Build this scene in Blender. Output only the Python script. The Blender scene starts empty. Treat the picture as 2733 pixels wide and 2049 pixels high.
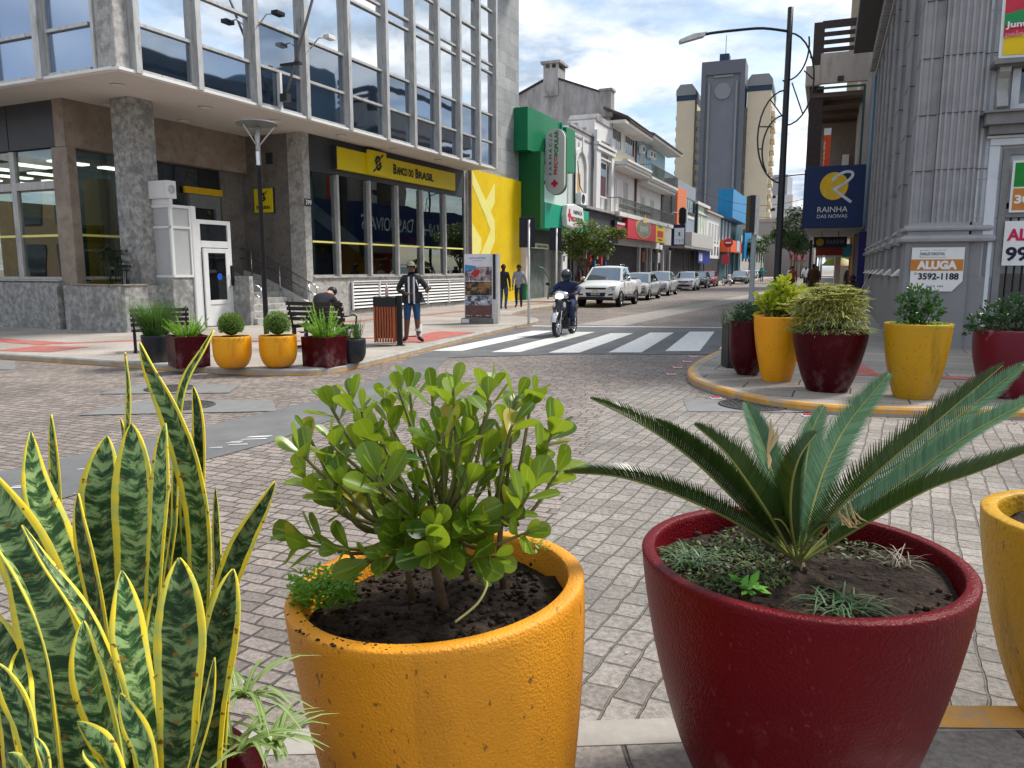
import bpy, math, random
from mathutils import Vector as V, Matrix, noise as mnoise
R = math.radians
random.seed(7)
scn = bpy.context.scene
C = scn.collection
# ---------------------------------------------------------------- camera
cam = bpy.data.objects.new("camera", bpy.data.cameras.new("camera"))
C.objects.link(cam); scn.camera = cam
cam.location = (0, 0, 1.65)
cam.rotation_euler = (R(90 - 8.49), 0, 0)
cam.data.sensor_width = 36; cam.data.lens = 27.04
cam.data.clip_start = .05; cam.data.clip_end = 2000
# ---------------------------------------------------------------- light
SUN_EL, SUN_AZ = 52, 62          # azimuth measured from +Y (view direction) towards +X (right)
scn.view_settings.view_transform = 'Standard'
scn.view_settings.look = 'None'
scn.view_settings.exposure = 0.76
scn.view_settings.gamma = 1
sd = bpy.data.lights.new("sun", 'SUN'); sd.energy = 2.9; sd.angle = R(12); sd.color = (1, .95, .87)
so = bpy.data.objects.new("sun", sd); C.objects.link(so)
so.rotation_euler = (R(90 - SUN_EL), 0, R(180 - SUN_AZ))
so.location = (20, 10, 40)
w = bpy.data.worlds.new("World"); scn.world = w; w.use_nodes = True
nt = w.node_tree; nt.nodes.clear()
def N(tree, t, **k):
    n = tree.nodes.new(t)
    for a, b in k.items(): setattr(n, a, b)
    return n
out = N(nt, 'ShaderNodeOutputWorld'); bg = N(nt, 'ShaderNodeBackground'); bg.inputs[1].default_value = .1
sky = N(nt, 'ShaderNodeTexSky', sky_type='NISHITA'); sky.sun_disc = False
sky.sun_elevation = R(SUN_EL); sky.sun_rotation = R(SUN_AZ); sky.dust_density = 1.2; sky.air_density = 1.1
tc = N(nt, 'ShaderNodeTexCoord'); sep = N(nt, 'ShaderNodeSeparateXYZ')
nt.links.new(tc.outputs['Generated'], sep.inputs[0])
mx = N(nt, 'ShaderNodeMath', operation='MAXIMUM'); nt.links.new(sep.outputs[2], mx.inputs[0]); mx.inputs[1].default_value = 0
ad = N(nt, 'ShaderNodeMath', operation='ADD'); nt.links.new(mx.outputs[0], ad.inputs[0]); ad.inputs[1].default_value = .16
dx = N(nt, 'ShaderNodeMath', operation='DIVIDE'); nt.links.new(sep.outputs[0], dx.inputs[0]); nt.links.new(ad.outputs[0], dx.inputs[1])
dy = N(nt, 'ShaderNodeMath', operation='DIVIDE'); nt.links.new(sep.outputs[1], dy.inputs[0]); nt.links.new(ad.outputs[0], dy.inputs[1])
cmb = N(nt, 'ShaderNodeCombineXYZ'); nt.links.new(dx.outputs[0], cmb.inputs[0]); nt.links.new(dy.outputs[0], cmb.inputs[1])
n1 = N(nt, 'ShaderNodeTexNoise'); n1.inputs['Scale'].default_value = 1.15; n1.inputs['Detail'].default_value = 9
n1.inputs['Roughness'].default_value = .58; n1.inputs['Distortion'].default_value = .25
nt.links.new(cmb.outputs[0], n1.inputs[0])
r1 = N(nt, 'ShaderNodeValToRGB'); r1.color_ramp.elements[0].position = .34; r1.color_ramp.elements[1].position = .54
nt.links.new(n1.outputs[0], r1.inputs[0])
n2 = N(nt, 'ShaderNodeTexNoise'); n2.inputs['Scale'].default_value = 2.3; n2.inputs['Detail'].default_value = 8
n2.inputs['Roughness'].default_value = .6
nt.links.new(cmb.outputs[0], n2.inputs[0])
r2 = N(nt, 'ShaderNodeValToRGB')
r2.color_ramp.elements[0].position = .40; r2.color_ramp.elements[0].color = (3.1, 3.8, 4.7, 1)
r2.color_ramp.elements[1].position = .62; r2.color_ramp.elements[1].color = (8.6, 8.6, 8.6, 1)
nt.links.new(n2.outputs[0], r2.inputs[0])
cb = N(nt, 'ShaderNodeMix', data_type='RGBA')
skm = N(nt, 'ShaderNodeMix', data_type='RGBA', blend_type='MULTIPLY'); skm.inputs[0].default_value = 1
nt.links.new(sky.outputs[0], skm.inputs[6]); skm.inputs[7].default_value = (1.05, 1.08, 1.12, 1)
nt.links.new(r1.outputs[0], cb.inputs[0]); nt.links.new(skm.outputs[2], cb.inputs[6]); nt.links.new(r2.outputs[0], cb.inputs[7])
nt.links.new(cb.outputs[2], bg.inputs[0]); nt.links.new(bg.outputs[0], out.inputs[0])
try:
    scn.cycles.max_bounces = 6; scn.cycles.diffuse_bounces = 3; scn.cycles.glossy_bounces = 3
    scn.cycles.transparent_max_bounces = 12; scn.cycles.transmission_bounces = 3
    scn.cycles.sample_clamp_indirect = 4; scn.cycles.use_denoising = True
    scn.cycles.caustics_reflective = False; scn.cycles.caustics_refractive = False
except Exception: pass
# ---------------------------------------------------------------- materials
MATS = {}
def lin(c):
    return tuple((x / 255 / 12.92) if x <= 10 else ((x / 255 + .055) / 1.055) ** 2.4 for x in c)
def pm(name, col, rough=.6, var=.12, scale=4., bump=0., bscale=30., metal=0., spec=.3, col2=None, patch=None,
       pscale=1.2, pw=(.5, .62), stretch=None, coat=0., trans=0., emit=0.):
    """procedural principled material; var = tonal variation, patch = second colour in large patches"""
    if name in MATS: return MATS[name]
    m = bpy.data.materials.new(name); m.use_nodes = True; t = m.node_tree; L = t.links
    b = t.nodes['Principled BSDF']
    co = N(t, 'ShaderNodeTexCoord'); src = co.outputs['Object']
    if stretch:
        mp = N(t, 'ShaderNodeMapping'); mp.inputs['Scale'].default_value = stretch; L.new(src, mp.inputs[0]); src = mp.outputs[0]
    nz = N(t, 'ShaderNodeTexNoise'); nz.inputs['Scale'].default_value = scale; nz.inputs['Detail'].default_value = 6
    nz.inputs['Roughness'].default_value = .62; L.new(src, nz.inputs[0])
    a = tuple(max(0, c * (1 - var)) for c in col); c2 = col2 or tuple(min(1, c * (1 + var)) for c in col)
    rp = N(t, 'ShaderNodeValToRGB'); rp.color_ramp.elements[0].position = .3; rp.color_ramp.elements[1].position = .7
    rp.color_ramp.elements[0].color = (*a, 1); rp.color_ramp.elements[1].color = (*c2, 1); L.new(nz.outputs[0], rp.inputs[0])
    colo = rp.outputs[0]
    if patch:
        n2 = N(t, 'ShaderNodeTexNoise'); n2.inputs['Scale'].default_value = pscale; n2.inputs['Detail'].default_value = 7
        n2.inputs['Roughness'].default_value = .65; L.new(src, n2.inputs[0])
        r2 = N(t, 'ShaderNodeValToRGB'); r2.color_ramp.elements[0].position = pw[0]; r2.color_ramp.elements[1].position = pw[1]
        L.new(n2.outputs[0], r2.inputs[0]); mi = N(t, 'ShaderNodeMix', data_type='RGBA')
        L.new(r2.outputs[0], mi.inputs[0]); L.new(colo, mi.inputs[6]); mi.inputs[7].default_value = (*patch, 1); colo = mi.outputs[2]
    L.new(colo, b.inputs['Base Color'])
    b.inputs['Roughness'].default_value = rough; b.inputs['Metallic'].default_value = metal
    b.inputs['Specular IOR Level'].default_value = spec; b.inputs['Coat Weight'].default_value = coat
    if trans: b.inputs['Transmission Weight'].default_value = trans
    if emit:
        L.new(colo, b.inputs['Emission Color']); b.inputs['Emission Strength'].default_value = emit
    if bump:
        nb = N(t, 'ShaderNodeTexNoise'); nb.inputs['Scale'].default_value = bscale; nb.inputs['Detail'].default_value = 5
        L.new(src, nb.inputs[0]); bp = N(t, 'ShaderNodeBump'); bp.inputs['Strength'].default_value = min(1, bump)
        bp.inputs['Distance'].default_value = .02; L.new(nb.outputs[0], bp.inputs['Height']); L.new(bp.outputs[0], b.inputs['Normal'])
    MATS[name] = m
    return m
def glassmat(name, tint, refl, rcol, base=None, rough=.01):
    """pane: base=None -> see-through tinted glass with reflection, else opaque dark body with mirror coat"""
    m = bpy.data.materials.new(name); m.use_nodes = True; t = m.node_tree; L = t.links; t.nodes.clear()
    o = N(t, 'ShaderNodeOutputMaterial'); mix = N(t, 'ShaderNodeMixShader')
    if base is None:
        a = N(t, 'ShaderNodeBsdfTransparent'); a.inputs[0].default_value = (*tint, 1)
    else:
        a = N(t, 'ShaderNodeBsdfDiffuse'); a.inputs[0].default_value = (*base, 1)
    g = N(t, 'ShaderNodeBsdfGlossy'); g.inputs[0].default_value = (*rcol, 1); g.inputs[1].default_value = rough
    co = N(t, 'ShaderNodeTexCoord'); nz = N(t, 'ShaderNodeTexNoise'); nz.inputs['Scale'].default_value = .9; nz.inputs['Detail'].default_value = 1
    L.new(co.outputs['Object'], nz.inputs[0]); bp = N(t, 'ShaderNodeBump'); bp.inputs['Strength'].default_value = .12
    bp.inputs['Distance'].default_value = .03; L.new(nz.outputs[0], bp.inputs['Height']); L.new(bp.outputs[0], g.inputs['Normal'])
    lw = N(t, 'ShaderNodeLayerWeight'); lw.inputs[0].default_value = .35
    mr = N(t, 'ShaderNodeMapRange'); mr.inputs['To Min'].default_value = refl; mr.inputs['To Max'].default_value = 1
    L.new(lw.outputs['Fresnel'], mr.inputs[0]); L.new(mr.outputs[0], mix.inputs[0])
    L.new(a.outputs[0], mix.inputs[1]); L.new(g.outputs[0], mix.inputs[2]); L.new(mix.outputs[0], o.inputs[0])
    MATS[name] = m
    return m
# ---------------------------------------------------------------- mesh builder
class MB:
    def __init__(s): s.v = []; s.f = []; s.mi = []; s.sm = []; s.uv = {}
    def add(s, vs, fs, mi=0, smooth=False, uvs=None):
        o = len(s.v); s.v += [tuple(p) for p in vs]
        for k, f in enumerate(fs):
            if uvs: s.uv[len(s.f)] = [uvs[i] for i in f]
            s.f.append(tuple(i + o for i in f)); s.mi.append(mi); s.sm.append(smooth)
        return s
    def box(s, x0, x1, y0, y1, z0, z1, mi=0, M=None):
        vs = [V((x, y, z)) for z in (z0, z1) for y in (y0, y1) for x in (x0, x1)]
        if M: vs = [M @ p for p in vs]
        return s.add(vs, [(0, 2, 3, 1), (4, 5, 7, 6), (0, 1, 5, 4), (2, 6, 7, 3), (0, 4, 6, 2), (1, 3, 7, 5)], mi)
    def prism(s, poly, a, b, ax='z', mi=0, M=None, smooth=False):
        """poly 2d extruded a..b along axis: z:(x,y)  y:(x,z)  x:(y,z)"""
        def p3(p, h): return {'z': (p[0], p[1], h), 'y': (p[0], h, p[1]), 'x': (h, p[0], p[1])}[ax]
        n = len(poly); vs = [V(p3(p, a)) for p in poly] + [V(p3(p, b)) for p in poly]
        if M: vs = [M @ p for p in vs]
        fs = [tuple(range(n))[::-1], tuple(range(n, 2 * n))]
        s.add(vs, fs, mi)
        o = len(s.v) - 2 * n
        for i in range(n):
            j = (i + 1) % n
            s.f.append((o + i, o + j, o + n + j, o + n + i)); s.mi.append(mi); s.sm.append(smooth)
        return s
    def ring(s, rings, mi=0, smooth=True, cap=True, closed=True):
        """loft list of equal-length rings of points"""
        n = len(rings[0]); vs = [p for r in rings for p in r]; fs = []
        for k in range(len(rings) - 1):
            for i in range(n if closed else n - 1):
                j = (i + 1) % n; fs.append((k * n + i, k * n + j, (k + 1) * n + j, (k + 1) * n + i))
        s.add(vs, fs, mi, smooth)
        if cap:
            o = len(s.v) - len(vs)
            s.f.append(tuple(o + i for i in range(n))[::-1]); s.mi.append(mi); s.sm.append(False)
            s.f.append(tuple(o + (len(rings) - 1) * n + i for i in range(n))); s.mi.append(mi); s.sm.append(False)
        return s
    def tube(s, pts, r, n=8, mi=0, cap=True):
        pts = [V(p) for p in pts]; rs = r if isinstance(r, (list, tuple)) else [r] * len(pts)
        rings = []; up = None
        for i, p in enumerate(pts):
            d = (pts[min(i + 1, len(pts) - 1)] - pts[max(i - 1, 0)]).normalized()
            if up is None:
                up = V((0, 0, 1)) if abs(d.z) < .9 else V((1, 0, 0))
            a = d.cross(up)
            if a.length < 1e-5: a = d.cross(V((0, 1, 0)))
            a.normalize(); b = d.cross(a).normalized(); up = -b if b.dot(up) < 0 else b
            b = up; a = d.cross(b).normalized()
            rings.append([p + (a * math.cos(2 * math.pi * k / n) + b * math.sin(2 * math.pi * k / n)) * rs[i] for k in range(n)])
        return s.ring(rings, mi, True, cap)
    def lathe(s, prof, c=(0, 0, 0), n=32, mi=0, cap=False, sx=1, sy=1):
        rings = [[(c[0] + r * sx * math.cos(2 * math.pi * k / n), c[1] + r * sy * math.sin(2 * math.pi * k / n), c[2] + z) for k in range(n)] for r, z in prof]
        return s.ring(rings, mi, True, cap)
    def ball(s, c, r, n=10, mi=0, sz=(1, 1, 1)):
        rings = []
        for i in range(n // 2 + 1):
            a = -math.pi / 2 + math.pi * i / (n // 2); rr = max(1e-4, math.cos(a)) * r
            rings.append([(c[0] + rr * sz[0] * math.cos(2 * math.pi * k / n), c[1] + rr * sz[1] * math.sin(2 * math.pi * k / n), c[2] + r * sz[2] * math.sin(a)) for k in range(n)])
        return s.ring(rings, mi, True, True)
    def build(s, name, mats, parent=None, loc=None, rz=0, bevel=0., seg=2):
        me = bpy.data.meshes.new(name); me.from_pydata(s.v, [], s.f)
        if not isinstance(mats, (list, tuple)): mats = [mats]
        for m in mats: me.materials.append(m)
        me.polygons.foreach_set('material_index', s.mi); me.polygons.foreach_set('use_smooth', s.sm)
        if s.uv:
            ul = me.uv_layers.new(name='UVMap').data
            for k, p in enumerate(me.polygons):
                if k in s.uv:
                    for li, u in zip(p.loop_indices, s.uv[k]): ul[li].uv = u
        me.update()
        o = bpy.data.objects.new(name, me); C.objects.link(o)
        if parent: o.parent = parent
        if loc: o.location = loc
        o.rotation_euler.z = rz
        if bevel:
            bm = o.modifiers.new('bevel', 'BEVEL'); bm.width = bevel; bm.segments = seg; bm.limit_method = 'ANGLE'
        return o
def tag(o, label=None, cat=None, group=None, kind=None):
    if label: o['label'] = label
    if cat: o['category'] = cat
    if group: o['group'] = group
    if kind: o['kind'] = kind
    return o
def thing(name, label, cat, loc=(0, 0, 0), rz=0., group=None):
    o = bpy.data.objects.new(name, None); o.empty_display_size = .3; C.objects.link(o)
    o.location = loc; o.rotation_euler.z = rz
    return tag(o, label, cat, group)
def struct(name, mb, mats, **k): return tag(mb.build(name, mats, **k), kind='structure')
def dup(root, loc, rz=0., label=None, cat=None, group=None, scale=None):
    def cp(o, par):
        c = o.copy(); C.objects.link(c)
        if par: c.parent = par
        for ch in list(o.children): cp(ch, c)
        return c
    r = cp(root, None); r.location = loc; r.rotation_euler.z = rz
    if scale: r.scale = (scale,) * 3
    return tag(r, label, cat, group)
def text(s, fit, org, right, up, mat, name='lettering', parent=None, depth=.006, bold=0., shear=0., font_spacing=1.):
    """letters as a mesh fitted to fit=(width,height) with lower-left at org, running along `right`, up along `up`"""
    cu = bpy.data.curves.new('t', 'FONT'); cu.body = s; cu.offset = bold; cu.extrude = .001; cu.shear = shear
    cu.space_character = font_spacing; cu.resolution_u = 3
    to = bpy.data.objects.new('t', cu); C.objects.link(to); bpy.context.view_layer.update()
    dg = bpy.context.evaluated_depsgraph_get(); me = bpy.data.meshes.new_from_object(to.evaluated_get(dg))
    xs = [v.co.x for v in me.vertices]; ys = [v.co.y for v in me.vertices]
    x0, x1, y0, y1 = min(xs), max(xs), min(ys), max(ys)
    right = V(right).normalized(); up = V(up).normalized(); nn = right.cross(up).normalized(); org = V(org)
    for v in me.vertices:
        a = (v.co.x - x0) / (x1 - x0) * fit[0]; b = (v.co.y - y0) / (y1 - y0) * fit[1]
        v.co = org + right * a + up * b + nn * (depth if v.co.z > 0 else -.001)
    me.materials.clear(); me.materials.append(mat)
    o = bpy.data.objects.new(name, me); C.objects.link(o)
    if parent: o.parent = parent
    bpy.data.objects.remove(to); bpy.data.curves.remove(cu)
    return o
def marks(n, fit, org, right, up, mat, par, depth=.006):
    """row of small unreadable glyph-like strokes for lettering too blurred to read"""
    r = random.Random(n * 7 + int(fit[0] * 100)); right = V(right).normalized(); up = V(up).normalized(); nn = right.cross(up) * depth; org = V(org); mb = MB(); w_ = fit[0] / n
    for k in range(n):
        if r.random() < .12: continue
        x = k * w_; h = fit[1] * r.choice((1, .75, .75)); pts = [(x, 0, x + w_ * .22, h)] + [(x, z * h, x + w_ * .75, z * h + fit[1] * .18) for z in r.sample((0, .4, .82), 2)] + ([(x + w_ * .55, 0, x + w_ * .75, h)] if r.random() < .5 else [])
        for a, b, c, d in pts: mb.add([org + right * a + up * b + nn, org + right * c + up * b + nn, org + right * c + up * d + nn, org + right * a + up * d + nn], [(0, 1, 2, 3)])
    o = mb.build('lettering', mat, par); return o
def frame(az): return R(90 - az)
def W(O, az, x, y, z=0):
    a = R(az); return V((O[0] + x * math.sin(a) - y * math.cos(a), O[1] + x * math.cos(a) + y * math.sin(a), z))
# ---------------------------------------------------------------- shared materials
M = {}
M['black'] = pm('black_paint', (.012, .013, .016), .38, .2)
M['darkmetal'] = pm('dark_metal', (.03, .033, .036), .45, .2)
M['rubber'] = pm('rubber', (.015, .015, .016), .8)
M['chrome'] = pm('chrome', (.55, .56, .58), .22, .1, metal=1)
M['alu'] = pm('weathered_aluminium', (.50, .50, .49), .45, .18, scale=9, metal=.35, patch=(.26, .24, .22), pscale=5, pw=(.56, .72), stretch=(1, 1, .25))
M['aludark'] = pm('dark_aluminium', (.16, .16, .16), .5, .2, scale=6)  # aluminium in a darker grey, for the inner core and flagpole
M['white'] = pm('white_paint', (.74, .74, .73), .5, .05)
M['offwhite'] = pm('offwhite_plaster', (.62, .61, .58), .8, .1, scale=2, bump=.15, patch=(.42, .41, .38), pscale=.7, pw=(.52, .8))
M['soffit'] = pm('soffit_paint', (.60, .565, .53), .85, .06, scale=1.2)
M['granite'] = pm('grey_granite', (.24, .24, .23), .5, .45, scale=7, col2=(.48, .48, .46), patch=(.18, .18, .175), pscale=2.6, pw=(.48, .66), bump=.1)
M['granite_light'] = pm('light_granite', (.40, .39, .37), .55, .3, scale=9, patch=(.24, .235, .22), pscale=3.1, bump=.1)
M['granite_brown'] = pm('brown_granite', (.28, .23, .18), .45, .3, scale=4, patch=(.23, .175, .145), pscale=2, col2=(.38, .32, .25), bump=.08)
M['granite_dark'] = pm('shaded_brown_granite', (.17, .155, .14), .55, .25, scale=12, patch=(.13, .115, .10), pscale=2, bump=.08)  # darker copy of the brown granite, porch shade put into its colour
M['slate'] = pm('slate_cladding', (.05, .054, .062), .4, .1, scale=2)
M['byellow'] = pm('bank_yellow', (.72, .58, .01), .42, .05, scale=2)
M['byellow2'] = pm('bank_yellow_wall', (.80, .56, .005), .5, .06, scale=1.3, patch=(.76, .50, .005), pscale=2)
M['paleyellow'] = pm('pale_yellow', (.86, .80, .25), .5, .04)
M['ink'] = pm('black_ink', (.012, .01, .02), .5, .1)
M['red'] = pm('red_paint', (.55, .03, .04), .5, .1)
M['green'] = pm('green_panel', (.005, .18, .075), .4, .08, scale=2)
M['teal'] = pm('teal_panel', (.005, .34, .21), .4, .06)
M['wood'] = pm('varnished_slats', (.30, .075, .028), .45, .35, scale=6, stretch=(6, 6, .7))
M['soil'] = pm('dark_soil', (.020, .012, .008), .95, .6, scale=30, bump=1, bscale=60, col2=(.05, .032, .022))
M['skin_dark'] = pm('dark_skin', (.16, .075, .045), .55, .12)
M['skin_light'] = pm('light_skin', (.50, .27, .19), .55, .1)
M['denim'] = pm('blue_denim', (.03, .075, .17), .85, .3, scale=14)
M['cloth_black'] = pm('black_cloth', (.025, .025, .030), .85, .3)
M['cloth_navy'] = pm('navy_cloth', (.018, .03, .08), .8, .3)
M['cloth_grey'] = pm('grey_cloth', (.30, .32, .38), .85, .15)
M['cloth_white'] = pm('white_cloth', (.7, .7, .72), .85, .05)
M['cloth_brown'] = pm('brown_cloth', (.07, .035, .015), .85, .2)
M['hair'] = pm('dark_hair', (.012, .009, .008), .7, .2)
M['gl_up'] = glassmat('mirror_window', None, .80, (.86, .90, .93), base=(.01, .02, .035))
M['gl_sp'] = glassmat('spandrel_window', None, .42, (.56, .64, .74), base=(.012, .025, .045), rough=.03)
M['gl_left'] = glassmat('hazy_blue_window', None, .55, (.50, .60, .78), base=(.07, .12, .20), rough=.12)
M['gl_low'] = glassmat('shop_window', (.42, .52, .50), .16, (.8, .9, .9))
M['gl_dark'] = glassmat('dark_window', None, .12, (.6, .65, .7), base=(.012, .014, .016))
M['gl_car'] = glassmat('car_window', None, .30, (.75, .85, .9), base=(.02, .03, .035))
M['light'] = pm('lit_panel', (1, .97, .85), .5, 0, emit=2.2)
# ================================================================ GROUND
def cobble_mat(name, rot, bw, bh, c1, c2, mortar, warp=.06, msize=.012):
    m = bpy.data.materials.new(name); m.use_nodes = True; t = m.node_tree; L = t.links; b = t.nodes['Principled BSDF']
    co = N(t, 'ShaderNodeTexCoord'); mp = N(t, 'ShaderNodeMapping'); mp.inputs['Rotation'].default_value = (0, 0, R(rot))
    L.new(co.outputs['Object'], mp.inputs[0])
    nz = N(t, 'ShaderNodeTexNoise'); nz.inputs['Scale'].default_value = 1.3; nz.inputs['Detail'].default_value = 4; L.new(mp.outputs[0], nz.inputs[0])
    nzf = N(t, 'ShaderNodeTexNoise'); nzf.inputs['Scale'].default_value = 6; nzf.inputs['Detail'].default_value = 2; L.new(mp.outputs[0], nzf.inputs[0])
    s1 = N(t, 'ShaderNodeVectorMath', operation='SUBTRACT'); L.new(nz.outputs['Color'], s1.inputs[0]); s1.inputs[1].default_value = (.5, .5, .5)
    sc = N(t, 'ShaderNodeVectorMath', operation='SCALE'); sc.inputs['Scale'].default_value = warp * 4; L.new(s1.outputs[0], sc.inputs[0])
    s2 = N(t, 'ShaderNodeVectorMath', operation='SUBTRACT'); L.new(nzf.outputs['Color'], s2.inputs[0]); s2.inputs[1].default_value = (.5, .5, .5)
    sc2 = N(t, 'ShaderNodeVectorMath', operation='SCALE'); sc2.inputs['Scale'].default_value = .032; L.new(s2.outputs[0], sc2.inputs[0])
    a1 = N(t, 'ShaderNodeVectorMath', operation='ADD'); L.new(mp.outputs[0], a1.inputs[0]); L.new(sc.outputs[0], a1.inputs[1])
    a2 = N(t, 'ShaderNodeVectorMath', operation='ADD'); L.new(a1.outputs[0], a2.inputs[0]); L.new(sc2.outputs[0], a2.inputs[1])
    br = N(t, 'ShaderNodeTexBrick'); br.inputs['Scale'].default_value = 1; br.inputs['Brick Width'].default_value = bw; br.inputs['Row Height'].default_value = bh
    br.inputs['Mortar Size'].default_value = msize; br.inputs['Mortar Smooth'].default_value = .6; br.inputs['Bias'].default_value = -.15; br.offset = .5 if bw > .5 else .38; br.offset_frequency = 2 if bw > .5 else 3; br.squash = 1 if bw > .5 else .82; br.squash_frequency = 4
    br.inputs['Color1'].default_value = (*c1, 1); br.inputs['Color2'].default_value = (*c2, 1); br.inputs['Mortar'].default_value = (*mortar, 1)
    L.new(a2.outputs[0], br.inputs[0])
    # grain + large stains
    ng = N(t, 'ShaderNodeTexNoise'); ng.inputs['Scale'].default_value = 38; ng.inputs['Detail'].default_value = 6; ng.inputs['Roughness'].default_value = .7; L.new(co.outputs['Object'], ng.inputs[0])
    rg = N(t, 'ShaderNodeMapRange'); rg.inputs['From Min'].default_value = .3; rg.inputs['From Max'].default_value = .7; rg.inputs['To Min'].default_value = .55; rg.inputs['To Max'].default_value = 1.3; L.new(ng.outputs[0], rg.inputs[0])
    nl = N(t, 'ShaderNodeTexNoise'); nl.inputs['Scale'].default_value = .55; nl.inputs['Detail'].default_value = 5; L.new(co.outputs['Object'], nl.inputs[0])
    rl = N(t, 'ShaderNodeMapRange'); rl.inputs['From Min'].default_value = .3; rl.inputs['From Max'].default_value = .7; rl.inputs['To Min'].default_value = .74; rl.inputs['To Max'].default_value = 1.18; L.new(nl.outputs[0], rl.inputs[0])
    mu = N(t, 'ShaderNodeMath', operation='MULTIPLY'); L.new(rg.outputs[0], mu.inputs[0]); L.new(rl.outputs[0], mu.inputs[1])
    vm = N(t, 'ShaderNodeVectorMath', operation='SCALE'); L.new(br.outputs['Color'], vm.inputs[0]); L.new(mu.outputs[0], vm.inputs['Scale'])
    L.new(vm.outputs[0], b.inputs['Base Color']); b.inputs['Roughness'].default_value = .7; b.inputs['Specular IOR Level'].default_value = .35
    lum = N(t, 'ShaderNodeSeparateColor'); L.new(br.outputs['Color'], lum.inputs[0]); lm = N(t, 'ShaderNodeMath', operation='MULTIPLY_ADD'); L.new(lum.outputs[0], lm.inputs[0]); lm.inputs[1].default_value = 2.6 if bw < .5 else 0; lm.inputs[2].default_value = 1
    inv = N(t, 'ShaderNodeMath', operation='SUBTRACT'); L.new(lm.outputs[0], inv.inputs[0]); L.new(br.outputs['Fac'], inv.inputs[1])
    h2 = N(t, 'ShaderNodeMath', operation='MULTIPLY_ADD'); L.new(ng.outputs[0], h2.inputs[0]); h2.inputs[1].default_value = .35; L.new(inv.outputs[0], h2.inputs[2])
    h3 = N(t, 'ShaderNodeMath', operation='MULTIPLY_ADD'); L.new(nzf.outputs[0], h3.inputs[0]); h3.inputs[1].default_value = .9; L.new(h2.outputs[0], h3.inputs[2])
    bp = N(t, 'ShaderNodeBump'); bp.inputs['Strength'].default_value = 1 if bw < .5 else .6; bp.inputs['Distance'].default_value = .03 if bw < .5 else .012
    L.new(h3.outputs[0], bp.inputs['Height']); L.new(bp.outputs[0], b.inputs['Normal'])
    MATS[name] = m
    return m
m_cob = cobble_mat('cobblestones', 22, .18, .10, (.31, .265, .235), (.185, .158, .14), (.11, .09, .078), warp=.024, msize=.008)
m_cob2 = cobble_mat('square_setts', -63, .17, .13, (.30, .272, .245), (.195, .175, .158), (.17, .15, .12), warp=.018, msize=.007)
m_slab = cobble_mat('pavement_slabs', 24, 1.3, .7, (.42, .375, .33), (.34, .31, .28), (.20, .18, .16), warp=.004, msize=.008)
m_slab2 = cobble_mat('stone_slabs', 24, 1.3, .55, (.36, .325, .285), (.25, .235, .21), (.08, .07, .06), warp=.006, msize=.014)
m_slab3 = cobble_mat('near_paving', -2, .45, .3, (.30, .27, .24), (.23, .21, .19), (.12, .11, .10), warp=.01, msize=.01)
m_tact = pm('red_tactile_tiles', (.42, .12, .10), .75, .25, scale=6, bump=.6, bscale=25, patch=(.36, .17, .15), pscale=1.5)
m_asph = pm('asphalt', (.12, .125, .13), .75, .25, scale=1.5, bump=.5, bscale=90, patch=(.16, .16, .16), pscale=.6)
m_asph2 = pm('smooth_strip', (.135, .137, .14), .6, .15, scale=1.5, bump=.2, bscale=50, patch=(.17, .17, .17), pscale=.8)
m_dust = pm('dusty_concrete_strip', (.30, .28, .255), .8, .15, scale=2, bump=.2)
m_conc = pm('patch_concrete', (.19, .19, .188), .75, .12, scale=5, bump=.2)
m_wpaint = pm('road_white', (.66, .66, .64), .6, .12, scale=7, patch=(.42, .42, .41), pscale=5, pw=(.55, .75))
m_ypaint = pm('kerb_yellow', (.60, .31, .07), .7, .2, scale=4, patch=(.36, .30, .24), pscale=3.5, pw=(.47, .62))
m_kerb = pm('kerb_stone', (.34, .32, .29), .7, .2, scale=4, bump=.2)
m_iron = pm('cast_iron', (.075, .072, .066), .6, .3, scale=20, bump=1, bscale=60)
def sheet(name, poly, z, mat, **k):
    mb = MB(); mb.add([(x, y, z) for x, y in poly], [tuple(range(len(poly)))]); return struct(name, mb, mat, **k)
g = MB(); g.add([(-900, -300, 0), (900, -300, 0), (900, 1500, 0), (-900, 1500, 0)], [(0, 1, 2, 3)])
struct('ground', g, m_cob)
O_B = (-8.92, 18.68); AZ = 24.7
def B(x, y, z=0): return W(O_B, AZ, x, y, z)
O_L = (.33, 39.52); AL = 23
def LL(x, y, z=0): return W(O_L, AL, x, y, z)
def smooth(pts, n=5):
    out = []
    for i in range(len(pts) - 1):
        p0 = V(pts[max(i - 1, 0)]); p1 = V(pts[i]); p2 = V(pts[i + 1]); p3 = V(pts[min(i + 2, len(pts) - 1)])
        for k in range(n):
            t = k / n
            out.append(tuple(.5 * ((2 * p1) + (p2 - p0) * t + (2 * p0 - 5 * p1 + 4 * p2 - p3) * t * t + (3 * p1 - p0 - 3 * p2 + p3) * t ** 3)))
    out.append(tuple(pts[-1])); return out
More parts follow.
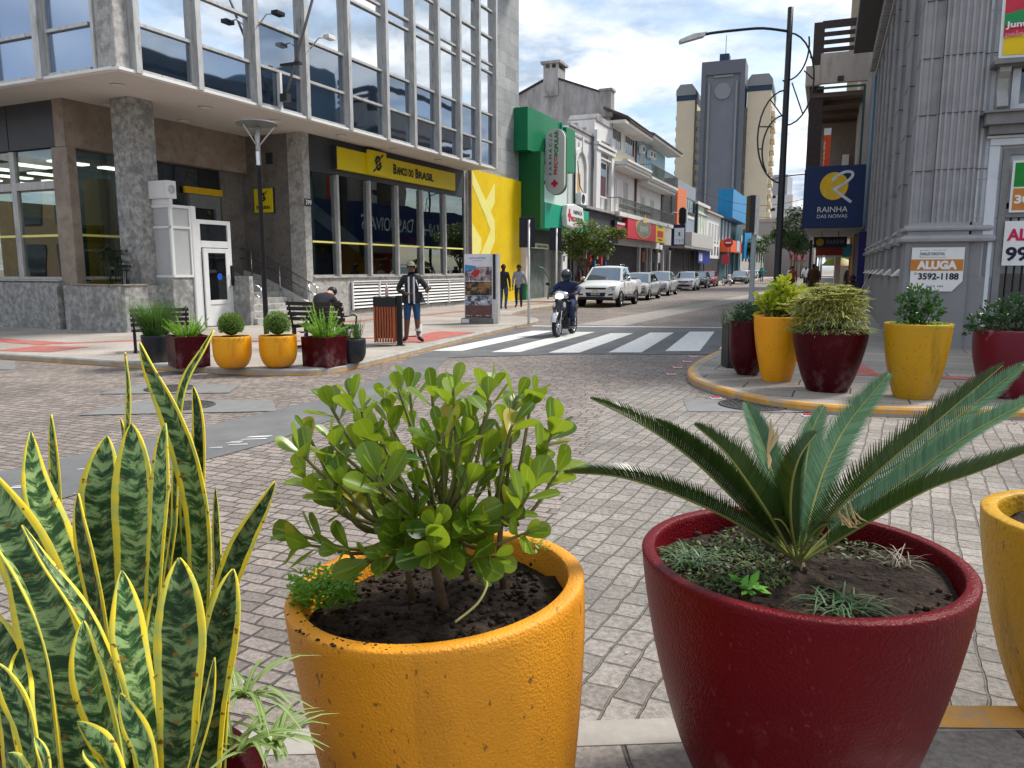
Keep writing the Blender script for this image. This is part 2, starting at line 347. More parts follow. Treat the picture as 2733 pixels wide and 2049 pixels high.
def pavement(name, curb, back, mat, H=.1, yellow=True, pw=.10):
    """raised pavement: kerb line (list of xy) + back points; kerb stone and painted line follow the kerb"""
    cs = smooth([V((*p, 0)) for p in curb]); cs = [(p[0], p[1]) for p in cs]
    nrm = []
    for i in range(len(cs)):
        a = V(cs[max(i - 1, 0)]); b = V(cs[min(i + 1, len(cs) - 1)]); d = (b - a).normalized(); nrm.append(V((-d.y, d.x)))
    ins = lambda k: [tuple(V(c) + n * k) for c, n in zip(cs, nrm)]
    side = 1
    cx = sum(p[0] for p in back) / len(back); cy = sum(p[1] for p in back) / len(back)
    if (V((cx, cy)) - V(cs[len(cs) // 2])).dot(nrm[len(cs) // 2]) < 0: side = -1
    inner = ins(.16 * side); paint = ins(pw * side)
    mb = MB(); poly = inner + list(back); mb.add([(x, y, H) for x, y in poly], [tuple(range(len(poly)))])
    struct(name, mb, mat)
    kb = MB(); n = len(cs)
    prof = [[(*c, -.02) for c in cs], [(*c, H - .02) for c in cs], [(*(V(c) + m_ * .02 * side), H + .003) for c, m_ in zip(cs, nrm)], [(*c, H + .003) for c in inner], [(*c, H - .03) for c in inner]]
    kb.ring([list(r) for r in prof], 0, False, False, closed=False)
    struct('kerb', kb, m_kerb)
    if yellow and pw < .06:
        yb = MB(); yb.ring([[(*(V(c) - m_ * .004 * side), .004) for c, m_ in zip(cs, nrm)], [(*(V(c) - m_ * .004 * side), .034) for c, m_ in zip(cs, nrm)]], 0, False, False, closed=False); struct('kerb_marking', yb, m_ypaint); return cs
    if yellow:
        yb = MB()
        rr = [[(*(V(c) - m_ * .004 * side), .03) for c, m_ in zip(cs, nrm)], [(*(V(c) - m_ * .004 * side), H - .018) for c, m_ in zip(cs, nrm)],
              [(*(V(c) + m_ * .018 * side), H + .008) for c, m_ in zip(cs, nrm)], [(*c, H + .008) for c in paint]]
        yb.ring(rr, 0, False, False, closed=False); struct('kerb_marking', yb, m_ypaint)
    return cs
# left pavement at the bank corner
cl = [(-30, 22.6), (-16, 16.8), (-9.5, 14.18), (-6.92, 13.13), (-5.31, 12.39), (-3.94, 11.98), (-3.06, 12.0), (-2.51, 13.0), (-1.96, 14.8), (-1.04, 18.0), (.25, 22.0), (.75, 23.4), (.75, 25.0), (-.05, 26.6)]
cl += [tuple(LL(x, -3.7)[:2]) for x in (-8, -3, 6, 20, 40, 70, 120, 220)]
pavement('pavement', cl, [tuple(LL(220, 6)[:2]), tuple(LL(20, 6)[:2]), tuple(B(8, 12)[:2]), tuple(B(2, 22)[:2])], m_slab, pw=.045)
# right pavement island
O_R = (8.66, 15.16); AR = 22
def RR(x, y, z=0): return W(O_R, AR, x, y, z)
crp = [tuple(RR(x, 4.3)[:2]) for x in (230, 120, 60, 30, 12)] + [(6.6, 20.2), (5.3, 17.6), (4.4, 15.5), (3.75, 14.3), (3.1, 12.9), (2.74, 11.9), (2.60, 10.9), (2.76, 9.95), (3.05, 9.2), (3.55, 8.75), (4.2, 8.55), (5.2, 8.4), (7, 8.2), (12, 7.4), (30, 4)]
pavement('pavement', crp, [(40, 8), tuple(RR(2, -6)[:2]), tuple(RR(60, -3)[:2]), tuple(RR(230, -3)[:2])], m_slab2)
# near pavement under the camera and the near pots
pavement('pavement', [(-9, 2.2), (-3, 2.35), (.2, 2.48), (1.6, 2.57), (3, 2.50), (9, 1.9)], [(9, -4), (-9, -4)], m_slab3, yellow=False)
sheet('kerb_marking', [(1.15, 2.42), (2.35, 2.40), (2.35, 2.54), (1.15, 2.55)], .109, m_ypaint)
for i in range(3):
    sheet('dark_paver', [(1.42 + i * .17, 2.0), (1.57 + i * .17, 2.0), (1.56 + i * .17, 2.12), (1.41 + i * .17, 2.12)], .106, m_asph)
# square-sett area on the right
sheet('road', [(-.2, 2.5), (2.2, 2.5), (9, 1.9), (30, 2), (30, 3.6), (12, 7.1), (5.2, 8.1), (3.4, 8.6), (2.5, 9.6), (2.3, 11), (1.6, 10.6), (1.0, 8.6), (.5, 6)], .004, m_cob2)
# raised crossing: asphalt + bars
sheet('crosswalk', [(-1.95, 14.2), (-1.0, 17.9), (.3, 21.9), (1.1, 23.0), (6.9, 21.95), (7.2, 21.3), (5.2, 17.6), (4.35, 15.6), (3.9, 14.9), (1.2, 15.0)], .008, m_asph)
def strip(p, q, wd, z, mat, name='road_marking', tq=None):
    p = V(p); q = V(q); d = (q - p).normalized(); tq = tq or wd
    mb = MB(); mb.add([(p.x, p.y, z), (p.x + wd, p.y, z), (q.x + tq, q.y, z), (q.x, q.y, z)], [(0, 1, 2, 3)]); return struct(name, mb, mat)
for (a, b_, w0, w1) in [((-1.62, 15.55), (.55, 20.7), .62, .60), ((-.42, 15.3), (1.62, 20.3), .58, .58), ((.72, 15.2), (2.55, 19.9), .62, .60), ((1.92, 15.25), (3.62, 20.1), .66, .62), ((3.1, 15.5), (4.72, 20.4), .70, .66), ((4.3, 15.9), (5.95, 20.6), .62, .62)]:
    strip(a, b_, w0, .012, m_wpaint, tq=w1)
sheet('road_marking', [(.55, 22.35), (6.9, 21.62), (7.0, 21.85), (.6, 22.6)], .012, m_wpaint)
# street running strip, gutters and the grey drainage strip
sheet('lane_strip', [(1.9, 23), (3.3, 22.6), (17.5, 52), (30, 80), (45, 115), (44, 116), (28.5, 80), (16.2, 52)], .006, m_dust)
sheet('drain_strip', [(-14, -1.5), (-3.6, 4.75), (-2.33, 7.2), (-1.5, 10), (-1.25, 12.6), (-1.2, 14.4), (-1.9, 14.3), (-1.95, 12.6), (-2.2, 10.2), (-2.95, 8.6), (-4.15, 6.2), (-14, .6)], .006, m_asph2)
sheet('road_marking', [(-14, -1.2), (-3.35, 4.6), (-3.3, 4.45), (-14, -1.4)], .010, m_wpaint)
rr_ = random.Random(4)
smb = MB()
for i in range(16):
    x = -4.1 + rr_.random() * 1.6; y = 5.3 + (x + 4.1) * 1.25 + rr_.random() * .35; l = .06 + rr_.random() * .22
    smb.add([(x, y, .011), (x + l, y + l * .15, .011), (x + l * .9, y + .02 + l * .2, .011), (x + .02, y + .02, .011)], [(0, 1, 2, 3)])
struct('road_marking', smb, m_wpaint)
# crossing of the side street at the far left
for k in range(3):
    sheet('road_marking', [(-9.3 - k * 1.1, 12.6 + k * .35), (-8.9 - k * 1.1, 12.5 + k * .35), (-9.6 - k * 1.1, 13.9 + k * .35), (-10.1 - k * 1.1, 14.1 + k * .35)], .012, m_wpaint)
sheet('crosswalk', [(-8.2, 12.6), (-9.0, 13.85), (-17, 17.0), (-20, 15.2)], .006, m_conc)
# tactile strips
def tact(pts, wd, z=.105):
    for i in range(len(pts) - 1):
        a = V(pts[i]); b_ = V(pts[i + 1]); d = (b_ - a).normalized(); n = V((-d.y, d.x)) * wd / 2
        sheet('tactile_paving', [tuple(a - n), tuple(b_ - n), tuple(b_ + n), tuple(a + n)], z + .001 * i, m_tact)
tact([(-16, 19.0), (-11.5, 17.0), (-9.6, 16.1)], .55); tact([(-9.6, 16.1), (-8.0, 17.0), (-5, 16.6), (-2.2, 17.9), (-1.6, 18.2)], .28)
tact([(-9.8, 15.2), (-8.6, 14.9)], 1.0, .106); tact([(-2.35, 16.6), (-1.35, 19.2)], 1.0, .107); tact([(-6, 21), (-2.6, 27), (3, 39)], .3)
tact([(6.1, 14.6), (5.2, 11.2)], .42); tact([(5.35, 11.3), (6.9, 10.8), (9, 10.4)], .34, .107)
# manhole covers in concrete collars
def manhole(c, r, collar, label, round_=True):
    t = thing('manhole_cover', label, 'manhole cover', (c[0], c[1], 0)); mb = MB()
    mb.add([(x, y, .010) for x, y in collar], [tuple(range(len(collar)))]); mb.build('collar', m_conc, t)
    mb = MB(); mb.lathe([(.001, .018), (r, .018), (r, .010)], n=40); mb.lathe([(r * .98, .018), (r * .98, .024), (r * .9, .024), (r * .9, .018)], n=40)
    for k in range(-5, 6):
        for j in range(-5, 6):
            if (k * k + j * j) * (r / 6.2) ** 2 < (r * .82) ** 2:
                x, y = k * r / 6.2, j * r / 6.2; mb.box(x - r * .045, x + r * .045, y - r * .045, y + r * .045, .018, .023)
    mb.build('lid', m_iron, t)
manhole((2.95, 9.25), .42, [(-.9, -.42), (.5, -.48), (.62, -.2), (.1, .28), (-.35, .42), (-.75, .5)], 'round iron manhole cover in a grey concrete collar by the right-hand pavement corner')
manhole((-4.75, 10.55), .33, [(-.75, -.45), (.95, -.35), (.85, .4), (-.6, .45)], 'farther of the two iron manhole covers in the cobbles behind the snake plant')
manhole((-3.95, 9.2), .33, [(-1.0, -.6), (1.2, -.35), (.9, .45), (-.7, .4)], 'nearer of the two iron manhole covers in the cobbles behind the snake plant')
lt = MB(); rl_ = random.Random(9)
for k in range(420):
    x = rl_.uniform(-7, 9); y = rl_.uniform(2.9, 13); s = rl_.uniform(.006, .022); a = rl_.uniform(0, 3.1)
    lt.add([(x + s * math.cos(a + q) * (1 if i % 2 else .45), y + s * math.sin(a + q) * (1 if i % 2 else .45), .012 + .004 * (i % 2)) for i, q in enumerate((0, 1.57, 3.14, 4.71))], [(0, 1, 2, 3)], k % 3)
tag(lt.build('litter', [pm('dry_leaf_bits', (.16, .09, .04), .8), pm('pale_grit', (.42, .40, .37), .8), pm('dark_grit', (.05, .045, .04), .9)]), 'tiny dry leaf bits and grit scattered over the cobbles', 'litter', kind='stuff')
# red and white kerb reflectors
red_ref = pm('reflector_red', (.5, .03, .04), .5)
k = 0
for (x, y) in [(3.45, 14.55), (3.15, 13.75), (2.8, 12.9), (2.52, 12.05), (2.62, 9.75), (3.35, 8.55)]:
    lab = ['farthest', 'second farthest', 'third farthest', 'fourth farthest', 'second nearest', 'nearest'][k]; k += 1
    t = thing('road_stud', lab + ' small red and white road stud along the right-hand yellow kerb', 'road stud', (x, y, 0), group='road studs along the right kerb')
    MB().box(-.07, .07, -.05, .05, .004, .02).build('base', M['white'], t, bevel=.006); MB().box(-.055, .055, -.03, .03, .02, .034).build('reflector', red_ref, t, bevel=.005)
# ================================================================ BANK (corner building, left)
bank = thing('bank_building', 'modernist bank building with mirrored upper windows overhanging a stone ground floor', 'building', (*O_B, 0), frame(AZ))
ZS = 5.88
def pt(name, mb, mat, par=bank, **k): return mb.build(name, mat, par, **k)
# base walls ------------------------------------------------------
pt('plinth', MB().box(.2, .5, 3.16, 30, .0, 1.34).box(-.0, .0 + .2, 3.1, 30, .0, 1.30), M['granite'])
pt('plinth_ledge', MB().box(.12, .52, 3.16, 30, 1.34, 1.375), M['alu'])
pt('pilaster', MB().box(.2, .46, 2.57, 3.16, 0, 4.7), M['granite_brown'], bevel=.01)
pt('lintel_beam', MB().box(.18, 6.43, 2.57, 2.95, 4.7, ZS), M['granite_brown'])
pt('fascia', MB().box(.22, .5, 2.95, 30, 4.72, ZS).box(.205, .22, 4.83, 4.85, 4.72, ZS), M['slate'])
pt('pillar', MB().box(.74, 1.44, .87, 1.57, 0, ZS), M['granite'], bevel=.012)
# soffit + overhanging block
pt('soffit', MB().box(-1.12, 17.0, -1.07, 12, ZS - .02, ZS + .03).box(-1.12, .3, 12, 30, ZS - .02, ZS + .03), M['soffit'])
for i, (x, y) in enumerate([(-.2, .1), (1.9, 2.0), (3.6, 2.2), (4.7, -.2), (1.2, 4.5 - 2.3), (2.5, .2), (7.5, -.4), (10.5, -.4), (13.6, -.4)]):
    MB().lathe([(.001, 0), (.16, 0), (.17, .02), (.13, .05)], (x, y, ZS - .06), 20).build('downlight', M['offwhite'], bank)
# upper block: mullions, transoms, panes
XM = [-.75, .97, 2.9, 4.86, 6.84, 8.87, 10.55, 12.23, 13.86, 15.47, 17.0]
ZT = [5.93, 6.9, 8.0, 9.68, 10.0, 11.05, 12.1, 13.4, 13.75, 14.8, 15.9]
rb = random.Random(3)
YF = -1.15
pt('inner_core', MB().box(-.9, 16.9, -.85, 20, ZS + .05, 16.0), M['aludark'])
for i, x in enumerate(XM):
    mb = MB().box(x - .075, x + .075, YF - .16, YF - .02, ZS - .04, 16).box(x - .15, x - .076, YF - .02, YF + .16, ZS, 16)
    pt('mullion', mb, M['alu'])
for j, z in enumerate(ZT):
    for i in range(len(XM) - 1):
        if i == 0 and j == 2: continue
        pt('transom', MB().box(XM[i] + .077, XM[i + 1] - .152, YF - .05, YF + .06, z - .035, z + .035), M['alu'])
def pane(a, b_, c, d, mat, name='window_pane', par=bank):
    j1, j2 = (rb.random() - .5) * .02, (rb.random() - .5) * .02
    a, b_, c, d = [V(p) for p in (a, b_, c, d)]; n = (b_ - a).cross(d - a).normalized()
    mb = MB(); mb.add([a + n * j1, b_ + n * j2, c - n * j1, d - n * j2], [(0, 1, 2, 3)]); return pt(name, mb, mat, par)
for i in range(len(XM) - 1):
    x0, x1 = XM[i] + .07, XM[i + 1] - .14
    for j in range(len(ZT) - 1):
        if i == 0 and j == 2: continue
        z0, z1 = ZT[j] + .03, ZT[j + 1] - .03
        if i == 0 and j == 1: z1 = ZT[3] - .03
        pane((x0, YF + .03, z0), (x1, YF + .03, z0), (x1, YF + .03, z1), (x0, YF + .03, z1), M['gl_sp'] if j < 1 or (j < 2 and i > 1) else M['gl_up'])
pt('mullion', MB().box(3.76, 3.84, YF - .1, YF + .02, ZS, 6.86), M['white'])
# bottom rail along the soffit edge
pt('bottom_rail', MB().box(-1.24, 17.08, YF - .12, YF + .06, ZS - .05, ZS + .012).box(-1.3, -1.12, YF + .062, 30, ZS - .05, ZS + .012), M['white'])
# left face of the overhang
pt('corner_casing', MB().box(-1.23, -.83, YF - .02, -.60, ZS + .014, 16), M['granite_light'], bevel=.03)
pt('corner_casing', MB().box(-1.27, -1.1, -.60, -.52, ZS + .014, 16).box(-.83, -.7, YF - .14, YF + .1, ZS + .014, 16), M['alu'])
YM = [-.52, 1.19, 3.05, 4.9, 6.75, 8.6, 10.4, 12.2, 14]
for y in YM[1:]:
    pt('mullion', MB().box(-1.34, -1.2, y - .12, y + .1, ZS - .04, 16).box(-1.2, -1.04, y - .2, y - .121, ZS, 16), M['alu'])
for j, z in enumerate(ZT):
    zz = z - .05 if j == 1 else z
    for i in range(len(YM) - 1):
        pt('transom', MB().box(-1.24, -1.14, YM[i] + .12, YM[i + 1] - .22, zz - .035, zz + .035), M['alu'])
        if j < len(ZT) - 1:
            pane((-1.16, YM[i + 1] - .2, zz + .03), (-1.16, YM[i] + .1, zz + .03), (-1.16, YM[i] + .1, ZT[j + 1] - .08), (-1.16, YM[i + 1] - .2, ZT[j + 1] - .08), M['gl_left'])
# granite end wall + yellow hoarding ------------------------------
def clad_mat(name, bw, bh, base):
    m = cobble_mat(name, 0, bw, bh, tuple(c * 1.1 for c in base), tuple(c * .72 for c in base), tuple(c * .55 for c in base), warp=.0, msize=.012)
    t = m.node_tree; mp = [n for n in t.nodes if n.bl_idname == 'ShaderNodeMapping'][0]; mp.inputs['Rotation'].default_value = (R(90), 0, 0)
    for n in t.nodes:
        if n.bl_idname == 'ShaderNodeBump': n.inputs['Strength'].default_value = .2; n.inputs['Distance'].default_value = .006
        if n.bl_idname == 'ShaderNodeVectorMath' and n.operation == 'SCALE' and abs(n.inputs['Scale'].default_value - .032) < 1e-4: n.inputs['Scale'].default_value = .0
    return m
M['clad'] = clad_mat('granite_cladding', 1.15, .56, (.36, .37, .37))
pt('stone_wall', MB().box(17.02, 22.8, .3, 20, 0, 18), M['clad'])
pt('roof_edge', MB().box(-1.25, 22.9, -1.2, .28, 16.0, 16.5).box(-1.25, 22.8, .282, 20, 16.0, 16.5), M['alu'])
# ground floor, street face -----------------------------------------
pt('stone_pier', MB().box(6.43, 6.75, .3, .9, 0, ZS), M['granite_light'], bevel=.01)
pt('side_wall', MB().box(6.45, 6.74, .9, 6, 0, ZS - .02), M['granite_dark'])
pt('vent_grille', MB().box(6.41, 6.449, 1.5, 1.75, 4.95, 5.3), M['darkmetal'])
pt('plinth', MB().box(6.75, 17.35, .3, .6, 0, 1.36), M['granite_light'])
pt('sill', MB().box(6.76, 17.3, .24, .6, 1.362, 1.41), M['granite_light'], bevel=.008)
pt('fascia', MB().box(6.76, 17.35, .32, .6, 4.73, ZS - .02), M['slate'])
pt('end_post', MB().box(17.2, 17.35, .25, .62, 1.41, 4.729).box(17.2, 17.35, .25, .31, 4.729, ZS - .03), M['alu'])
xm = [6.77, 8.07, 9.89, 11.66, 13.43, 15.26, 17.2]
for i in range(6):
    if i: pt('mullion', MB().box(xm[i] - .05, xm[i] + .05, .22, .42, 1.42, 4.72), M['alu'], bevel=.006)
    t_ = pane((xm[i] + .05, .36, 1.41), (xm[i + 1] - .05, .36, 1.41), (xm[i + 1] - .05, .36, 4.73), (xm[i] + .05, .36, 4.73), M['gl_low'])
    MB().box(xm[i] + .055, xm[i + 1] - .055, .345, .357, 2.5, 2.56).build('stripe', M['paleyellow'], t_)
pt('window_frame', MB().box(6.77, 17.2, .335, .4, 1.412, 1.47), M['alu'])
# louvres
pt('louvre_recess', MB().box(8.69, 17.2, .27, .298, .26, 1.22), M['black'])
for k in range(8):
    z = .30 + k * .118
    pt('louvre_blade', MB().add([(8.72, .215, z + .01), (17.17, .215, z + .01), (17.17, .262, z + .075), (8.72, .262, z + .075), (8.72, .225, z), (17.17, .225, z), (17.17, .268, z + .062), (8.72, .268, z + .062)], [(0, 1, 2, 3), (7, 6, 5, 4), (0, 4, 5, 1), (3, 2, 6, 7)]), M['white'])
for x in (8.69, 10.3, 12.0, 13.7, 15.45, 17.14): pt('louvre_frame', MB().box(x, x + .05, .2, .269, .25, 1.23), M['white'])
pt('louvre_frame', MB().box(8.74, 17.14, .19, .27, 1.21, 1.25), M['white'])
# interior seen through the shop windows
pt('interior_wall', MB().box(6.8, 22, 5.0, 5.2, 0, 4.7).box(.5, .7, 12, 12.1, 0, 4.7), pm('interior_wall', (.20, .21, .21), .8))
pt('interior_floor', MB().box(6.8, 17.2, .62, 5.0, .9, 1.0).box(.5, 6.4, 2.96, 16, 1.0, 1.28), pm('interior_floor', (.16, .15, .14), .4))
pt('interior_ceiling', MB().box(.5, 6.42, 3, 16, 4.55, 4.7).box(6.8, 17.2, .62, 5.0, 4.72, 4.78), pm('interior_ceiling', (.40, .42, .42), .8))
pt('stair_flight', MB().prism([(8.2, 3.9), (11.8, 2.3), (14.5, 2.3), (14.5, 2.75), (11.9, 2.75), (8.2, 4.5)], 2.2, 3.4, 'y'), M['offwhite'])
pt('interior_column', MB().box(7.15, 7.75, 1.0, 1.5, 1.0, 4.72), pm('pale_column', (.55, .62, .62), .5))
pt('interior_shelf', MB().box(9.2, 11.4, 3.2, 3.6, 1.0, 2.3), M['granite_brown'])
pt('interior_cabinet', MB().box(15.2, 16.2, 2.0, 2.5, 1.9, 3.0), M['red'])
pt('interior_column', MB().box(11.9, 12.3, 2.0, 2.4, 1.0, 4.72), M['black'])
# left windows + interior -------------------------------------------
for (y0, y1) in ((3.17, 4.76), (4.98, 6.6), (6.8, 8.4), (8.6, 10.4)):
    wn = pane((.33, y1, 1.38), (.33, y0, 1.38), (.33, y0, 4.7), (.33, y1, 4.7), M['gl_low'])
    MB().box(.27, .39, y0, y1, 3.70, 3.9).build('transom', M['alu'], wn); MB().box(.31, .328, y0, y1, 2.49, 2.55).build('stripe', M['paleyellow'], wn)
    MB().box(.27, .39, y1, y1 + .21, 1.38, 4.7).build('mullion', M['alu'], wn); MB().box(.26, .4, y0, y1, 1.38, 1.45).build('frame', M['alu'], wn)
wn = pane((.48, 2.84, 1.45), (1.9, 2.84, 1.45), (1.9, 2.84, 4.7), (.48, 2.84, 4.7), M['gl_low'])
MB().box(.48, 1.9, 2.8, 2.838, 2.5, 2.56).build('stripe', M['paleyellow'], wn); MB().box(.48, 1.9, 2.78, 2.9, 1.38, 1.46).build('frame', M['alu'], wn)
pt('interior_panel', MB().box(1.35, 1.8, 2.98, 3.6, 1.3, 4.05), pm('interior_yellow', (.75, .42, .01), .5))
pt('interior_panel', MB().box(1.2, 4.2, 7.0, 7.1, 1.3, 3.6), pm('interior_ochre', (.22, .15, .04), .6, .5, scale=3, col2=(.34, .26, .05)))
pt('interior_panel', MB().box(1.0, 1.9, 5.6, 5.7, 1.3, 3.1), pm('interior_blue', (.02, .05, .09), .5, .3))
pt('interior_panel', MB().box(1.95, 4.0, 5.0, 5.1, 1.3, 4.5), pm('interior_teal', (.10, .17, .16), .5, .3))
for k in range(5):
    for j in range(3):
        pt('ceiling_light', MB().box(.9 + j * 1.5, 1.9 + j * 1.5, 4.0 + k * 1.55, 4.35 + k * 1.55, 4.50, 4.545), M['light'])
# porch glazing behind the lift
pn = pane((1.95, 2.86, 1.3), (4.2, 2.86, 1.3), (4.2, 2.86, 4.7), (1.95, 2.86, 4.7), M['gl_dark'])
dr = pt('door', MB().box(4.25, 4.4, 2.8, 2.95, 1.3, 3.9).box(5.25, 5.45, 2.8, 2.95, 1.3, 3.9).box(4.4, 5.25, 2.8, 2.95, 3.5, 3.9), pm('door_frame_grey', (.17, .18, .19), .5))
MB().box(4.4, 5.25, 2.9, 2.93, 1.3, 3.5).build('pane', M['gl_dark'], dr)
pt('door_header', MB().box(4.0, 5.5, 2.74, 2.80, 3.91, 4.1), pm('header_yellow', (.62, .38, .01), .5))
pane((4.2, 2.87, 4.1), (5.5, 2.87, 4.1), (5.5, 2.87, 4.7), (4.2, 2.87, 4.7), M['gl_dark'])
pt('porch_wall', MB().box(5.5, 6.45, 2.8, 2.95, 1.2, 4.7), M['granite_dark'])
# steps ---------------------------------------------------------------
nst = 7
for k in range(nst):
    y0 = -.45 + k * .40; z0 = .1 + k * .172
    pt('step', MB().box(3.35, 6.30, y0, 2.8 if k == nst - 1 else y0 + .44, max(0, z0 - .06), z0 + .172), M['granite_light'], bevel=.008)
pt('stair_wall', MB().prism([(-.55, .1), (2.8, .1), (2.8, 1.6), (2.2, 1.45), (-.55, .32)], 6.302, 6.44, 'x'), M['offwhite'])
pt('stair_wall', MB().box(3.2, 3.348, -.35, 2.8, .1, 1.46), M['granite'])
pt('porch_floor', MB().box(1.5, 3.19, 1.6, 2.85, .1, 1.3), M['granite'])
for xx in (3.75, 6.2):
    for dz in (.62, .92):
        pt('handrail', MB().tube([(xx, -.25, .2 + dz), (xx, .0, .32 + dz), (xx, 2.35, 1.38 + dz), (xx, 2.8, 1.38 + dz)], .022, 10), M['chrome'])
    for (hy, hz0, hz1) in ((.05, .2, 1.25), (1.2, .7, 1.78), (2.35, 1.3, 2.3), (-.25, .82, 1.12)): pt('handrail_post', MB().tube([(xx, hy, hz0), (xx, hy, hz1)], .024, 10), M['chrome'])
# planter box with a bush ------------------------------------------------
pl = thing('stone_planter', 'built-in grey granite planter box between pilaster and corner pillar of the bank', 'planter', (*O_B, 0), frame(AZ))
pt('box', MB().box(.03, .15, .65, 2.9, 0, 1.24).box(.15, 1.4, .65, .78, 0, 1.24), M['granite'], pl, bevel=.01)
pt('coping', MB().box(.0, .17, .62, 2.55, 1.242, 1.285).box(.17, .73, .62, .8, 1.242, 1.285), M['granite_brown'], pl, bevel=.008)
pt('soil', MB().box(.16, .75, .79, 2.56, 1.0, 1.2), M['soil'], pl)
# signs ---------------------------------------------------------------------
def sgn(name, label, O=O_B, az=AZ, cat='sign', group=None): return thing(name, label, cat, (*O, 0), frame(az), group)
bs = sgn('shop_sign', 'long yellow bank sign with black lettering BANCO DO BRASIL under the overhang')
pt('panel', MB().box(7.93, 15.95, .14, .31, 4.92, 5.62), M['byellow'], bs, bevel=.01)
pt('frame', MB().box(7.89, 7.929, .12, .31, 4.9, 5.66), M['darkmetal'], bs)
pt('logo_panel', MB().box(9.6, 10.65, .02, .139, 4.93, 5.74), M['byellow'], bs, bevel=.01)
def bb_logo(par, cx, y, cz, s, mat, rt=(1, 0, 0)):
    rt = V(rt)
    def P3(u, v): return V((cx, y, cz)) + rt * u * s + V((0, 0, 1)) * v * s
    nn = rt.cross(V((0, 0, 1))).normalized() * .008
    polys = [[(-.62, .12), (-.2, .62), (.22, .62), (.42, .40), (.1, .08), (-.02, .2), (.1, .34), (.0, .42), (-.36, .12)],
             [(-.5, -.0), (-.3, -.2), (.02, .14), (-.1, .26)], [(.62, -.12), (.2, -.62), (-.22, -.62), (-.42, -.40), (-.1, -.08), (.02, -.2), (-.1, -.34), (.0, -.42), (.36, -.12)],
             [(.5, .0), (.3, .2), (-.02, -.14), (.1, -.26)], [(.36, .62), (.52, .46), (.86, .80), (.80, .86)], [(-.36, -.62), (-.52, -.46), (-.86, -.80), (-.80, -.86)]]
    mb = MB()
    for p in polys: mb.add([P3(*q) + nn for q in p], [tuple(range(len(p)))])
    return pt('emblem', mb, mat, par)
bb_logo(bs, 10.12, .012, 5.33, .40, M['ink'])
text('B', (.20, .36), (11.26, .13, 5.10), (1, 0, 0), (0, 0, 1), M['ink'], 'lettering', bs, bold=.03)
text('ANCO', (.72, .29), (11.48, .13, 5.10), (1, 0, 0), (0, 0, 1), M['ink'], 'lettering', bs, bold=.03)
text('DO', (.34, .29), (12.29, .13, 5.10), (1, 0, 0), (0, 0, 1), M['ink'], 'lettering', bs, bold=.03)
text('B', (.21, .36), (12.78, .13, 5.10), (1, 0, 0), (0, 0, 1), M['ink'], 'lettering', bs, bold=.03)
text('RASIL', (1.12, .29), (13.02, .13, 5.10), (1, 0, 0), (0, 0, 1), M['ink'], 'lettering', bs, bold=.03)
ns = sgn('number_plate', 'small black plate with white number 399 on the stone pier', cat='number plate')
pt('plate', MB().box(6.44, 6.76, .27, .298, 3.62, 3.84), M['black'], ns)
text('399', (.28, .16), (6.46, .268, 3.65), (1, 0, 0), (0, 0, 1), M['white'], 'digits', ns, bold=.02)
es = sgn('wall_sign', 'small square yellow bank sign on the shaded side wall behind the street lamp')
pt('panel', MB().box(6.36, 6.44, 1.5, 2.27, 3.45, 4.2), M['byellow'], es, bevel=.01)
pt('frame', MB().box(6.38, 6.445, 1.47, 1.499, 3.43, 4.22).box(6.38, 6.445, 2.271, 2.3, 3.43, 4.22), M['darkmetal'], es)
bb_logo(es, 6.352, 1.88, 3.93, .22, M['ink'], (0, -1, 0))
text('EMPRESAS', (.56, .10), (6.35, 2.16, 3.56), (0, -1, 0), (0, 0, 1), M['ink'], 'lettering', es, bold=.02)
yw = sgn('hoarding', 'tall yellow wall panel with pale yellow angular emblem beside the bank', cat='wall panel')
pt('panel', MB().box(17.4, 22.78, .16, .29, .1, 5.98), M['byellow2'], yw)
pt('frame', MB().box(17.36, 17.399, .12, .30, .1, 6.0), M['granite_brown'], yw)
mb = MB()
for p in [[(17.5, 5.35), (19.75, 2.95), (19.75, 3.9), (17.5, 5.95 - .0)], [(19.75, 3.9), (19.75, 2.95), (17.42, .35), (17.42, 1.35)], [(17.42, 3.7), (18.35, 3.0), (18.35, 2.55), (17.42, 1.75)],
          [(18.45, 4.35), (19.75, 5.6), (19.75, 4.75), (18.95, 3.9)], [(17.6, .1), (18.6, 1.35), (19.6, .35)]]:
    kk_ = len(mb.f); mb.prism([(a, b_) for a, b_ in p], .150 - .0004 * kk_, .159, 'y')
pt('emblem', mb, M['paleyellow'], yw)
# roof-edge light fittings and flag pole on the upper facade
fp = thing('flagpole', 'thin slanted white flagpole bracketed to the mirrored facade', 'flagpole', (*O_B, 0), frame(AZ))
pt('pole', MB().tube([(3.8, -1.35, 6.15), (3.75, -2.9, 9.6)], .035, 8), M['aludark'], fp)
pt('bracket', MB().box(3.7, 3.88, -1.5, -1.27, 6.1, 6.3).box(3.72, 3.86, -1.95, -1.3, 7.0, 7.06), M['darkmetal'], fp)
for nm, x, z in (('left', 2.95, 8.05), ('right', 5.0, 8.0)):
    fl = thing('floodlight', nm + ' one of the two small floodlights on arms at the facade mullions', 'floodlight', (*O_B, 0), frame(AZ), 'floodlights on the mirrored facade')
    pt('arm', MB().tube([(x, -1.3, z - .25), (x, -1.6, z), (x + .05, -1.85, z)], .018, 6), M['alu'], fl)
    pt('head', MB().box(x - .12, x + .18, -2.05, -1.85, z - .07, z + .03), M['white'] if nm == 'right' else M['black'], fl, bevel=.01)
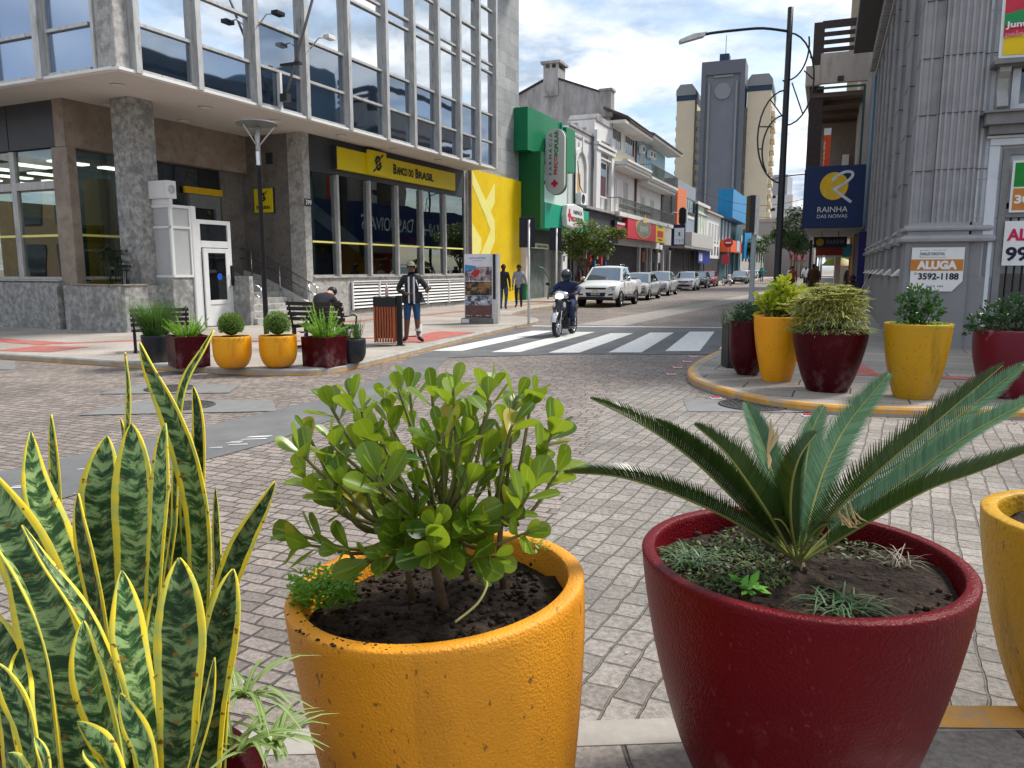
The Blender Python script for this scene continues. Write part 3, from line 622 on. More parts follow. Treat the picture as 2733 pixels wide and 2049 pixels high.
# platform lift -----------------------------------------------------------------
lf = thing('platform_lift', 'white framed wheelchair platform lift with glass door beside the bank steps', 'lift', (*O_B, 0), frame(AZ))
m_lf = pm('lift_white', (.66, .67, .67), .35, .05); m_lg = pm('lift_grey_panel', (.42, .43, .43), .5, .05)
Y = .25
pt('door_frame', MB().box(2.02, 2.14, Y, Y + .1, .1, 2.95).box(3.10, 3.22, Y, Y + .1, .1, 2.95).box(2.14, 3.10, Y, Y + .1, 2.84, 2.95).box(2.14, 3.10, Y, Y + .1, 2.22, 2.40), m_lf, lf, bevel=.01)
pt('upper_pane', MB().box(2.14, 3.10, Y + .04, Y + .06, 2.40, 2.84), M['gl_dark'], lf)
dd = pt('door', MB().box(2.16, 2.32, Y - .05, Y, .12, 2.2).box(2.94, 3.08, Y - .05, Y, .12, 2.2).box(2.32, 2.94, Y - .05, Y, 2.08, 2.2).box(2.32, 2.94, Y - .05, Y, .70, .82).box(2.32, 2.94, Y - .03, Y - .01, .12, .70), m_lf, lf, bevel=.008)
pt('pane', MB().box(2.32, 2.94, Y - .035, Y - .015, .82, 2.08), M['gl_low'], dd)
pt('handle', MB().tube([(3.01, Y - .06, 1.15), (3.01, Y - .11, 1.18), (3.01, Y - .11, 1.45), (3.01, Y - .06, 1.48)], .015, 8), M['chrome'], dd)
pt('sticker', MB().lathe([(.001, 0), (.09, 0)], (0, 0, 0), 20), pm('sticker_blue', (.01, .08, .5), .5), dd, loc=(2.7, Y - .04, 1.45)).rotation_euler.x = R(90)
pt('control_box', MB().box(3.13, 3.21, Y - .07, Y, 1.2, 1.75), M['black'], lf, bevel=.01)
pt('mast', MB().box(1.84, 2.01, Y - .03, Y + .12, .1, 3.28), m_lf, lf, bevel=.03)
pt('cabinet', MB().box(1.22, 1.83, Y + .02, Y + .75, 1.47, 3.24), m_lg, lf, bevel=.01)
pt('cabinet_trim', MB().box(1.2, 1.85, Y - .01, Y + .02, 1.44, 1.5).box(1.2, 1.85, Y - .01, Y + .02, 2.68, 2.74).box(1.2, 1.85, Y - .01, Y + .02, 3.2, 3.27).box(1.2, 1.26, Y - .012, Y + .018, 1.5, 3.2).box(1.79, 1.85, Y - .012, Y + .018, 1.5, 3.2)
   .box(1.18, 1.22, Y - .01, Y + .78, 1.44, 1.5).box(1.18, 1.22, Y - .01, Y + .78, 2.68, 2.74).box(1.18, 1.22, Y - .01, Y + .78, 3.2, 3.27).box(1.18, 1.22, Y - .01, Y + .05, 1.5, 3.2).box(1.18, 1.22, Y + .72, Y + .78, 1.5, 3.2), m_lf, lf)
pt('top_box', MB().box(1.12, 1.42, Y - .02, Y + .75, 3.42, 3.86).box(1.2, 1.3, Y, Y + .7, 3.27, 3.42), m_lf, lf, bevel=.01)
pt('fan_grille', MB().lathe([(.001, 0), (.11, 0), (.11, -.01), (.08, -.01)], (0, 0, 0), 20), m_lg, lf, loc=(1.27, Y - .022, 3.64)).rotation_euler.x = R(90)
pt('plinth', MB().box(1.16, 2.0, Y + .02, Y + 1.35, .0, 1.44), M['granite'], lf, bevel=.01)
# ================================================================ LEFT ROW OF SHOPS (frame L: x along street, -y towards street)
def bthing(name, label, cat='building', O=O_L, az=AL, group=None): return thing(name, label, cat, (*O, 0), frame(az), group)
def lp(par, name, mb, mat, **k): return mb.build(name, mat, par, **k)
def window(par, x0, x1, z0, z1, y=0., frame_m=None, glass=None, mull=1, depth=.12, sill=True, name='window', bars=0):
    fm = frame_m or M['white']; mb = MB()
    mb.box(x0 - .07, x0, y - .05, y - .003, z0, z1).box(x1, x1 + .07, y - .05, y - .003, z0, z1).box(x0 - .07, x1 + .07, y - .05, y - .003, z1, z1 + .08)
    o = lp(par, name, mb, fm)
    g_ = MB().box(x0, x1, y - .02, y - .004, z0, z1).build('pane', glass or M['gl_dark'], o)
    if mull:
        mm = MB()
        for k in range(1, mull + 1):
            xx = x0 + (x1 - x0) * k / (mull + 1); mm.box(xx - .025, xx + .025, y - .035, y - .021, z0, z1)
        mm.build('mullion', fm, o)
    if sill: MB().box(x0 - .12, x1 + .12, y - .14, y - .004, z0 - .1, z0 - .002).build('sill', fm, o)
    return o
def ac_unit(par, x, y, z, name='air_conditioner', s=1.):
    a = MB().box(x, x + .8 * s, y - .32 * s, y, z, z + .55 * s).build(name, M['white'], par, bevel=.015)
    MB().lathe([(.001, 0), (.2 * s, 0), (.22 * s, .02), (.2 * s, .03)], (0, 0, 0), 16).build('fan_grille', M['darkmetal'], a, loc=(x + .3 * s, y - .321 * s, z + .28 * s)).rotation_euler.x = R(90)
    return a
m_tile = pm('roof_tiles', (.10, .075, .065), .85, .4, scale=8, patch=(.05, .045, .04), pscale=2)
m_stained = pm('stained_render', (.36, .345, .34), .9, .15, scale=1.5, stretch=(1, 1, .35), patch=(.20, .175, .165), pscale=1.1, pw=(.46, .66), bump=.15)
m_wht2 = pm('weathered_white', (.66, .655, .65), .8, .1, scale=3, stretch=(1, 1, .4), patch=(.45, .44, .43), pscale=1.5, pw=(.55, .8))
m_cream = pm('cream_paint', (.66, .60, .46), .75, .06)
m_lblue = pm('pale_blue_paint', (.34, .50, .58), .75, .08)
m_shutter = pm('shutter_grey', (.40, .40, .37), .7, .15, scale=3, stretch=(1, 1, 14))
m_maroonw = pm('dark_red_window', (.07, .02, .03), .5)
m_shopdark = pm('shop_interior_dark', (.022, .020, .024), .8, .6, scale=2.5, col2=(.06, .05, .05))
m_shopgrey = pm('shop_wall_grey', (.26, .255, .245), .7, .15, scale=2)
# --- pharmacy ---------------------------------------------------------------
ph = bthing('pharmacy_building', 'pharmacy with dark green fin, stepped green box canopy and glazed doorway')
lp(ph, 'wall', MB().box(.05, 7.6, .0, 9, 0, 9.6), m_wht2)
lp(ph, 'green_fin', MB().box(.02, .6, -1.16, -.004, 3.66, 7.4), pm('dark_green_panel', (.003, .095, .03), .5, .1))
cb_ = MB(); n_ = 10; xs = [-.6 + 5.2 * k / n_ for k in range(n_ + 1)]
def yc(x): return -.72 - .10 * math.sin((x + .6) / 5.2 * math.pi)
cb_.prism([(x, yc(x)) for x in xs] + [(4.6, -.003), (-.6, -.003)], 7.4, 9.42, 'z'); lp(ph, 'green_canopy', cb_, M['green'])
lp(ph, 'green_canopy', MB().box(4.61, 6.1, -.9, -.003, 7.0, 9.3), M['green'])
lp(ph, 'canopy_joint', MB().box(4.0, 4.06, -.86, -.6, 7.4, 9.43), M['teal'])
lp(ph, 'fascia', MB().box(.6, 8.0, -1.18, -.004, 3.7, 5.0), M['teal'], bevel=.02)
lp(ph, 'entrance_wall', MB().box(.1, 4.9, -.02, -.004, .1, 3.69).box(4.9, 5.5, -.5, -.004, .1, 3.69), m_shopgrey)
lp(ph, 'shutter_box', MB().box(.62, 4.8, -.3, -.021, 3.0, 3.69), pm('shutter_dark', (.06, .06, .058), .6, .2, stretch=(1, 1, 9)))
dd = lp(ph, 'doorway', MB().box(1.2, 3.6, -.06, -.021, .1, 2.9), pm('doorway_dark', (.10, .12, .11), .4, .5, scale=2))
dp = lp(ph, 'poster_column', MB().box(-.02, .34, -.42, -.06, .1, 3.0), pm('poster_white', (.68, .62, .62), .6, .08, scale=5))
lp(ph, 'poster_base', MB().box(-.03, .35, -.43, -.05, .1, .95), M['green'])
for k, z in enumerate((2.25, 1.85)): marks(3, (.24, .2), (.04, -.424, z), (1, 0, 0), (0, 0, 1), pm('poster_ink', (.6, .25, .25)), ph, .001)
lp(ph, 'info_pillar', MB().box(5.0, 5.45, -.62, -.51, .1, 3.69), M['white']); lp(ph, 'info_pillar_base', MB().box(4.8, 5.6, -.7, -.621, .1, 1.0), pm('dark_green_panel', (.003, .095, .03)))
for z, h in ((2.9, .35), (2.1, .3), (1.3, .3)): lp(ph, 'notice', MB().box(5.1, 5.32, -.635, -.621, z, z + h), M['darkmetal'])
lp(ph, 'doorway_sign', MB().box(.9, 3.4, -.36, -.31, 2.72, 3.0), pm('sign_cream', (.72, .74, .55), .5), bevel=.1)
text('FARMÁCIA POPULAR', (1.6, .16), (1.6, -.37, 2.78), (1, 0, 0), (0, 0, 1), M['green'], 'lettering', ph)
lp(ph, 'handrail', MB().tube([(1.9, -.9, .1), (2.15, -.9, .6), (2.1, -.9, 1.2), (1.6, -.7, 1.7), (1.2, -.6, 1.75)], .05, 8), pm('rail_green_grey', (.10, .20, .16), .4))
sg = bthing('shop_sign', 'tall grey capsule sign lettered FARMÁCIA PREÇOPOPULAR with a red cross', 'sign')
def capsule(cx, cz, w_, h_, n=14):
    r = w_ / 2; return [(cx + r * math.cos(a), cz + h_ / 2 - r + r * math.sin(a)) for a in [math.pi * k / n for k in range(n + 1)]] + [(cx + r * math.cos(a), cz - h_ / 2 + r + r * math.sin(a)) for a in [math.pi + math.pi * k / n for k in range(n + 1)]]
lp(sg, 'panel', MB().prism([(y, z) for y, z in capsule(-1.37, 7.08, 1.02, 3.25)], 1.5, 1.75, 'x'), pm('sign_grey', (.56, .55, .53), .5, .03))
lp(sg, 'back', MB().prism([(y, z) for y, z in capsule(-1.37, 7.08, 1.08, 3.31)], 1.751, 1.9, 'x'), M['green'])
lp(sg, 'bracket', MB().box(1.6, 1.8, -1.0, -.6, 7.0, 7.15).box(1.6, 1.8, -1.0, -.6, 6.0, 6.15), M['darkmetal'])
text('FARMÁCIA', (2.05, .20), (1.492, -1.22, 6.42), (0, 0, 1), (0, 1, 0), pm('dark_teal_ink', (.01, .05, .05)), 'lettering', sg, font_spacing=1.5)
text('PREÇO', (.92, .24), (1.492, -1.56, 6.42), (0, 0, 1), (0, 1, 0), M['red'], 'lettering', sg, bold=.03)
text('POPULAR', (1.22, .22), (1.492, -1.56, 7.36), (0, 0, 1), (0, 1, 0), M['green'], 'lettering', sg, bold=.03)
lp(sg, 'emblem', MB().box(1.48, 1.499, -1.55, -1.19, 5.91, 6.05).box(1.479, 1.498, -1.44, -1.30, 5.80, 6.16), pm('cross_red', (.6, .01, .05)))
s2 = bthing('shop_sign', 'white rounded badge sign with small lettering on the teal pharmacy fascia', 'sign')
lp(s2, 'panel', MB().prism([(3.15, 3.95), (3.0, 4.5), (3.2, 5.05), (4.4, 5.18), (5.9, 5.05), (6.1, 4.5), (5.9, 3.95), (4.4, 3.85)], -1.5, -1.19, 'y'), M['white'], bevel=.06)
text('FARMÁCIA', (1.5, .28), (4.2, -1.51, 4.62), (1, 0, 0), (0, 0, 1), M['darkmetal'], 'lettering', s2)
text('PREÇO', (.85, .30), (3.75, -1.51, 4.18), (1, 0, 0), (0, 0, 1), M['red'], 'lettering', s2, bold=.03)
text('POPULAR', (1.1, .30), (4.68, -1.51, 4.18), (1, 0, 0), (0, 0, 1), M['green'], 'lettering', s2, bold=.03)
lp(s2, 'emblem', MB().box(3.4, 3.62, -1.515, -1.501, 4.2, 4.85).box(3.25, 3.77, -1.516, -1.502, 4.42, 4.6), M['red'])
# --- ornate white building -----------------------------------------------------
ob = bthing('ornate_building', 'ornate weathered white building with round-arched window beside the pharmacy')
X0, X1 = 7.62, 16.2
lp(ob, 'wall', MB().box(X0, X1, 0, 9, 3.4, 9.95), m_wht2)
lp(ob, 'parapet', MB().box(X0, 12, -.12, .25, 9.96, 10.12).box(X0, 12, -.05, .2, 9.5, 9.62).box(8.9, 9.2, -.1, .3, 10.12, 10.3).box(10.6, 10.9, -.1, .3, 10.12, 10.3), m_stained)
lp(ob, 'pier', MB().box(12.0, 16.15, -.22, 1.6, 9.98, 10.0 + 1.0).box(12.0, 12.9, -.4, -.221, 3.4, 10.4).box(15.5, 16.15, -.4, -.221, 3.4, 10.4), m_wht2)
ap = [(12.45, 10.4)] + [(12.45 + .55 * (1 - math.cos(a)), 10.6 + .9 * math.sin(a)) for a in [math.pi / 2 * k / 6 for k in range(1, 7)]]
lp(ob, 'pediment', MB().prism([(12.2, 11.0), (12.2, 11.15), (12.5, 11.45), (13.1, 11.5), (13.2, 11.35), (15.9, 11.35), (15.9, 11.0)], -.3, 1.6, 'y'), m_stained)
lp(ob, 'cornice', MB().box(11.9, 16.2, -.55, -.2, 9.5, 9.66).box(11.95, 16.2, -.48, -.2, 9.2, 9.4).box(12.9, 15.5, -.36, -.221, 8.75, 8.85), m_wht2)
def arch_win(par, cx, z0, zs, r, y, mat_trim, glass):
    t1 = []; n = 14
    outer = [(cx + (r + .3) * math.cos(math.pi * k / n), zs + (r + .3) * math.sin(math.pi * k / n)) for k in range(n + 1)]
    inner = [(cx + r * math.cos(math.pi * k / n), zs + r * math.sin(math.pi * k / n)) for k in range(n + 1)]
    mb = MB()
    for k in range(n): mb.prism([outer[k], outer[k + 1], inner[k + 1], inner[k]], y - .16, y - .003, 'y')
    mb.box(cx - r - .3, cx - r, y - .16, y - .003, z0, zs).box(cx + r, cx + r + .3, y - .16, y - .003, z0, zs).box(cx - .12, cx + .12, y - .24, y - .161, zs + r, zs + r + .9)
    o = lp(par, 'window', mb, mat_trim)
    MB().prism(inner + [(cx - r, z0), (cx + r, z0)], y - .02, y - .004, 'y').build('pane', glass, o); return o
arch_win(ob, 9.75, 5.8, 7.75, .95, 0, m_wht2, M['offwhite'])
lp(ob, 'window_board', MB().box(8.9, 9.7, -.08, -.021, 5.9, 7.4), pm('plywood', (.45, .27, .10), .8))
window(ob, 13.2, 14.6, 6.4, 8.55, -.225, m_wht2, m_maroonw, 0); lp(ob, 'upper_pane', MB().box(13.2, 14.6, -.26, -.246, 7.7, 8.5), M['gl_dark'])
lp(ob, 'ledge', MB().box(8.1, 16.3, -1.0, -.1, 5.25, 5.4), m_stained)
lp(ob, 'pipe', MB().tube([(7.9, -.3, 9.2), (7.9, -.3, 5.4)], .07, 6).tube([(8.3, -.35, 8.0), (8.6, -.4, 6.6), (9.6, -.3, 6.2)], .03, 5), M['darkmetal'])
ac_unit(ob, 8.7, -.05, 5.5, s=1.3)
lp(ob, 'shopfront', MB().box(8.05, 16.2, -.02, 9, .1, 3.39), m_shopdark)
lp(ob, 'shop_fascia', MB().box(8.05, 9.3, -.1, -.021, 3.4, 5.24), M['black']); lp(ob, 'shop_fascia', MB().box(9.35, 16.2, -.75, -.1, 3.4, 5.24), pm('anthracite', (.045, .045, .05), .6))
for x in (8.4, 10.4, 12.6, 14.6): lp(ob, 'shop_pillar', MB().box(x, x + .3, -.12, -.021, .1, 3.4), M['darkmetal'])
for k in range(14):
    x = 9.2 + k * .5; lp(ob, 'display_item', MB().box(x, x + .3, -.3, -.13, .9 + (k * 7 % 5) * .35, 1.5 + (k * 7 % 5) * .35), [m_maroonw, M['denim'], m_shopgrey, M['cloth_brown'], M['red']][k % 5])
ps = bthing('shop_sign', 'small red and black lightbox sign lettered PREMIUM', 'sign')
lp(ps, 'panel', MB().box(14.9, 17.7, -1.0, -.76, 3.75, 4.65), pm('premium_red', (.55, .01, .06), .5)); lp(ps, 'header', MB().box(14.9, 17.7, -1.03, -.75, 4.66, 4.82), M['white'])
lp(ps, 'side', MB().box(14.4, 14.85, -1.0, -.76, 4.0, 4.9), M['ink'])
text('PREMIUM', (2.4, .42), (15.1, -1.01, 3.95), (1, 0, 0), (0, 0, 1), M['ink'], 'lettering', ps, bold=.03)
# --- gabled building -----------------------------------------------------------------
gb = bthing('gabled_building', 'three-storey white building with stained gable wall, big chimney and tiled roof')
X0, X1 = 16.2, 23.7
lp(gb, 'gable_wall', MB().prism([(.0, 3.4), (.0, 11.9), (.0, 13.5), (.75, 13.55), (4.3, 14.85), (8.8, 13.0), (8.8, 3.4)], 16.2, 16.5, 'x'), m_stained)
lp(gb, 'gable_coping', MB().prism([(.7, 13.56), (.7, 13.66), (3.7, 14.78), (3.7, 14.66)], 16.1, 16.6, 'x').prism([(4.85, 14.66), (4.85, 14.78), (8.9, 13.1), (8.9, 12.98)], 16.1, 16.6, 'x'), M['darkmetal'])
lp(gb, 'parapet_pier', MB().box(16.05, 16.9, -.1, .7, 11.9, 13.6).box(15.98, 16.97, -.17, .77, 13.6, 13.75), m_stained)
ch = lp(gb, 'chimney', MB().box(16.1, 17.6, 3.72, 4.82, 13.6, 15.45).box(16.1, 16.25, 3.72, 3.9, 15.45, 15.75).box(16.1, 16.25, 4.2, 4.35, 15.45, 15.75).box(16.1, 16.25, 4.65, 4.82, 15.45, 15.75).box(17.4, 17.6, 3.72, 4.82, 15.45, 15.75), m_stained)
MB().box(15.95, 17.75, 3.55, 4.98, 15.752, 15.92).build('cap', m_stained, ch)
lp(gb, 'wall', MB().box(16.5, X1, 0, 8.8, 3.4, 11.55), m_wht2)
lp(gb, 'eave', MB().box(15.6, X1 - .1, -1.25, .0, 11.35, 11.55), M['offwhite'])
lp(gb, 'roof', MB().prism([(-1.35, 11.56), (-1.35, 11.68), (4.3, 14.3), (9.0, 12.4), (9.0, 12.2)], 16.51, 23.6, 'x'), m_tile)
for k in range(26):
    x = 15.7 + k * .31; lp(gb, 'roof_tile', MB().tube([(x, -1.38, 11.70), (x, .3, 12.45)], .10, 6), m_tile)
window(gb, 16.9, 19.0, 10.1, 11.3, 0, mull=3, sill=False); window(gb, 20.2, 22.9, 10.1, 11.3, 0, mull=4, sill=False)
lp(gb, 'panel', MB().box(16.6, 23.5, -.06, -.003, 9.2, 9.95), m_cream)
lp(gb, 'ledge', MB().box(13.2 + 3, X1, -1.2, -.002, 8.75, 8.95).box(16.3, X1, -1.3, -.9, 8.951, 9.1).box(16.3, X1, -1.1, -.002, 8.55, 8.749), M['offwhite'])
for x0, x1 in ((16.9, 17.7), (20.1, 21.3)):
    o = window(gb, x0, x1, 5.7, 8.0, 0, m_wht2, m_shutter, 0, sill=False)
lp(gb, 'panel_moulding', MB().box(18.2, 18.27, -.04, -.003, 6.3, 7.9).box(19.4, 19.47, -.04, -.003, 6.3, 7.9).box(18.2, 19.47, -.04, -.003, 7.9, 7.97), M['white'])
lp(gb, 'downpipe', MB().tube([(23.4, -.1, 8.6), (23.4, -.1, 5.5)], .09, 8).tube([(23.15, -.12, 11.3), (23.15, -.12, 9.1)], .08, 8), pm('rusty_pipe', (.13, .06, .05), .7))
def ironbalcony(par, x0, x1, y0, zf, zt, name='balcony', scroll=True, floor=True):
    if floor: o = lp(par, name, MB().box(x0, x1, y0, -.003, zf - .18, zf).box(x0, x1, y0 + .1, -.003, zf - .32, zf - .181), M['offwhite'])
    mb = MB(); mb.box(x0, x1, y0 + .02, y0 + .06, zt - .05, zt).box(x0, x1, y0 + .02, y0 + .05, zf + .05, zf + .09).box(x0, x0 + .04, y0 + .06, -.01, zt - .05, zt)
    n = int((x1 - x0) / .14)
    for k in range(n + 1):
        x = x0 + (x1 - x0) * k / n; mb.box(x - .012, x + .012, y0 + .03, y0 + .05, zf, zt - .051)
        if scroll and k % 2 == 0: mb.tube([(x + .07 * math.cos(a), y0 + .02, zf + .42 + .18 * math.sin(a)) for a in [i * math.pi / 3 for i in range(7)]], .018, 4)
    for k in range(6): mb.box(x0 + .005, x0 + .03, y0 + .1 + k * .18, y0 + .12 + k * .18, zf, zt - .051)
    lp(par, 'balcony_railing', mb, pm('weathered_iron', (.13, .14, .13), .7, .3))
lp(gb, 'balcony', MB().box(14.6, X1, -1.25, -.003, 5.2, 5.48), M['offwhite'])
ironbalcony(gb, 14.6, X1, -1.25, 5.48, 6.42, floor=False)
lp(gb, 'shopfront', MB().box(16.2, X1, -.02, 5, .1, 3.39), m_shopdark)
# --- blue upper building ---------------------------------------------------------------
ub = bthing('blue_building', 'pale blue and white building with upper balcony and air conditioners under wide eaves')
X0, X1 = 23.72, 34.3
lp(ub, 'wall', MB().box(X0, X1, .02, 9, 3.4, 8.7), m_wht2); lp(ub, 'upper_wall', MB().box(X0, X1, .02, 9, 8.701, 11.6), m_lblue)
lp(ub, 'eave', MB().box(X0, X1 + .9, -1.3, .02, 11.62, 11.82), M['offwhite']); lp(ub, 'roof', MB().prism([(-1.4, 11.83), (-1.4, 11.93), (4.5, 14.0), (9.3, 12.1), (9.3, 11.83)], X0, X1 + .8, 'x'), m_tile)
lp(ub, 'chimney', MB().box(23.0, 23.9, 2.0, 2.8, 12.5, 14.1), m_stained)
for x in (24.1, 26.8, 27.9): ac_unit(ub, x, -.1, 10.6)
window(ub, 24.8, 26.1, 8.75, 10.5, .02, m_lblue, m_shutter, 0, sill=False); window(ub, 30.0, 31.3, 8.75, 10.3, .02, m_lblue, pm('brown_door', (.12, .08, .06)), 0, sill=False)
ironbalcony(ub, 23.8, 34.2, -1.25, 8.75, 9.68, scroll=False); lp(ub, 'balcony_brackets', MB().box(23.72, 34.2, -1.0, -.003, 8.2, 8.42), m_wht2)
for x0 in (25.6, 29.0, ): window(ub, x0, x0 + 1.1, 5.6, 7.4, .02, m_wht2, m_shutter, 0, sill=False)
lp(ub, 'downpipe', MB().box(33.0, 34.2, -.08, .0, 5.5, 8.2), pm('dark_recess', (.03, .028, .03)))
lp(ub, 'balcony', MB().box(X0, 32.6, -1.25, -.003, 5.2, 5.48), M['offwhite']); ironbalcony(ub, X0, 32.6, -1.25, 5.48, 6.4, floor=False, scroll=False)
lp(ub, 'shopfront', MB().box(X0, X1 + 5, -.02, 5, .1, 3.39), m_shopdark)
for k, x in enumerate((24.5, 27.0, 28.6, 31, 33.4, 36.2)): lp(ub, 'shop_pillar', MB().box(x, x + .35, -.25, -.03, .1, 3.4), m_shopgrey if k % 2 else M['alu'])
for k, x in enumerate((26.2, 29.9, 32.0)): lp(ub, 'shop_notice', MB().box(x, x + .9, -.1, -.03, 2.2, 3.1), [pm('poster_orange', (.3, .08, .03)), M['darkmetal'], M['cloth_white']][k])
rs = bthing('shop_sign', 'large red fascia sign with gold-rimmed grey oval emblem', 'sign')
lp(rs, 'panel', MB().box(17.0, 25.9, -1.2, -.78, 3.82, 5.5), pm('fascia_red', (.50, .02, .035), .45, .06))
ell = lambda rx, rz, n=28: [(21.6 + rx * math.cos(2 * math.pi * k / n), 4.66 + rz * math.sin(2 * math.pi * k / n)) for k in range(n)]
lp(rs, 'emblem_rim', MB().prism(ell(2.35, .72), -1.23, -1.201, 'y'), pm('gold_rim', (.7, .45, .15), .4)); lp(rs, 'emblem', MB().prism(ell(2.2, .65), -1.25, -1.231, 'y'), pm('emblem_grey', (.17, .17, .13), .5, .3, scale=3))
marks(7, (2.5, .5), (20.5, -1.252, 4.4), (1, 0, 0), (0, 0, 1), pm('emblem_pale', (.45, .5, .42)), rs)
lp(rs, 'flame', MB().prism([(21.2, 5.1), (21.45, 5.55), (21.7, 5.3), (21.9, 5.7), (22.1, 5.3), (22.4, 5.5), (22.5, 5.1)], -1.27, -1.251, 'y'), pm('gold_rim', (.7, .45, .15)))
ys = bthing('shop_sign', 'yellow end panel of the red fascia with small green and red marks', 'sign')
lp(ys, 'panel', MB().box(25.92, 29.2, -1.2, -.78, 3.82, 5.5), pm('sign_yellow', (.75, .50, .02), .5)); lp(ys, 'emblem', MB().box(26.8, 28.2, -1.22, -1.201, 5.0, 5.25), M['green']); lp(ys, 'lettering', MB().box(26.5, 28.6, -1.22, -1.201, 4.25, 4.75), M['red'])
lp(ys, 'lower_line', MB().box(26.8, 28.3, -1.22, -1.201, 3.98, 4.08), M['ink'])
be = bthing('awning_panel', 'plain beige fascia panel right of the yellow sign', 'fascia'); lp(be, 'panel', MB().box(29.22, 32.0, -1.2, -.78, 3.7, 5.5), pm('beige_panel', (.52, .49, .44), .6, .05)); lp(be, 'lamp', MB().box(30, 30.6, -1.4, -1.21, 5.3, 5.4), M['white'])
vs = bthing('shop_sign', 'white and navy lightbox projecting over the pavement beyond the beige fascia', 'sign')
lp(vs, 'box', MB().box(34.0, 34.35, -2.0, -.8, 3.75, 5.6), pm('navy', (.01, .015, .08), .5)); lp(vs, 'panel', MB().box(33.97, 33.999, -1.95, -1.08, 3.85, 5.3), pm('sign_white', (.7, .74, .8), .4))
marks(5, (.6, .28), (33.965, -1.3, 4.1), (0, -1, 0), (0, 0, 1), pm('ink_blue', (.04, .12, .38)), vs); lp(vs, 'emblem', MB().box(33.955, 33.969, -1.6, -1.45, 4.6, 4.95), M['green'])
cs_ = bthing('shop_sign', 'black capsule sign with white edge on the orange wall', 'sign')
lp(cs_, 'panel', MB().prism(capsule(-1.25, 6.5, .62, 1.6), 36.5, 36.7, 'x'), M['ink']); lp(cs_, 'edge', MB().prism(capsule(-1.33, 6.5, .66, 1.64), 36.71, 36.85, 'x'), M['white']); lp(cs_, 'bracket', MB().tube([(36.6, -1.0, 6.7), (36.6, -.5, 6.9), (36.6, .0, 6.6)], .05, 6), M['white'])
# --- grey / orange building --------------------------------------------------------------
go = bthing('grey_building', 'plain blue-grey building with orange corrugated panel and one long window')
lp(go, 'wall', MB().box(39.2, 50.3, 0, 9, 3.4, 10.3), pm('blue_grey_paint', (.24, .28, .33), .8, .06)); lp(go, 'lower_wall', MB().box(34.32, 39.19, .3, 9, 3.4, 8.6), m_shopdark)
for k in range(12): lp(go, 'orange_panel', MB().box(39.3 + k * .39, 39.3 + k * .39 + .34, -.22, -.003, 5.4, 9.5), pm('orange_panel', (.66, .17, .05), .5, .08))
window(go, 44.2, 49.7, 7.55, 8.85, 0, M['darkmetal'], mull=3); lp(go, 'window', MB().box(44.2, 49.7, -.05, -.003, 6.9, 7.2), M['offwhite'])
lp(go, 'canopy', MB().box(42.0, 56, -1.22, -.003, 3.92, 5.3), pm('canopy_grey', (.46, .45, .43), .7, .05)); lp(go, 'canopy_soffit', MB().box(38.5, 56, -1.2, .3, 3.7, 3.91), m_shopgrey)
lp(go, 'shopfront', MB().box(39.4, 56, -.02, 5, .1, 3.69), m_shopdark)
for k in range(5): lp(go, 'shop_pillar', MB().box(40 + k * 3, 40.12 + k * 3, -.9, -.8, .1, 3.7), M['darkmetal'])
bl = bthing('shop_sign', 'royal blue panel with white letters under the grey canopy', 'sign'); lp(bl, 'panel', MB().box(48, 56, -.9, -.8, 2.3, 3.65), pm('royal_blue', (.01, .03, .25), .5)); text('K8', (2, .9), (48.6, -.91, 2.5), (1, 0, 0), (0, 0, 1), M['white'], 'lettering', bl, bold=.03)
# --- small houses ------------------------------------------------------------------------------
gh = bthing('green_house', 'narrow pale green old shop house beyond the grey building')
m_pg = pm('pale_green_paint', (.50, .58, .47), .8, .06)
lp(gh, 'wall', MB().box(50.32, 58.9, 0, 9, 3.0, 8.9), m_pg); lp(gh, 'cornice', MB().box(50.32, 58.9, -.3, -.002, 8.7, 9.0).box(50.32, 58.9, -.15, -.002, 7.8, 7.95), M['offwhite'])
lp(gh, 'edge', MB().box(50.32, 50.7, -.3, -.002, 5.3, 8.7), M['darkmetal'])
for x in (51.6, 54.0, 56.4): window(gh, x, x + 1.1, 5.4, 7.5, 0, m_pg, M['offwhite'], 0)
lp(gh, 'shopfront', MB().box(56.01, 69.8, -.02, 3, .1, 2.99), m_shopdark)
wh = bthing('white_house', 'white old shop house with tiled roof beyond the pale green house')
lp(wh, 'wall', MB().box(58.92, 69.9, 0, 9, 3.0, 8.3), m_wht2); lp(wh, 'roof', MB().prism([(-.4, 8.5), (5, 10.8), (9, 8.9), (9, 8.31), (-.4, 8.31)], 56.5, 70.5, 'x'), pm('sandy_tiles', (.42, .36, .29), .85, .25, scale=3, stretch=(6, 1, 1)))
for x in (60.2, 62.6, 65.0, 67.4): window(wh, x, x + 1.0, 5.2, 7.2, 0, M['white'], m_shutter, 0); window(wh, x, x + 1.0, 3.4, 4.5, 0, M['white'], None, 0, sill=False)
bo = bthing('blue_box_building', 'shop building with bright blue upper box and orange balcony front')
lp(bo, 'wall', MB().box(69.92, 92, 0, 9, 0, 8.4), pm('dark_teal_wall', (.03, .10, .12), .6)); m_bb = pm('bright_blue', (.005, .19, .42), .5, .12, stretch=(5, 5, .1), scale=1)
lp(bo, 'blue_box', MB().box(70, 87, -1.45, .5, 8.35, 12.1), m_bb); lp(bo, 'blue_panel', MB().box(82, 92, -1.8, -1.46, 3.2, 7.4), m_bb)
lp(bo, 'orange_balcony', MB().box(70, 83, -1.4, .0, 3.95, 5.5), pm('orange_front', (.75, .12, .03), .5)); lp(bo, 'notice', MB().box(76, 79, -1.45, -1.41, 4.1, 5.6), m_lblue)
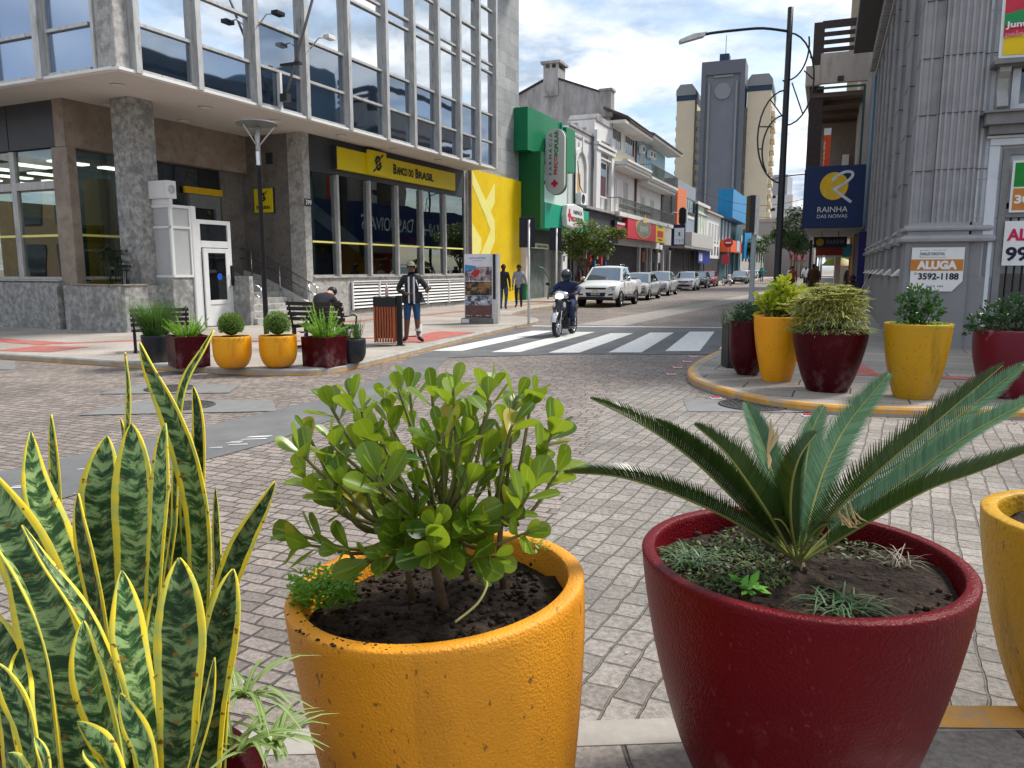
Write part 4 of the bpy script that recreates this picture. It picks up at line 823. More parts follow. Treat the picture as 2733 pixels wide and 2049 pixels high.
for x in (71, 74, 77.5): lp(bo, 'door', MB().box(x, x + 1.6, -.1, -.003, 5.6, 8.2), m_lblue)
for k in range(3): lp(bo, 'column', MB().box(70.3 + k * 5, 70.8 + k * 5, -1.2, -.9, .1, 3.94), pm('dark_teal_wall', (.03, .10, .12)))
# far buildings closing the left side
fb = bthing('concrete_building', 'brownish grey concrete building far down the street'); m_fc = pm('brown_concrete', (.33, .28, .25), .85, .1)
lp(fb, 'wall', MB().box(138, 160, -9.5, 8, 0, 11.5), m_fc); lp(fb, 'slab', MB().box(137.8, 160, -10, 8, 11.5, 12.2), m_fc)
for x in range(4): lp(fb, 'window', MB().box(137.9, 137.99, -8.5 + x * 2.2, -7.3 + x * 2.2, 7, 9), M['gl_dark'])
lp(fb, 'shop_sign', MB().box(137.7, 137.9, -8.0, -5, 3.5, 5.2), pm('pink_sign', (.6, .2, .25)))
for i, (x, h, c) in enumerate([(93, 7, (.42, .40, .38)), (115, 8, (.30, .33, .30)), (162, 11, (.45, .42, .37)), (188, 8, (.36, .30, .28))]):
    f2 = bthing('far_building', ['nearer low grey', 'low greenish', 'taller buff', 'low brownish'][i] + ' building in the hazy far end of the street'); lp(f2, 'wall', MB().box(x, x + 20, -.1 * i, 12, 0, h), pm('far_wall%d' % i, c, .85))
    for k in range(4): lp(f2, 'window', MB().box(x + 2 + k * 4.5, x + 4 + k * 4.5, -.06 - .1 * i, -.005 - .1 * i, 3, 5), M['gl_dark'])
# ================================================================ RIGHT SIDE (frame R: x along street, +y towards street, -y = right)
def rthing(name, label, cat='building', group=None): return thing(name, label, cat, (*O_R, 0), frame(AR), group)
m_gs = pm('grey_painted_stone', (.33, .325, .34), .75, .07, scale=2.5, patch=(.28, .275, .29), pscale=1.2, bump=.12, bscale=18)
m_gs2 = pm('grey_plinth_paint', (.235, .233, .243), .7, .08, scale=2, patch=(.24, .24, .24), pscale=1.2, pw=(.6, .75))
m_gl = pm('grey_recess', (.32, .32, .32), .75, .1, scale=2)
gr = rthing('columned_building', 'grey building of giant fluted pilasters on a high plinth at the right-hand corner')
def rp(par, name, mb, mat, **k): return mb.build(name, mat, par, **k)
YS = .85                                   # street face plane (y=+.85), corner face at x=0
rp(gr, 'core', MB().box(.25, 18.0, -6, YS - .25, .0, 10.9), m_gl)
rp(gr, 'plinth', MB().box(.05, 18.2, -.6, YS + .02, .0, 1.50), m_gs2)
# corner pier pedestal with mouldings
def pedestal(x0, x1, y0, y1):
    p = rp(gr, 'pedestal', MB().box(x0, x1, y0, y1, 1.5, 2.16), m_gs2)
    for z, r, e in ((2.16, .075, .07), (2.38, .055, .03)):
        prof = [(e * .2, 0), (e + r * .35, r * .35), (e + r * .5, r), (e + r * .35, r * 1.65), (e * .2, r * 2)]
        rings = [[(x0 - d, y0 - d, z + h), (x1 + d, y0 - d, z + h), (x1 + d, y1 + d, z + h), (x0 - d, y1 + d, z + h)] for d, h in prof]
        mb = MB(); mb.ring(rings, 0, False, True); mb.build('moulding', m_gs, p)
    MB().box(x0 + .02, x1 - .02, y0 + .02, y1 - .02, 2.31, 2.55).build('block', m_gs, p)
def fluted(x0, x1, y0, y1, z0, z1, nx, ny, name='fluted_pilaster'):
    """rectangular pier with fillets between flutes on -x and +y faces"""
    mb = MB(); f = .03
    mb.box(x0 + f, x1, y0, y1 - f, z0, z1)
    wy = (y1 - y0) / ny
    for k in range(ny + 1):
        y = y0 + k * wy; hw = .022 if 0 < k < ny else .035
        a, b_ = max(y0, y - hw), min(y1, y + hw); mb.box(x0, x0 + f, a, b_, z0, z1)
    wx = (x1 - x0) / nx
    for k in range(nx + 1):
        x = x0 + k * wx; hw = .022 if 0 < k < nx else .035
        a, b_ = max(x0 + f + .001, x - hw), min(x1, x + hw)
        if b_ > a: mb.box(a, b_, y1 - f, y1, z0, z1)
    o = rp(gr, name, mb, m_gs)
    jn = MB()
    for z in [z0 + 1.0 + 1.05 * q for q in range(int((z1 - z0) / 1.05))]: jn.box(x0 - .002, x1, y0, y1 + .002, z, z + .008)
    jn.build('joint', pm('joint_dark', (.09, .09, .095)), o)
pedestal(-.05, 1.0, -.18, YS + .06)
rp(gr, 'pedestal_base', MB().box(-.06, 1.02, -.19, YS + .07, 0, 1.499), m_gs2)
pedestal(.02, 1.0, -.50, -.19); rp(gr, 'pedestal_base', MB().box(.015, 1.02, -.5, -.191, 0, 1.498), m_gs2)
fluted(-.02, .98, -.17, .50, 2.55, 10.6, 5, 6); fluted(.1, .9, -.44, -.172, 2.55, 10.6, 4, 2); fluted(.12, .95, .502, YS + .02, 2.55, 10.6, 5, 2)
xs_ = [2.75, 5.5, 8.15, 10.5, 12.6, 14.9, 17.0]
for k, x in enumerate(xs_):
    rp(gr, 'pilaster_base', MB().box(x - .55, x + .55, YS - .2, YS + .06, 1.5, 2.16), m_gs2)
    o = rp(gr, 'weathering', MB().prism([(YS - .2, 1.5), (YS + .16, 1.5), (YS - .0, 1.66), (YS - .2, 1.66)], x - 1.6, x - .62, 'x'), M['offwhite'])
    rp(gr, 'moulding', MB().prism([(YS, 2.16), (YS + .12, 2.18), (YS + .16, 2.24), (YS + .12, 2.31), (YS + .06, 2.33), (YS + .06, 2.37), (YS + .11, 2.42), (YS + .06, 2.5), (YS, 2.5)], x - .62, x + .62, 'x'), m_gs)
    fluted(x - .5, x + .5, YS - .22, YS + .05, 2.5, 9.3, 5, 2)
rp(gr, 'moulding', MB().prism([(YS - .24, 2.16), (YS - .1, 2.18), (YS - .06, 2.24), (YS - .1, 2.31), (YS - .16, 2.37), (YS - .1, 2.42), (YS - .16, 2.5), (YS - .24, 2.5)], 1.03, 17.6, 'x'), m_gs)
rp(gr, 'frieze', MB().box(3.3, 18.2, YS - .1, YS + .1, 9.31, 9.5).box(3.3, 18.2, YS - .1, YS + .25, 9.9, 10.3), m_gs)
for k in range(44): rp(gr, 'dentil', MB().box(3.4 + k * .34, 3.58 + k * .34, YS + .101, YS + .3, 9.5, 9.75), m_gs)
rp(gr, 'cornice', MB().box(2.2, 18.4, YS - .1, YS + .95, 10.31, 10.9), pm('shadow_cornice', (.10, .10, .105), .8))  # shade of the overhang put into the cornice colour
rp(gr, 'attic', MB().box(-.0, 18.1, -5.9, YS - .02, 10.91, 11.2), m_gs)
# ALUGA board
al = rthing('rental_board', 'white and orange board lettered ALUGA 3592-1188 on the grey corner pedestal', 'board')
a_or = pm('board_orange', (.52, .20, .03), .5, .04)
def P(y): return y
xf = -.075
rp(al, 'panel', MB().prism([(.80, 1.30), (.80, 2.07), (-.11, 2.07), (-.11, 1.42), (.06, 1.22), (.74, 1.22)], xf - .012, xf, 'x'), M['white'])
rp(al, 'band', MB().box(xf - .016, xf - .0121, -.10, .81, 1.62, 1.84), a_or)
text('ALUGA', (.70, .17), (xf - .017, .70, 1.645), (0, -1, 0), (0, 0, 1), M['white'], 'lettering', al, bold=.06)
text('3592-1188', (.70, .13), (xf - .013, .66, 1.445), (0, -1, 0), (0, 0, 1), M['ink'], 'lettering', al, bold=.03)
text('51', (.04, .04), (xf - .013, .73, 1.545), (0, -1, 0), (0, 0, 1), M['ink'], 'lettering', al)
text('HAUS DIGITAL', (.42, .055), (xf - .013, .64, 1.92), (0, -1, 0), (0, 0, 1), M['darkmetal'], 'lettering', al)
rp(al, 'rule', MB().box(xf - .014, xf - .0121, .20, .44, 2.015, 2.02).box(xf - .014, xf - .0121, .5, .655, 2.015, 2.02).box(xf - .014, xf - .0121, .65, .655, 1.88, 2.015).box(xf - .014, xf - .0121, .20, .655, 1.878, 1.883), M['darkmetal'])
marks(8, (.30, .035), (xf - .0125, .50, 1.30), (0, -1, 0), (0, 0, 1), M['ink'], al, .001)
# --- white building at the right edge (same facing) -----------------------------------
wb = rthing('white_building', 'white rendered building with moulded window surround at the right edge')
m_ww = pm('white_render', (.60, .63, .67), .8, .07, scale=1.5, patch=(.50, .53, .57), pscale=1)
m_tr = pm('window_trim_grey', (.20, .20, .20), .7, .15)
rp(wb, 'wall', MB().box(.12, 8, -12, -.505, 2.9, 11).box(.12, 8, -.9, -.505, 0, 2.899).box(.5, 8, -12, -.9, 0, 2.9), m_ww)
for z in (2.62, 3.35, 5.6, 6.4, 7.2): rp(wb, 'groove', MB().box(.115, .1195, -12, -.51, z, z + .012), pm('joint_grey', (.35, .37, .40)))
rp(wb, 'architrave', MB().box(.02, .119, -.84, -.66, 0, 3.949).box(.0, .119, -6, -.66, 3.95, 4.08).box(-.05, .119, -6, -.6, 4.081, 4.13), m_ww, bevel=.015)
fr = rp(wb, 'shop_window', MB().box(.05, .14, -1.02, -.90, .0, 3.9).box(.05, .14, -6, -1.02, 3.78, 3.9).box(.04, .15, -6, -1.02, 2.62, 2.78), m_tr)
MB().box(.2, .22, -6, -1.0, .1, 3.8).build('pane', M['gl_dark'], fr)
bars = MB()
for k in range(16): bars.box(.14, .16, -1.15 - k * .13, -1.135 - k * .13, .1, 3.75)
bars.build('bars', M['darkmetal'], fr)
rp(wb, 'cornice', MB().prism([(-.52, 4.30), (-.52, 4.50), (-12, 4.50), (-12, 4.30)], -.28, .119, 'x').box(-.16, .119, -12, -.6, 4.14, 4.299).box(-.36, .119, -12, -.46, 4.502, 4.54), m_tr)
rp(wb, 'bracket', MB().prism([(-.05, 4.56), (-.18, 4.63), (-.16, 4.76), (.0, 4.95), (-.06, 5.14), (-.2, 5.24), (-.2, 5.32), (.119, 5.32), (.119, 4.56)], -.86, -.68, 'y'), pm('bracket_stone', (.36, .36, .35), .8))
rp(wb, 'hood', MB().box(-.35, .119, -12, -.56, 5.35, 5.43).box(-.22, .119, -12, -.64, 5.321, 5.349), m_tr)
uw = rp(wb, 'window', MB().box(.03, .119, -1.06, -.93, 4.55, 5.32).box(.03, .119, -6, -1.06, 4.55, 4.69), m_ww); MB().box(.1, .118, -6, -1.06, 4.69, 5.32).build('pane', M['gl_dark'], uw)
bn = rthing('hanging_banner', 'red green and yellow cloth banner lettered Juntos pelo RS high on the white building', 'banner')
def ban(y0, y1, zb, zt_, mat, name, off=0.):
    mb = MB(); ny, nz = 14, 8; vs = []; fs = []
    for j in range(nz + 1):
        for i in range(ny + 1):
            y = y0 + (y1 - y0) * i / ny; zl = zb(y) + (zt_(y) - zb(y)) * j / nz
            vs.append((-.06 - off - .03 * math.sin(y * 5 + zl * 3) , y, zl))
    for j in range(nz):
        for i in range(ny): fs.append((j * (ny + 1) + i, j * (ny + 1) + i + 1, (j + 1) * (ny + 1) + i + 1, (j + 1) * (ny + 1) + i))
    mb.add(vs, fs, 0, True); return rp(bn, name, mb, mat)
ban(-.55, -4.5, lambda y: 5.50, lambda y: 9.2, M['white'], 'border'); ban(-.61, -4.4, lambda y: 5.55, lambda y: 5.82 + .10 * abs(y), M['byellow2'], 'yellow_field', .012)
ban(-.60, -4.4, lambda y: 5.96 + .16 * abs(y), lambda y: 6.16 + .18 * abs(y), pm('banner_green', (.02, .27, .09)), 'green_stripe', .02); ban(-.6, -4.4, lambda y: 5.80 + .1 * abs(y), lambda y: 9.1, pm('banner_red', (.52, .03, .06), .6, .15), 'red_field', .012)
text('Juntos', (.50, .14), (-.125, -.62, 5.98), (0, -1, 0), (0, 0, 1), M['white'], 'lettering', bn, bold=.03); text('pelo RS', (.52, .13), (-.125, -.62, 5.82), (0, -1, 0), (0, 0, 1), pm('banner_pink', (.65, .2, .25)), 'lettering', bn, bold=.03)
g1 = rthing('rental_board', 'upper green and orange board with white 30 in the right-hand barred window', 'board')
rp(g1, 'panel', MB().box(.0, .02, -3, -1.06, 2.71, 3.66), M['white']); rp(g1, 'green_field', MB().box(-.006, -.001, -3, -1.10, 3.18, 3.62), pm('board_green', (.01, .22, .03))); rp(g1, 'orange_field', MB().box(-.006, -.001, -3, -1.10, 2.75, 3.15), a_or)
text('30', (.26, .16), (-.007, -1.13, 2.87), (0, -1, 0), (0, 0, 1), M['white'], 'lettering', g1, bold=.04); rp(g1, 'house_emblem', MB().box(-.009, -.0061, -1.36, -1.32, 3.1, 3.42).box(-.009, -.0061, -1.6, -1.32, 3.38, 3.42), M['white'])
g2 = rthing('rental_board', 'lower white board with red AL and dark 991 in the right-hand barred window', 'board')
rp(g2, 'panel', MB().box(.0, .02, -3, -1.02, 1.72, 2.55), M['white']); text('ALUGA', (.9, .23), (-.002, -1.07, 2.18), (0, -1, 0), (0, 0, 1), pm('board_red', (.55, .01, .08)), 'lettering', g2, bold=.04)
text('991', (.5, .27), (-.002, -1.07, 1.80), (0, -1, 0), (0, 0, 1), pm('ink_navy', (.01, .012, .04)), 'lettering', g2, bold=.03)
for r_ in (wb, bn, g1, g2): r_.location = W(O_R, AR, 0, .27 if r_ is not bn else .17)
# --- bridal shop: blue sign box, canopy, coloured wall ------------------------------------------------
rb_ = rthing('bridal_shop', 'blue-grey bridal shop with dark blue and yellow walls beyond the fluted pilasters')
m_bw = pm('slate_blue_paint', (.14, .20, .26), .7, .06); m_nv = pm('sign_navy', (.004, .022, .10), .45, .06)
rp(rb_, 'wall', MB().box(18.25, 21.6, -6, .95, 3.2, 13), m_bw); rp(rb_, 'wall_band', MB().box(18.2, 18.249, -.4, 1.0, 11.0, 11.12), pm('band_teal', (.03, .08, .10)))
rp(rb_, 'lower_wall', MB().box(18.3, 24, -6, 1.15, 0, 3.19), pm('royal_navy', (.01, .012, .10), .5)); rp(rb_, 'side_panel', MB().box(24.01, 28.5, -6, 1.18, 0, 4.2), pm('ochre_wall', (.42, .20, .01), .6)); rp(rb_, 'red_panel', MB().box(28.51, 30.5, -6, 1.2, 0, 4.2), pm('red_wall', (.28, .03, .01), .6))
rp(rb_, 'canopy', MB().box(18.4, 40, 1.0, 3.3, 3.34, 3.5), M['offwhite'])
rp(rb_, 'street_fascia', MB().box(18.4, 40, 3.3, 3.42, 3.34, 5.8), m_nv)
text('RAINHA DAS NOIVAS', (10, .9), (34, 3.43, 4.1), (-1, 0, 0), (0, 0, 1), M['white'], 'street_lettering', rb_)
sb = rthing('shop_sign', 'dark blue box sign lettered RAINHA DAS NOIVAS with yellow disc and white ribbon R', 'sign')
rp(sb, 'box', MB().box(18.0, 18.38, 1.07, 3.30, 3.36, 5.88), m_nv, bevel=.02)
dx_ = 17.99
rp(sb, 'disc', MB().prism([(2.24 + .54 * math.cos(2 * math.pi * k / 36), 5.05 + .56 * math.sin(2 * math.pi * k / 36)) for k in range(36)], dx_ - .02, dx_, 'x'), pm('disc_yellow', (.80, .50, .02), .45))
rb1 = [(2.30, 5.25), (2.22, 5.40), (2.05, 5.52), (1.85, 5.60), (1.66, 5.60), (1.56, 5.53), (1.58, 5.40), (1.75, 5.22), (2.0, 5.05), (2.25, 4.92)]
pts = smooth([V((0, a, b_)) for a, b_ in rb1], 3); mb = MB()
def ribbon(mb, pts, hw, x):
    pts = [V((x, p[1], p[2])) for p in pts]; L_, R_ = [], []
    for i, p in enumerate(pts):
        d = (pts[min(i + 1, len(pts) - 1)] - pts[max(0, i - 1)]).normalized(); n = V((0, -d.z, d.y)) * hw; L_.append(p + n); R_.append(p - n)
    mb.ring([L_, R_], 0, False, False, closed=False)
ribbon(mb, pts, .055, dx_ - .03); ribbon(mb, [(0, 2.27, 4.95), (0, 1.9, 4.65), (0, 1.55, 4.38)], .055, dx_ - .032)
rp(sb, 'ribbon', mb, pm('ribbon_white', (.62, .66, .74), .3))
text('RAINHA', (1.16, .22), (dx_ - .001, 2.83, 4.00), (0, -1, 0), (0, 0, 1), M['white'], 'lettering', sb); text('DAS NOIVAS', (1.16, .145), (dx_ - .001, 2.83, 3.76), (0, -1, 0), (0, 0, 1), M['white'], 'lettering', sb)
hs = rthing('hanging_sign', 'small dark hanging sign with yellow disc under the canopy', 'sign')
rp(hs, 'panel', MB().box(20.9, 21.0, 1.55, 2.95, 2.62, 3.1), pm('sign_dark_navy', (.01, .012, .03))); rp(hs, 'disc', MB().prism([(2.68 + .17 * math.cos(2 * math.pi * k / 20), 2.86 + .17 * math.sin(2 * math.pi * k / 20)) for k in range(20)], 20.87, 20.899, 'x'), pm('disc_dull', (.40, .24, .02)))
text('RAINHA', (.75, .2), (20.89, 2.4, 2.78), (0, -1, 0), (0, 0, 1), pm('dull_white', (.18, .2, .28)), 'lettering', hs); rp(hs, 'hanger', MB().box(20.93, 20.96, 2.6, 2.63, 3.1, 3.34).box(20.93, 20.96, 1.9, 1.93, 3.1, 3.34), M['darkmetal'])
os_ = rthing('shop_sign', 'red-brown fascia with light blue corner under the bridal shop canopy', 'sign'); rp(os_, 'panel', MB().box(26.9, 27.0, 1.2, 2.9, 2.35, 2.9), pm('rust_red', (.25, .04, .02))); rp(os_, 'corner', MB().box(26.86, 26.899, 1.15, 1.6, 2.3, 2.95), pm('sky_blue_panel', (.05, .30, .55))); rp(os_, 'lower', MB().box(26.9, 27.0, 1.2, 2.9, 2.26, 2.34), M['offwhite'])
# --- brown balcony building ------------------------------------------------------------------------------
bbd = rthing('balcony_building', 'beige concrete building with dark brown slatted roof balcony above the blue sign')
m_br = pm('dark_brown_steel', (.045, .028, .026), .6, .2); m_bg = pm('stained_beige', (.46, .39, .34), .85, .1, scale=2, stretch=(1, 1, .3), patch=(.33, .27, .23), pscale=2.3, pw=(.55, .72))
X = 21.7
rp(bbd, 'wall', MB().box(X + 2.2, 32, -5, 1.3, 5.9, 12), m_bg); rp(bbd, 'parapet', MB().box(X, X + .25, 1.1, 3.1, 9.95, 11.25).box(X - .05, 32, 3.1, 3.7, 9.9, 10.75), m_bg)
rp(bbd, 'column', MB().box(X + .3, X + .9, 2.9, 3.5, 3.6, 9.9), m_br); rp(bbd, 'soffit', MB().box(X + .26, 32, 1.2, 3.4, 9.4, 9.6), pm('brown_soffit', (.14, .095, .075), .8, .1))
for k in range(5): rp(bbd, 'soffit_beam', MB().box(X + 1.2 + k * 2.4, X + 1.35 + k * 2.4, 1.3, 3.2, 9.2, 9.39), pm('brown_soffit', (.14, .095, .075)))
rp(bbd, 'back_wall', MB().box(X + 6, X + 6.2, 1.31, 3.2, 5.9, 9.4), pm('taupe_wall', (.24, .19, .165), .8))
rp(bbd, 'teal_frame', MB().box(X + .05, X + .15, 1.15, 3.2, 9.72, 9.8).box(X + .05, X + .15, 1.15, 1.25, 5.9, 9.7), pm('teal_frame', (.03, .10, .09)))
for k in range(4): rp(bbd, 'balcony_slat', MB().box(X + .02, X + .12, 1.1, 3.1, 11.30 + k * .34, 11.48 + k * .34 + (.14 if k == 3 else 0)), m_br)
rp(bbd, 'balcony_post', MB().box(X + .01, X + .5, 3.0, 3.45, 10.76, 12.6).box(X + .13, 32, 3.3, 3.4, 12.3, 12.6), m_br)
ac_unit(bbd, X + 5, 1.9, 6.0); ac_unit(bbd, X + 5, 1.9, 6.9)
rp(bbd, 'floodlight', MB().box(X - .1, X - .003, 2.1, 2.35, 10.0, 10.2), M['darkmetal'])
vo = rthing('banner_sign', 'narrow orange vertical sign beside the brown column', 'sign'); rp(vo, 'panel', MB().box(X + .1, X + .25, 2.48, 2.78, 5.9, 7.7), pm('sign_orange', (.75, .08, .01), .5)); rp(vo, 'cap', MB().box(X + .1, X + .25, 2.48, 2.78, 7.701, 8.0), M['white'])
marks(6, (1.3, .07), (X + .095, 2.70, 6.2), (0, 0, 1), (0, 1, 0), M['white'], vo)
tb = rthing('tan_building', 'tan plastered tower block side rising behind the brown balcony'); rp(tb, 'wall', MB().box(60, 66, -7, 1.5, 0, 36), pm('tan_plaster', (.27, .225, .17), .85, .06)); rp(tb, 'corner_strip', MB().box(59.9, 60, -.4, .2, 20, 36), m_cream)
for i, (x, h) in enumerate([(67, 8), (91, 7), (115, 9), (150, 8)]):
    f2 = rthing('far_building', ['nearest', 'second', 'third', 'farthest'][i] + ' low building beyond the bridal shop on the right side of the street'); rp(f2, 'wall', MB().box(x, x + 22, -10, 1 - i * .2, 0, h), pm('far_rwall%d' % i, (.35 - .03 * i, .36, .35 + .02 * i), .85)); rp(f2, 'canopy', MB().box(x, x + 20, 1, 2.6, 3.3, 3.5), M['offwhite'])
# ================================================================ FAR TOWERS
def tower():
    T = thing('residential_tower', 'tall cream apartment tower with slate-grey centre slab and round emblem', 'tower', (53.4, 203, 0), R(-21))
    cre = pm('tower_cream', (.58, .50, .37), .8, .05, scale=.3); gry = pm('tower_slate', (.16, .17, .20), .7, .1, scale=.3); gr2 = pm('tower_slate_dark', (.12, .13, .155), .7, .1); cap = pm('tower_cap', (.22, .23, .24), .8, .1); nv = pm('tower_navy', (.02, .04, .08), .6)
    q = lambda n, mb, m_: mb.build(n, m_, T)
    q('slab', MB().box(-5.3, 5.3, -1.5, 6, 0, 53), gry); q('slab_edge', MB().box(-5.3, -4.2, -2.1, -1.51, 0, 53).box(4.2, 5.3, -2.1, -1.51, 0, 53).box(-4.2, 4.2, -2.1, -1.51, 49.8, 53), gr2)
    q('pale_strip', MB().box(-3.6, -3.1, -1.9, -1.52, 10, 48).box(3.1, 3.6, -1.9, -1.52, 10, 48).box(-2.2, 2.4, -1.9, -1.52, 49.1, 49.6), cap)
    q('emblem', MB().prism([(2 * math.cos(2 * math.pi * k / 24), 45.8 + 2 * math.sin(2 * math.pi * k / 24)) for k in range(24)], -1.8, -1.53, 'y'), cap)
    q('penthouse', MB().box(-1.2, 1.1, -.5, 3, 53, 55), nv); q('antenna', MB().tube([(.2, 0, 55), (.2, 0, 59.5)], .08, 5), M['darkmetal'])
    for sx in (-1, 1):
        a, b_ = sorted((sx * 5.3, sx * 7.0)); q('link_wall', MB().box(a, b_, 1.2, 12, 0, 42), cre); a, b_ = (-11.6, -7.0) if sx < 0 else (5.9, 11.6); top = 44.5 if sx < 0 else 45.5
        q('wing', MB().box(a, b_, 0, 20, 0, top), cre); q('band', MB().box(a - .1, b_ + .1, -.1, 20.1, top, top + 1.3), nv)
        q('crown', MB().prism([(a - .2, top + 1.3), (b_ + .2, top + 1.3), (b_ + .2, top + 2.6), (b_ - .8, top + 4), (a + .8, top + 4), (a - .2, top + 2.6)], -.2, 20, 'y'), cap)
        q('wall_joint', MB().box(a + (4.9 if sx < 0 else .0), a + (5.02 if sx < 0 else .1), -.05, -.002, 0, top), nv)
        for k in range(14):
            z = 4 + k * 2.75; q('window', MB().box(sx * 6.1 - .45, sx * 6.1 + .45, 1.05, 1.19, z, z + 1.0), M['gl_dark'])
            if sx > 0:
                q('balcony', MB().box(11.6, 12.5, 1.5, 5.5, z - .2, z + 1.0), cre); q('balcony', MB().box(11.6, 12.4, 8, 12, z - .2, z + 1.0), cre); q('window', MB().box(11.601, 11.7, 2, 5, z + 1.1, z + 2.3), M['gl_dark'])
            else: q('window', MB().box(-12.0, -11.6, 1.5, 3.0, z + .3, z + 1.3), M['gl_dark'])
    return T
tower()
t2 = thing('white_tower', 'smaller white apartment tower with balconies behind the black lamp post', 'tower', (87.5, 262, 0), R(-26)); m_wt = pm('tower_white', (.60, .60, .60), .8, .04); m_wt2 = pm('tower_grey', (.34, .36, .39), .8)
t2b = lambda n, mb, m_: mb.build(n, m_, t2)
t2b('wall', MB().box(-5.5, 5.5, 0, 16, 0, 26), m_wt); t2b('upper_wall', MB().box(-5.5, 3.6, 0, 14, 26, 32.5), m_wt2); t2b('side_wall', MB().box(5.5, 8.0, 1, 14, 0, 22), m_wt)
for k in range(6):
    t2b('window', MB().box(-1.4, .1, -.1, -.001, 4.5 + k * 4.1, 5.4 + k * 4.1), M['gl_dark']); t2b('balcony', MB().box(8.0, 9.6, 1.5, 5, 3 + k * 3.2, 4.2 + k * 3.2), m_wt); t2b('balcony', MB().box(8.001, 9.2, 8, 11, 3 + k * 3.2, 4.2 + k * 3.2), m_wt)
    t2b('window', MB().box(8.01, 8.1, 1.6, 4.8, 4.3 + k * 3.2, 5.4 + k * 3.2), M['gl_dark'])
t2b('window', MB().box(-3.9, -.9, -.1, -.001, 28.8, 29.7), M['gl_dark'])

# ================================================================ BUILDINGS BEHIND THE CAMERA (seen mirrored in the bank's glass)
def backb(label, x0, x1, y0, y1, h, col, nwin):
    t = thing('street_building', label, 'building', (*O_B, 0), frame(AZ)); t_m = pm('back_' + label.split()[0], col, .85, .1)
    MB().box(x0, x1, y0, y1, 0, h).build('wall', t_m, t); MB().box(x0 - .3, x1 + .3, y0 - .3, y1 + .3, h, h + .4).build('cornice', M['offwhite'], t)
    n = int((y1 - y0) / 3)
    for k in range(n):
        for z in (.6, 4.4): MB().box(x1 + .005, x1 + .08, y0 + .8 + k * 3, y0 + 2.4 + k * 3, z, z + (2.6 if z < 1 else 1.9)).build('window', M['gl_dark'], t)
backb('ochre two-storey building across the side street, left of the photographer', -28, -17, 14, 34, 7.5, (.30, .22, .14), 6)
backb('brown two-storey building farther along the side street, outside the left edge', -28, -17, 35, 58, 8.5, (.20, .15, .13), 6)
# ================================================================ VEHICLES (local: front = -y)
def paint(name, c): return pm(name, c, .28, .03, coat=.6, spec=.5)
m_lens = pm('lamp_lens', (.62, .64, .62), .1, .15, scale=20, spec=.8); m_plate = pm('plate_grey', (.50, .50, .50), .5)
m_rim = pm('alloy_rim', (.42, .42, .44), .3, .2, metal=.6)
def wheel(par, x, y, r, wd, s):
    w_ = MB().lathe([(r * .62, -wd / 2), (r * .93, -wd / 2), (r, -wd * .36), (r, wd * .36), (r * .93, wd / 2), (r * .62, wd / 2)], n=28).build('wheel', M['rubber'], par, loc=(x, y, r))
    w_.rotation_euler.y = R(90)
    mb = MB(); f = wd * .42 * s
    mb.lathe([(r * .63, f), (r * .60, f * .8), (r * .55, f * .8)], n=24); mb.lathe([(.001, f * .9), (r * .14, f * .9), (r * .16, f * .6)], n=12)
    for k in range(5):
        a = 2 * math.pi * k / 5; c, s_ = math.cos(a), math.sin(a); q = Matrix(((c, -s_, 0, 0), (s_, c, 0, 0), (0, 0, 1, 0), (0, 0, 0, 1)))
        mb.box(r * .08, r * .6, -r * .07, r * .07, min(f * .7, f * .9), max(f * .7, f * .9), 0, q)
    mb.build('rim', m_rim, w_); MB().lathe([(.001, f * .45), (r * .61, f * .45)], n=20).build('brake_disc', M['darkmetal'], w_)
    return w_
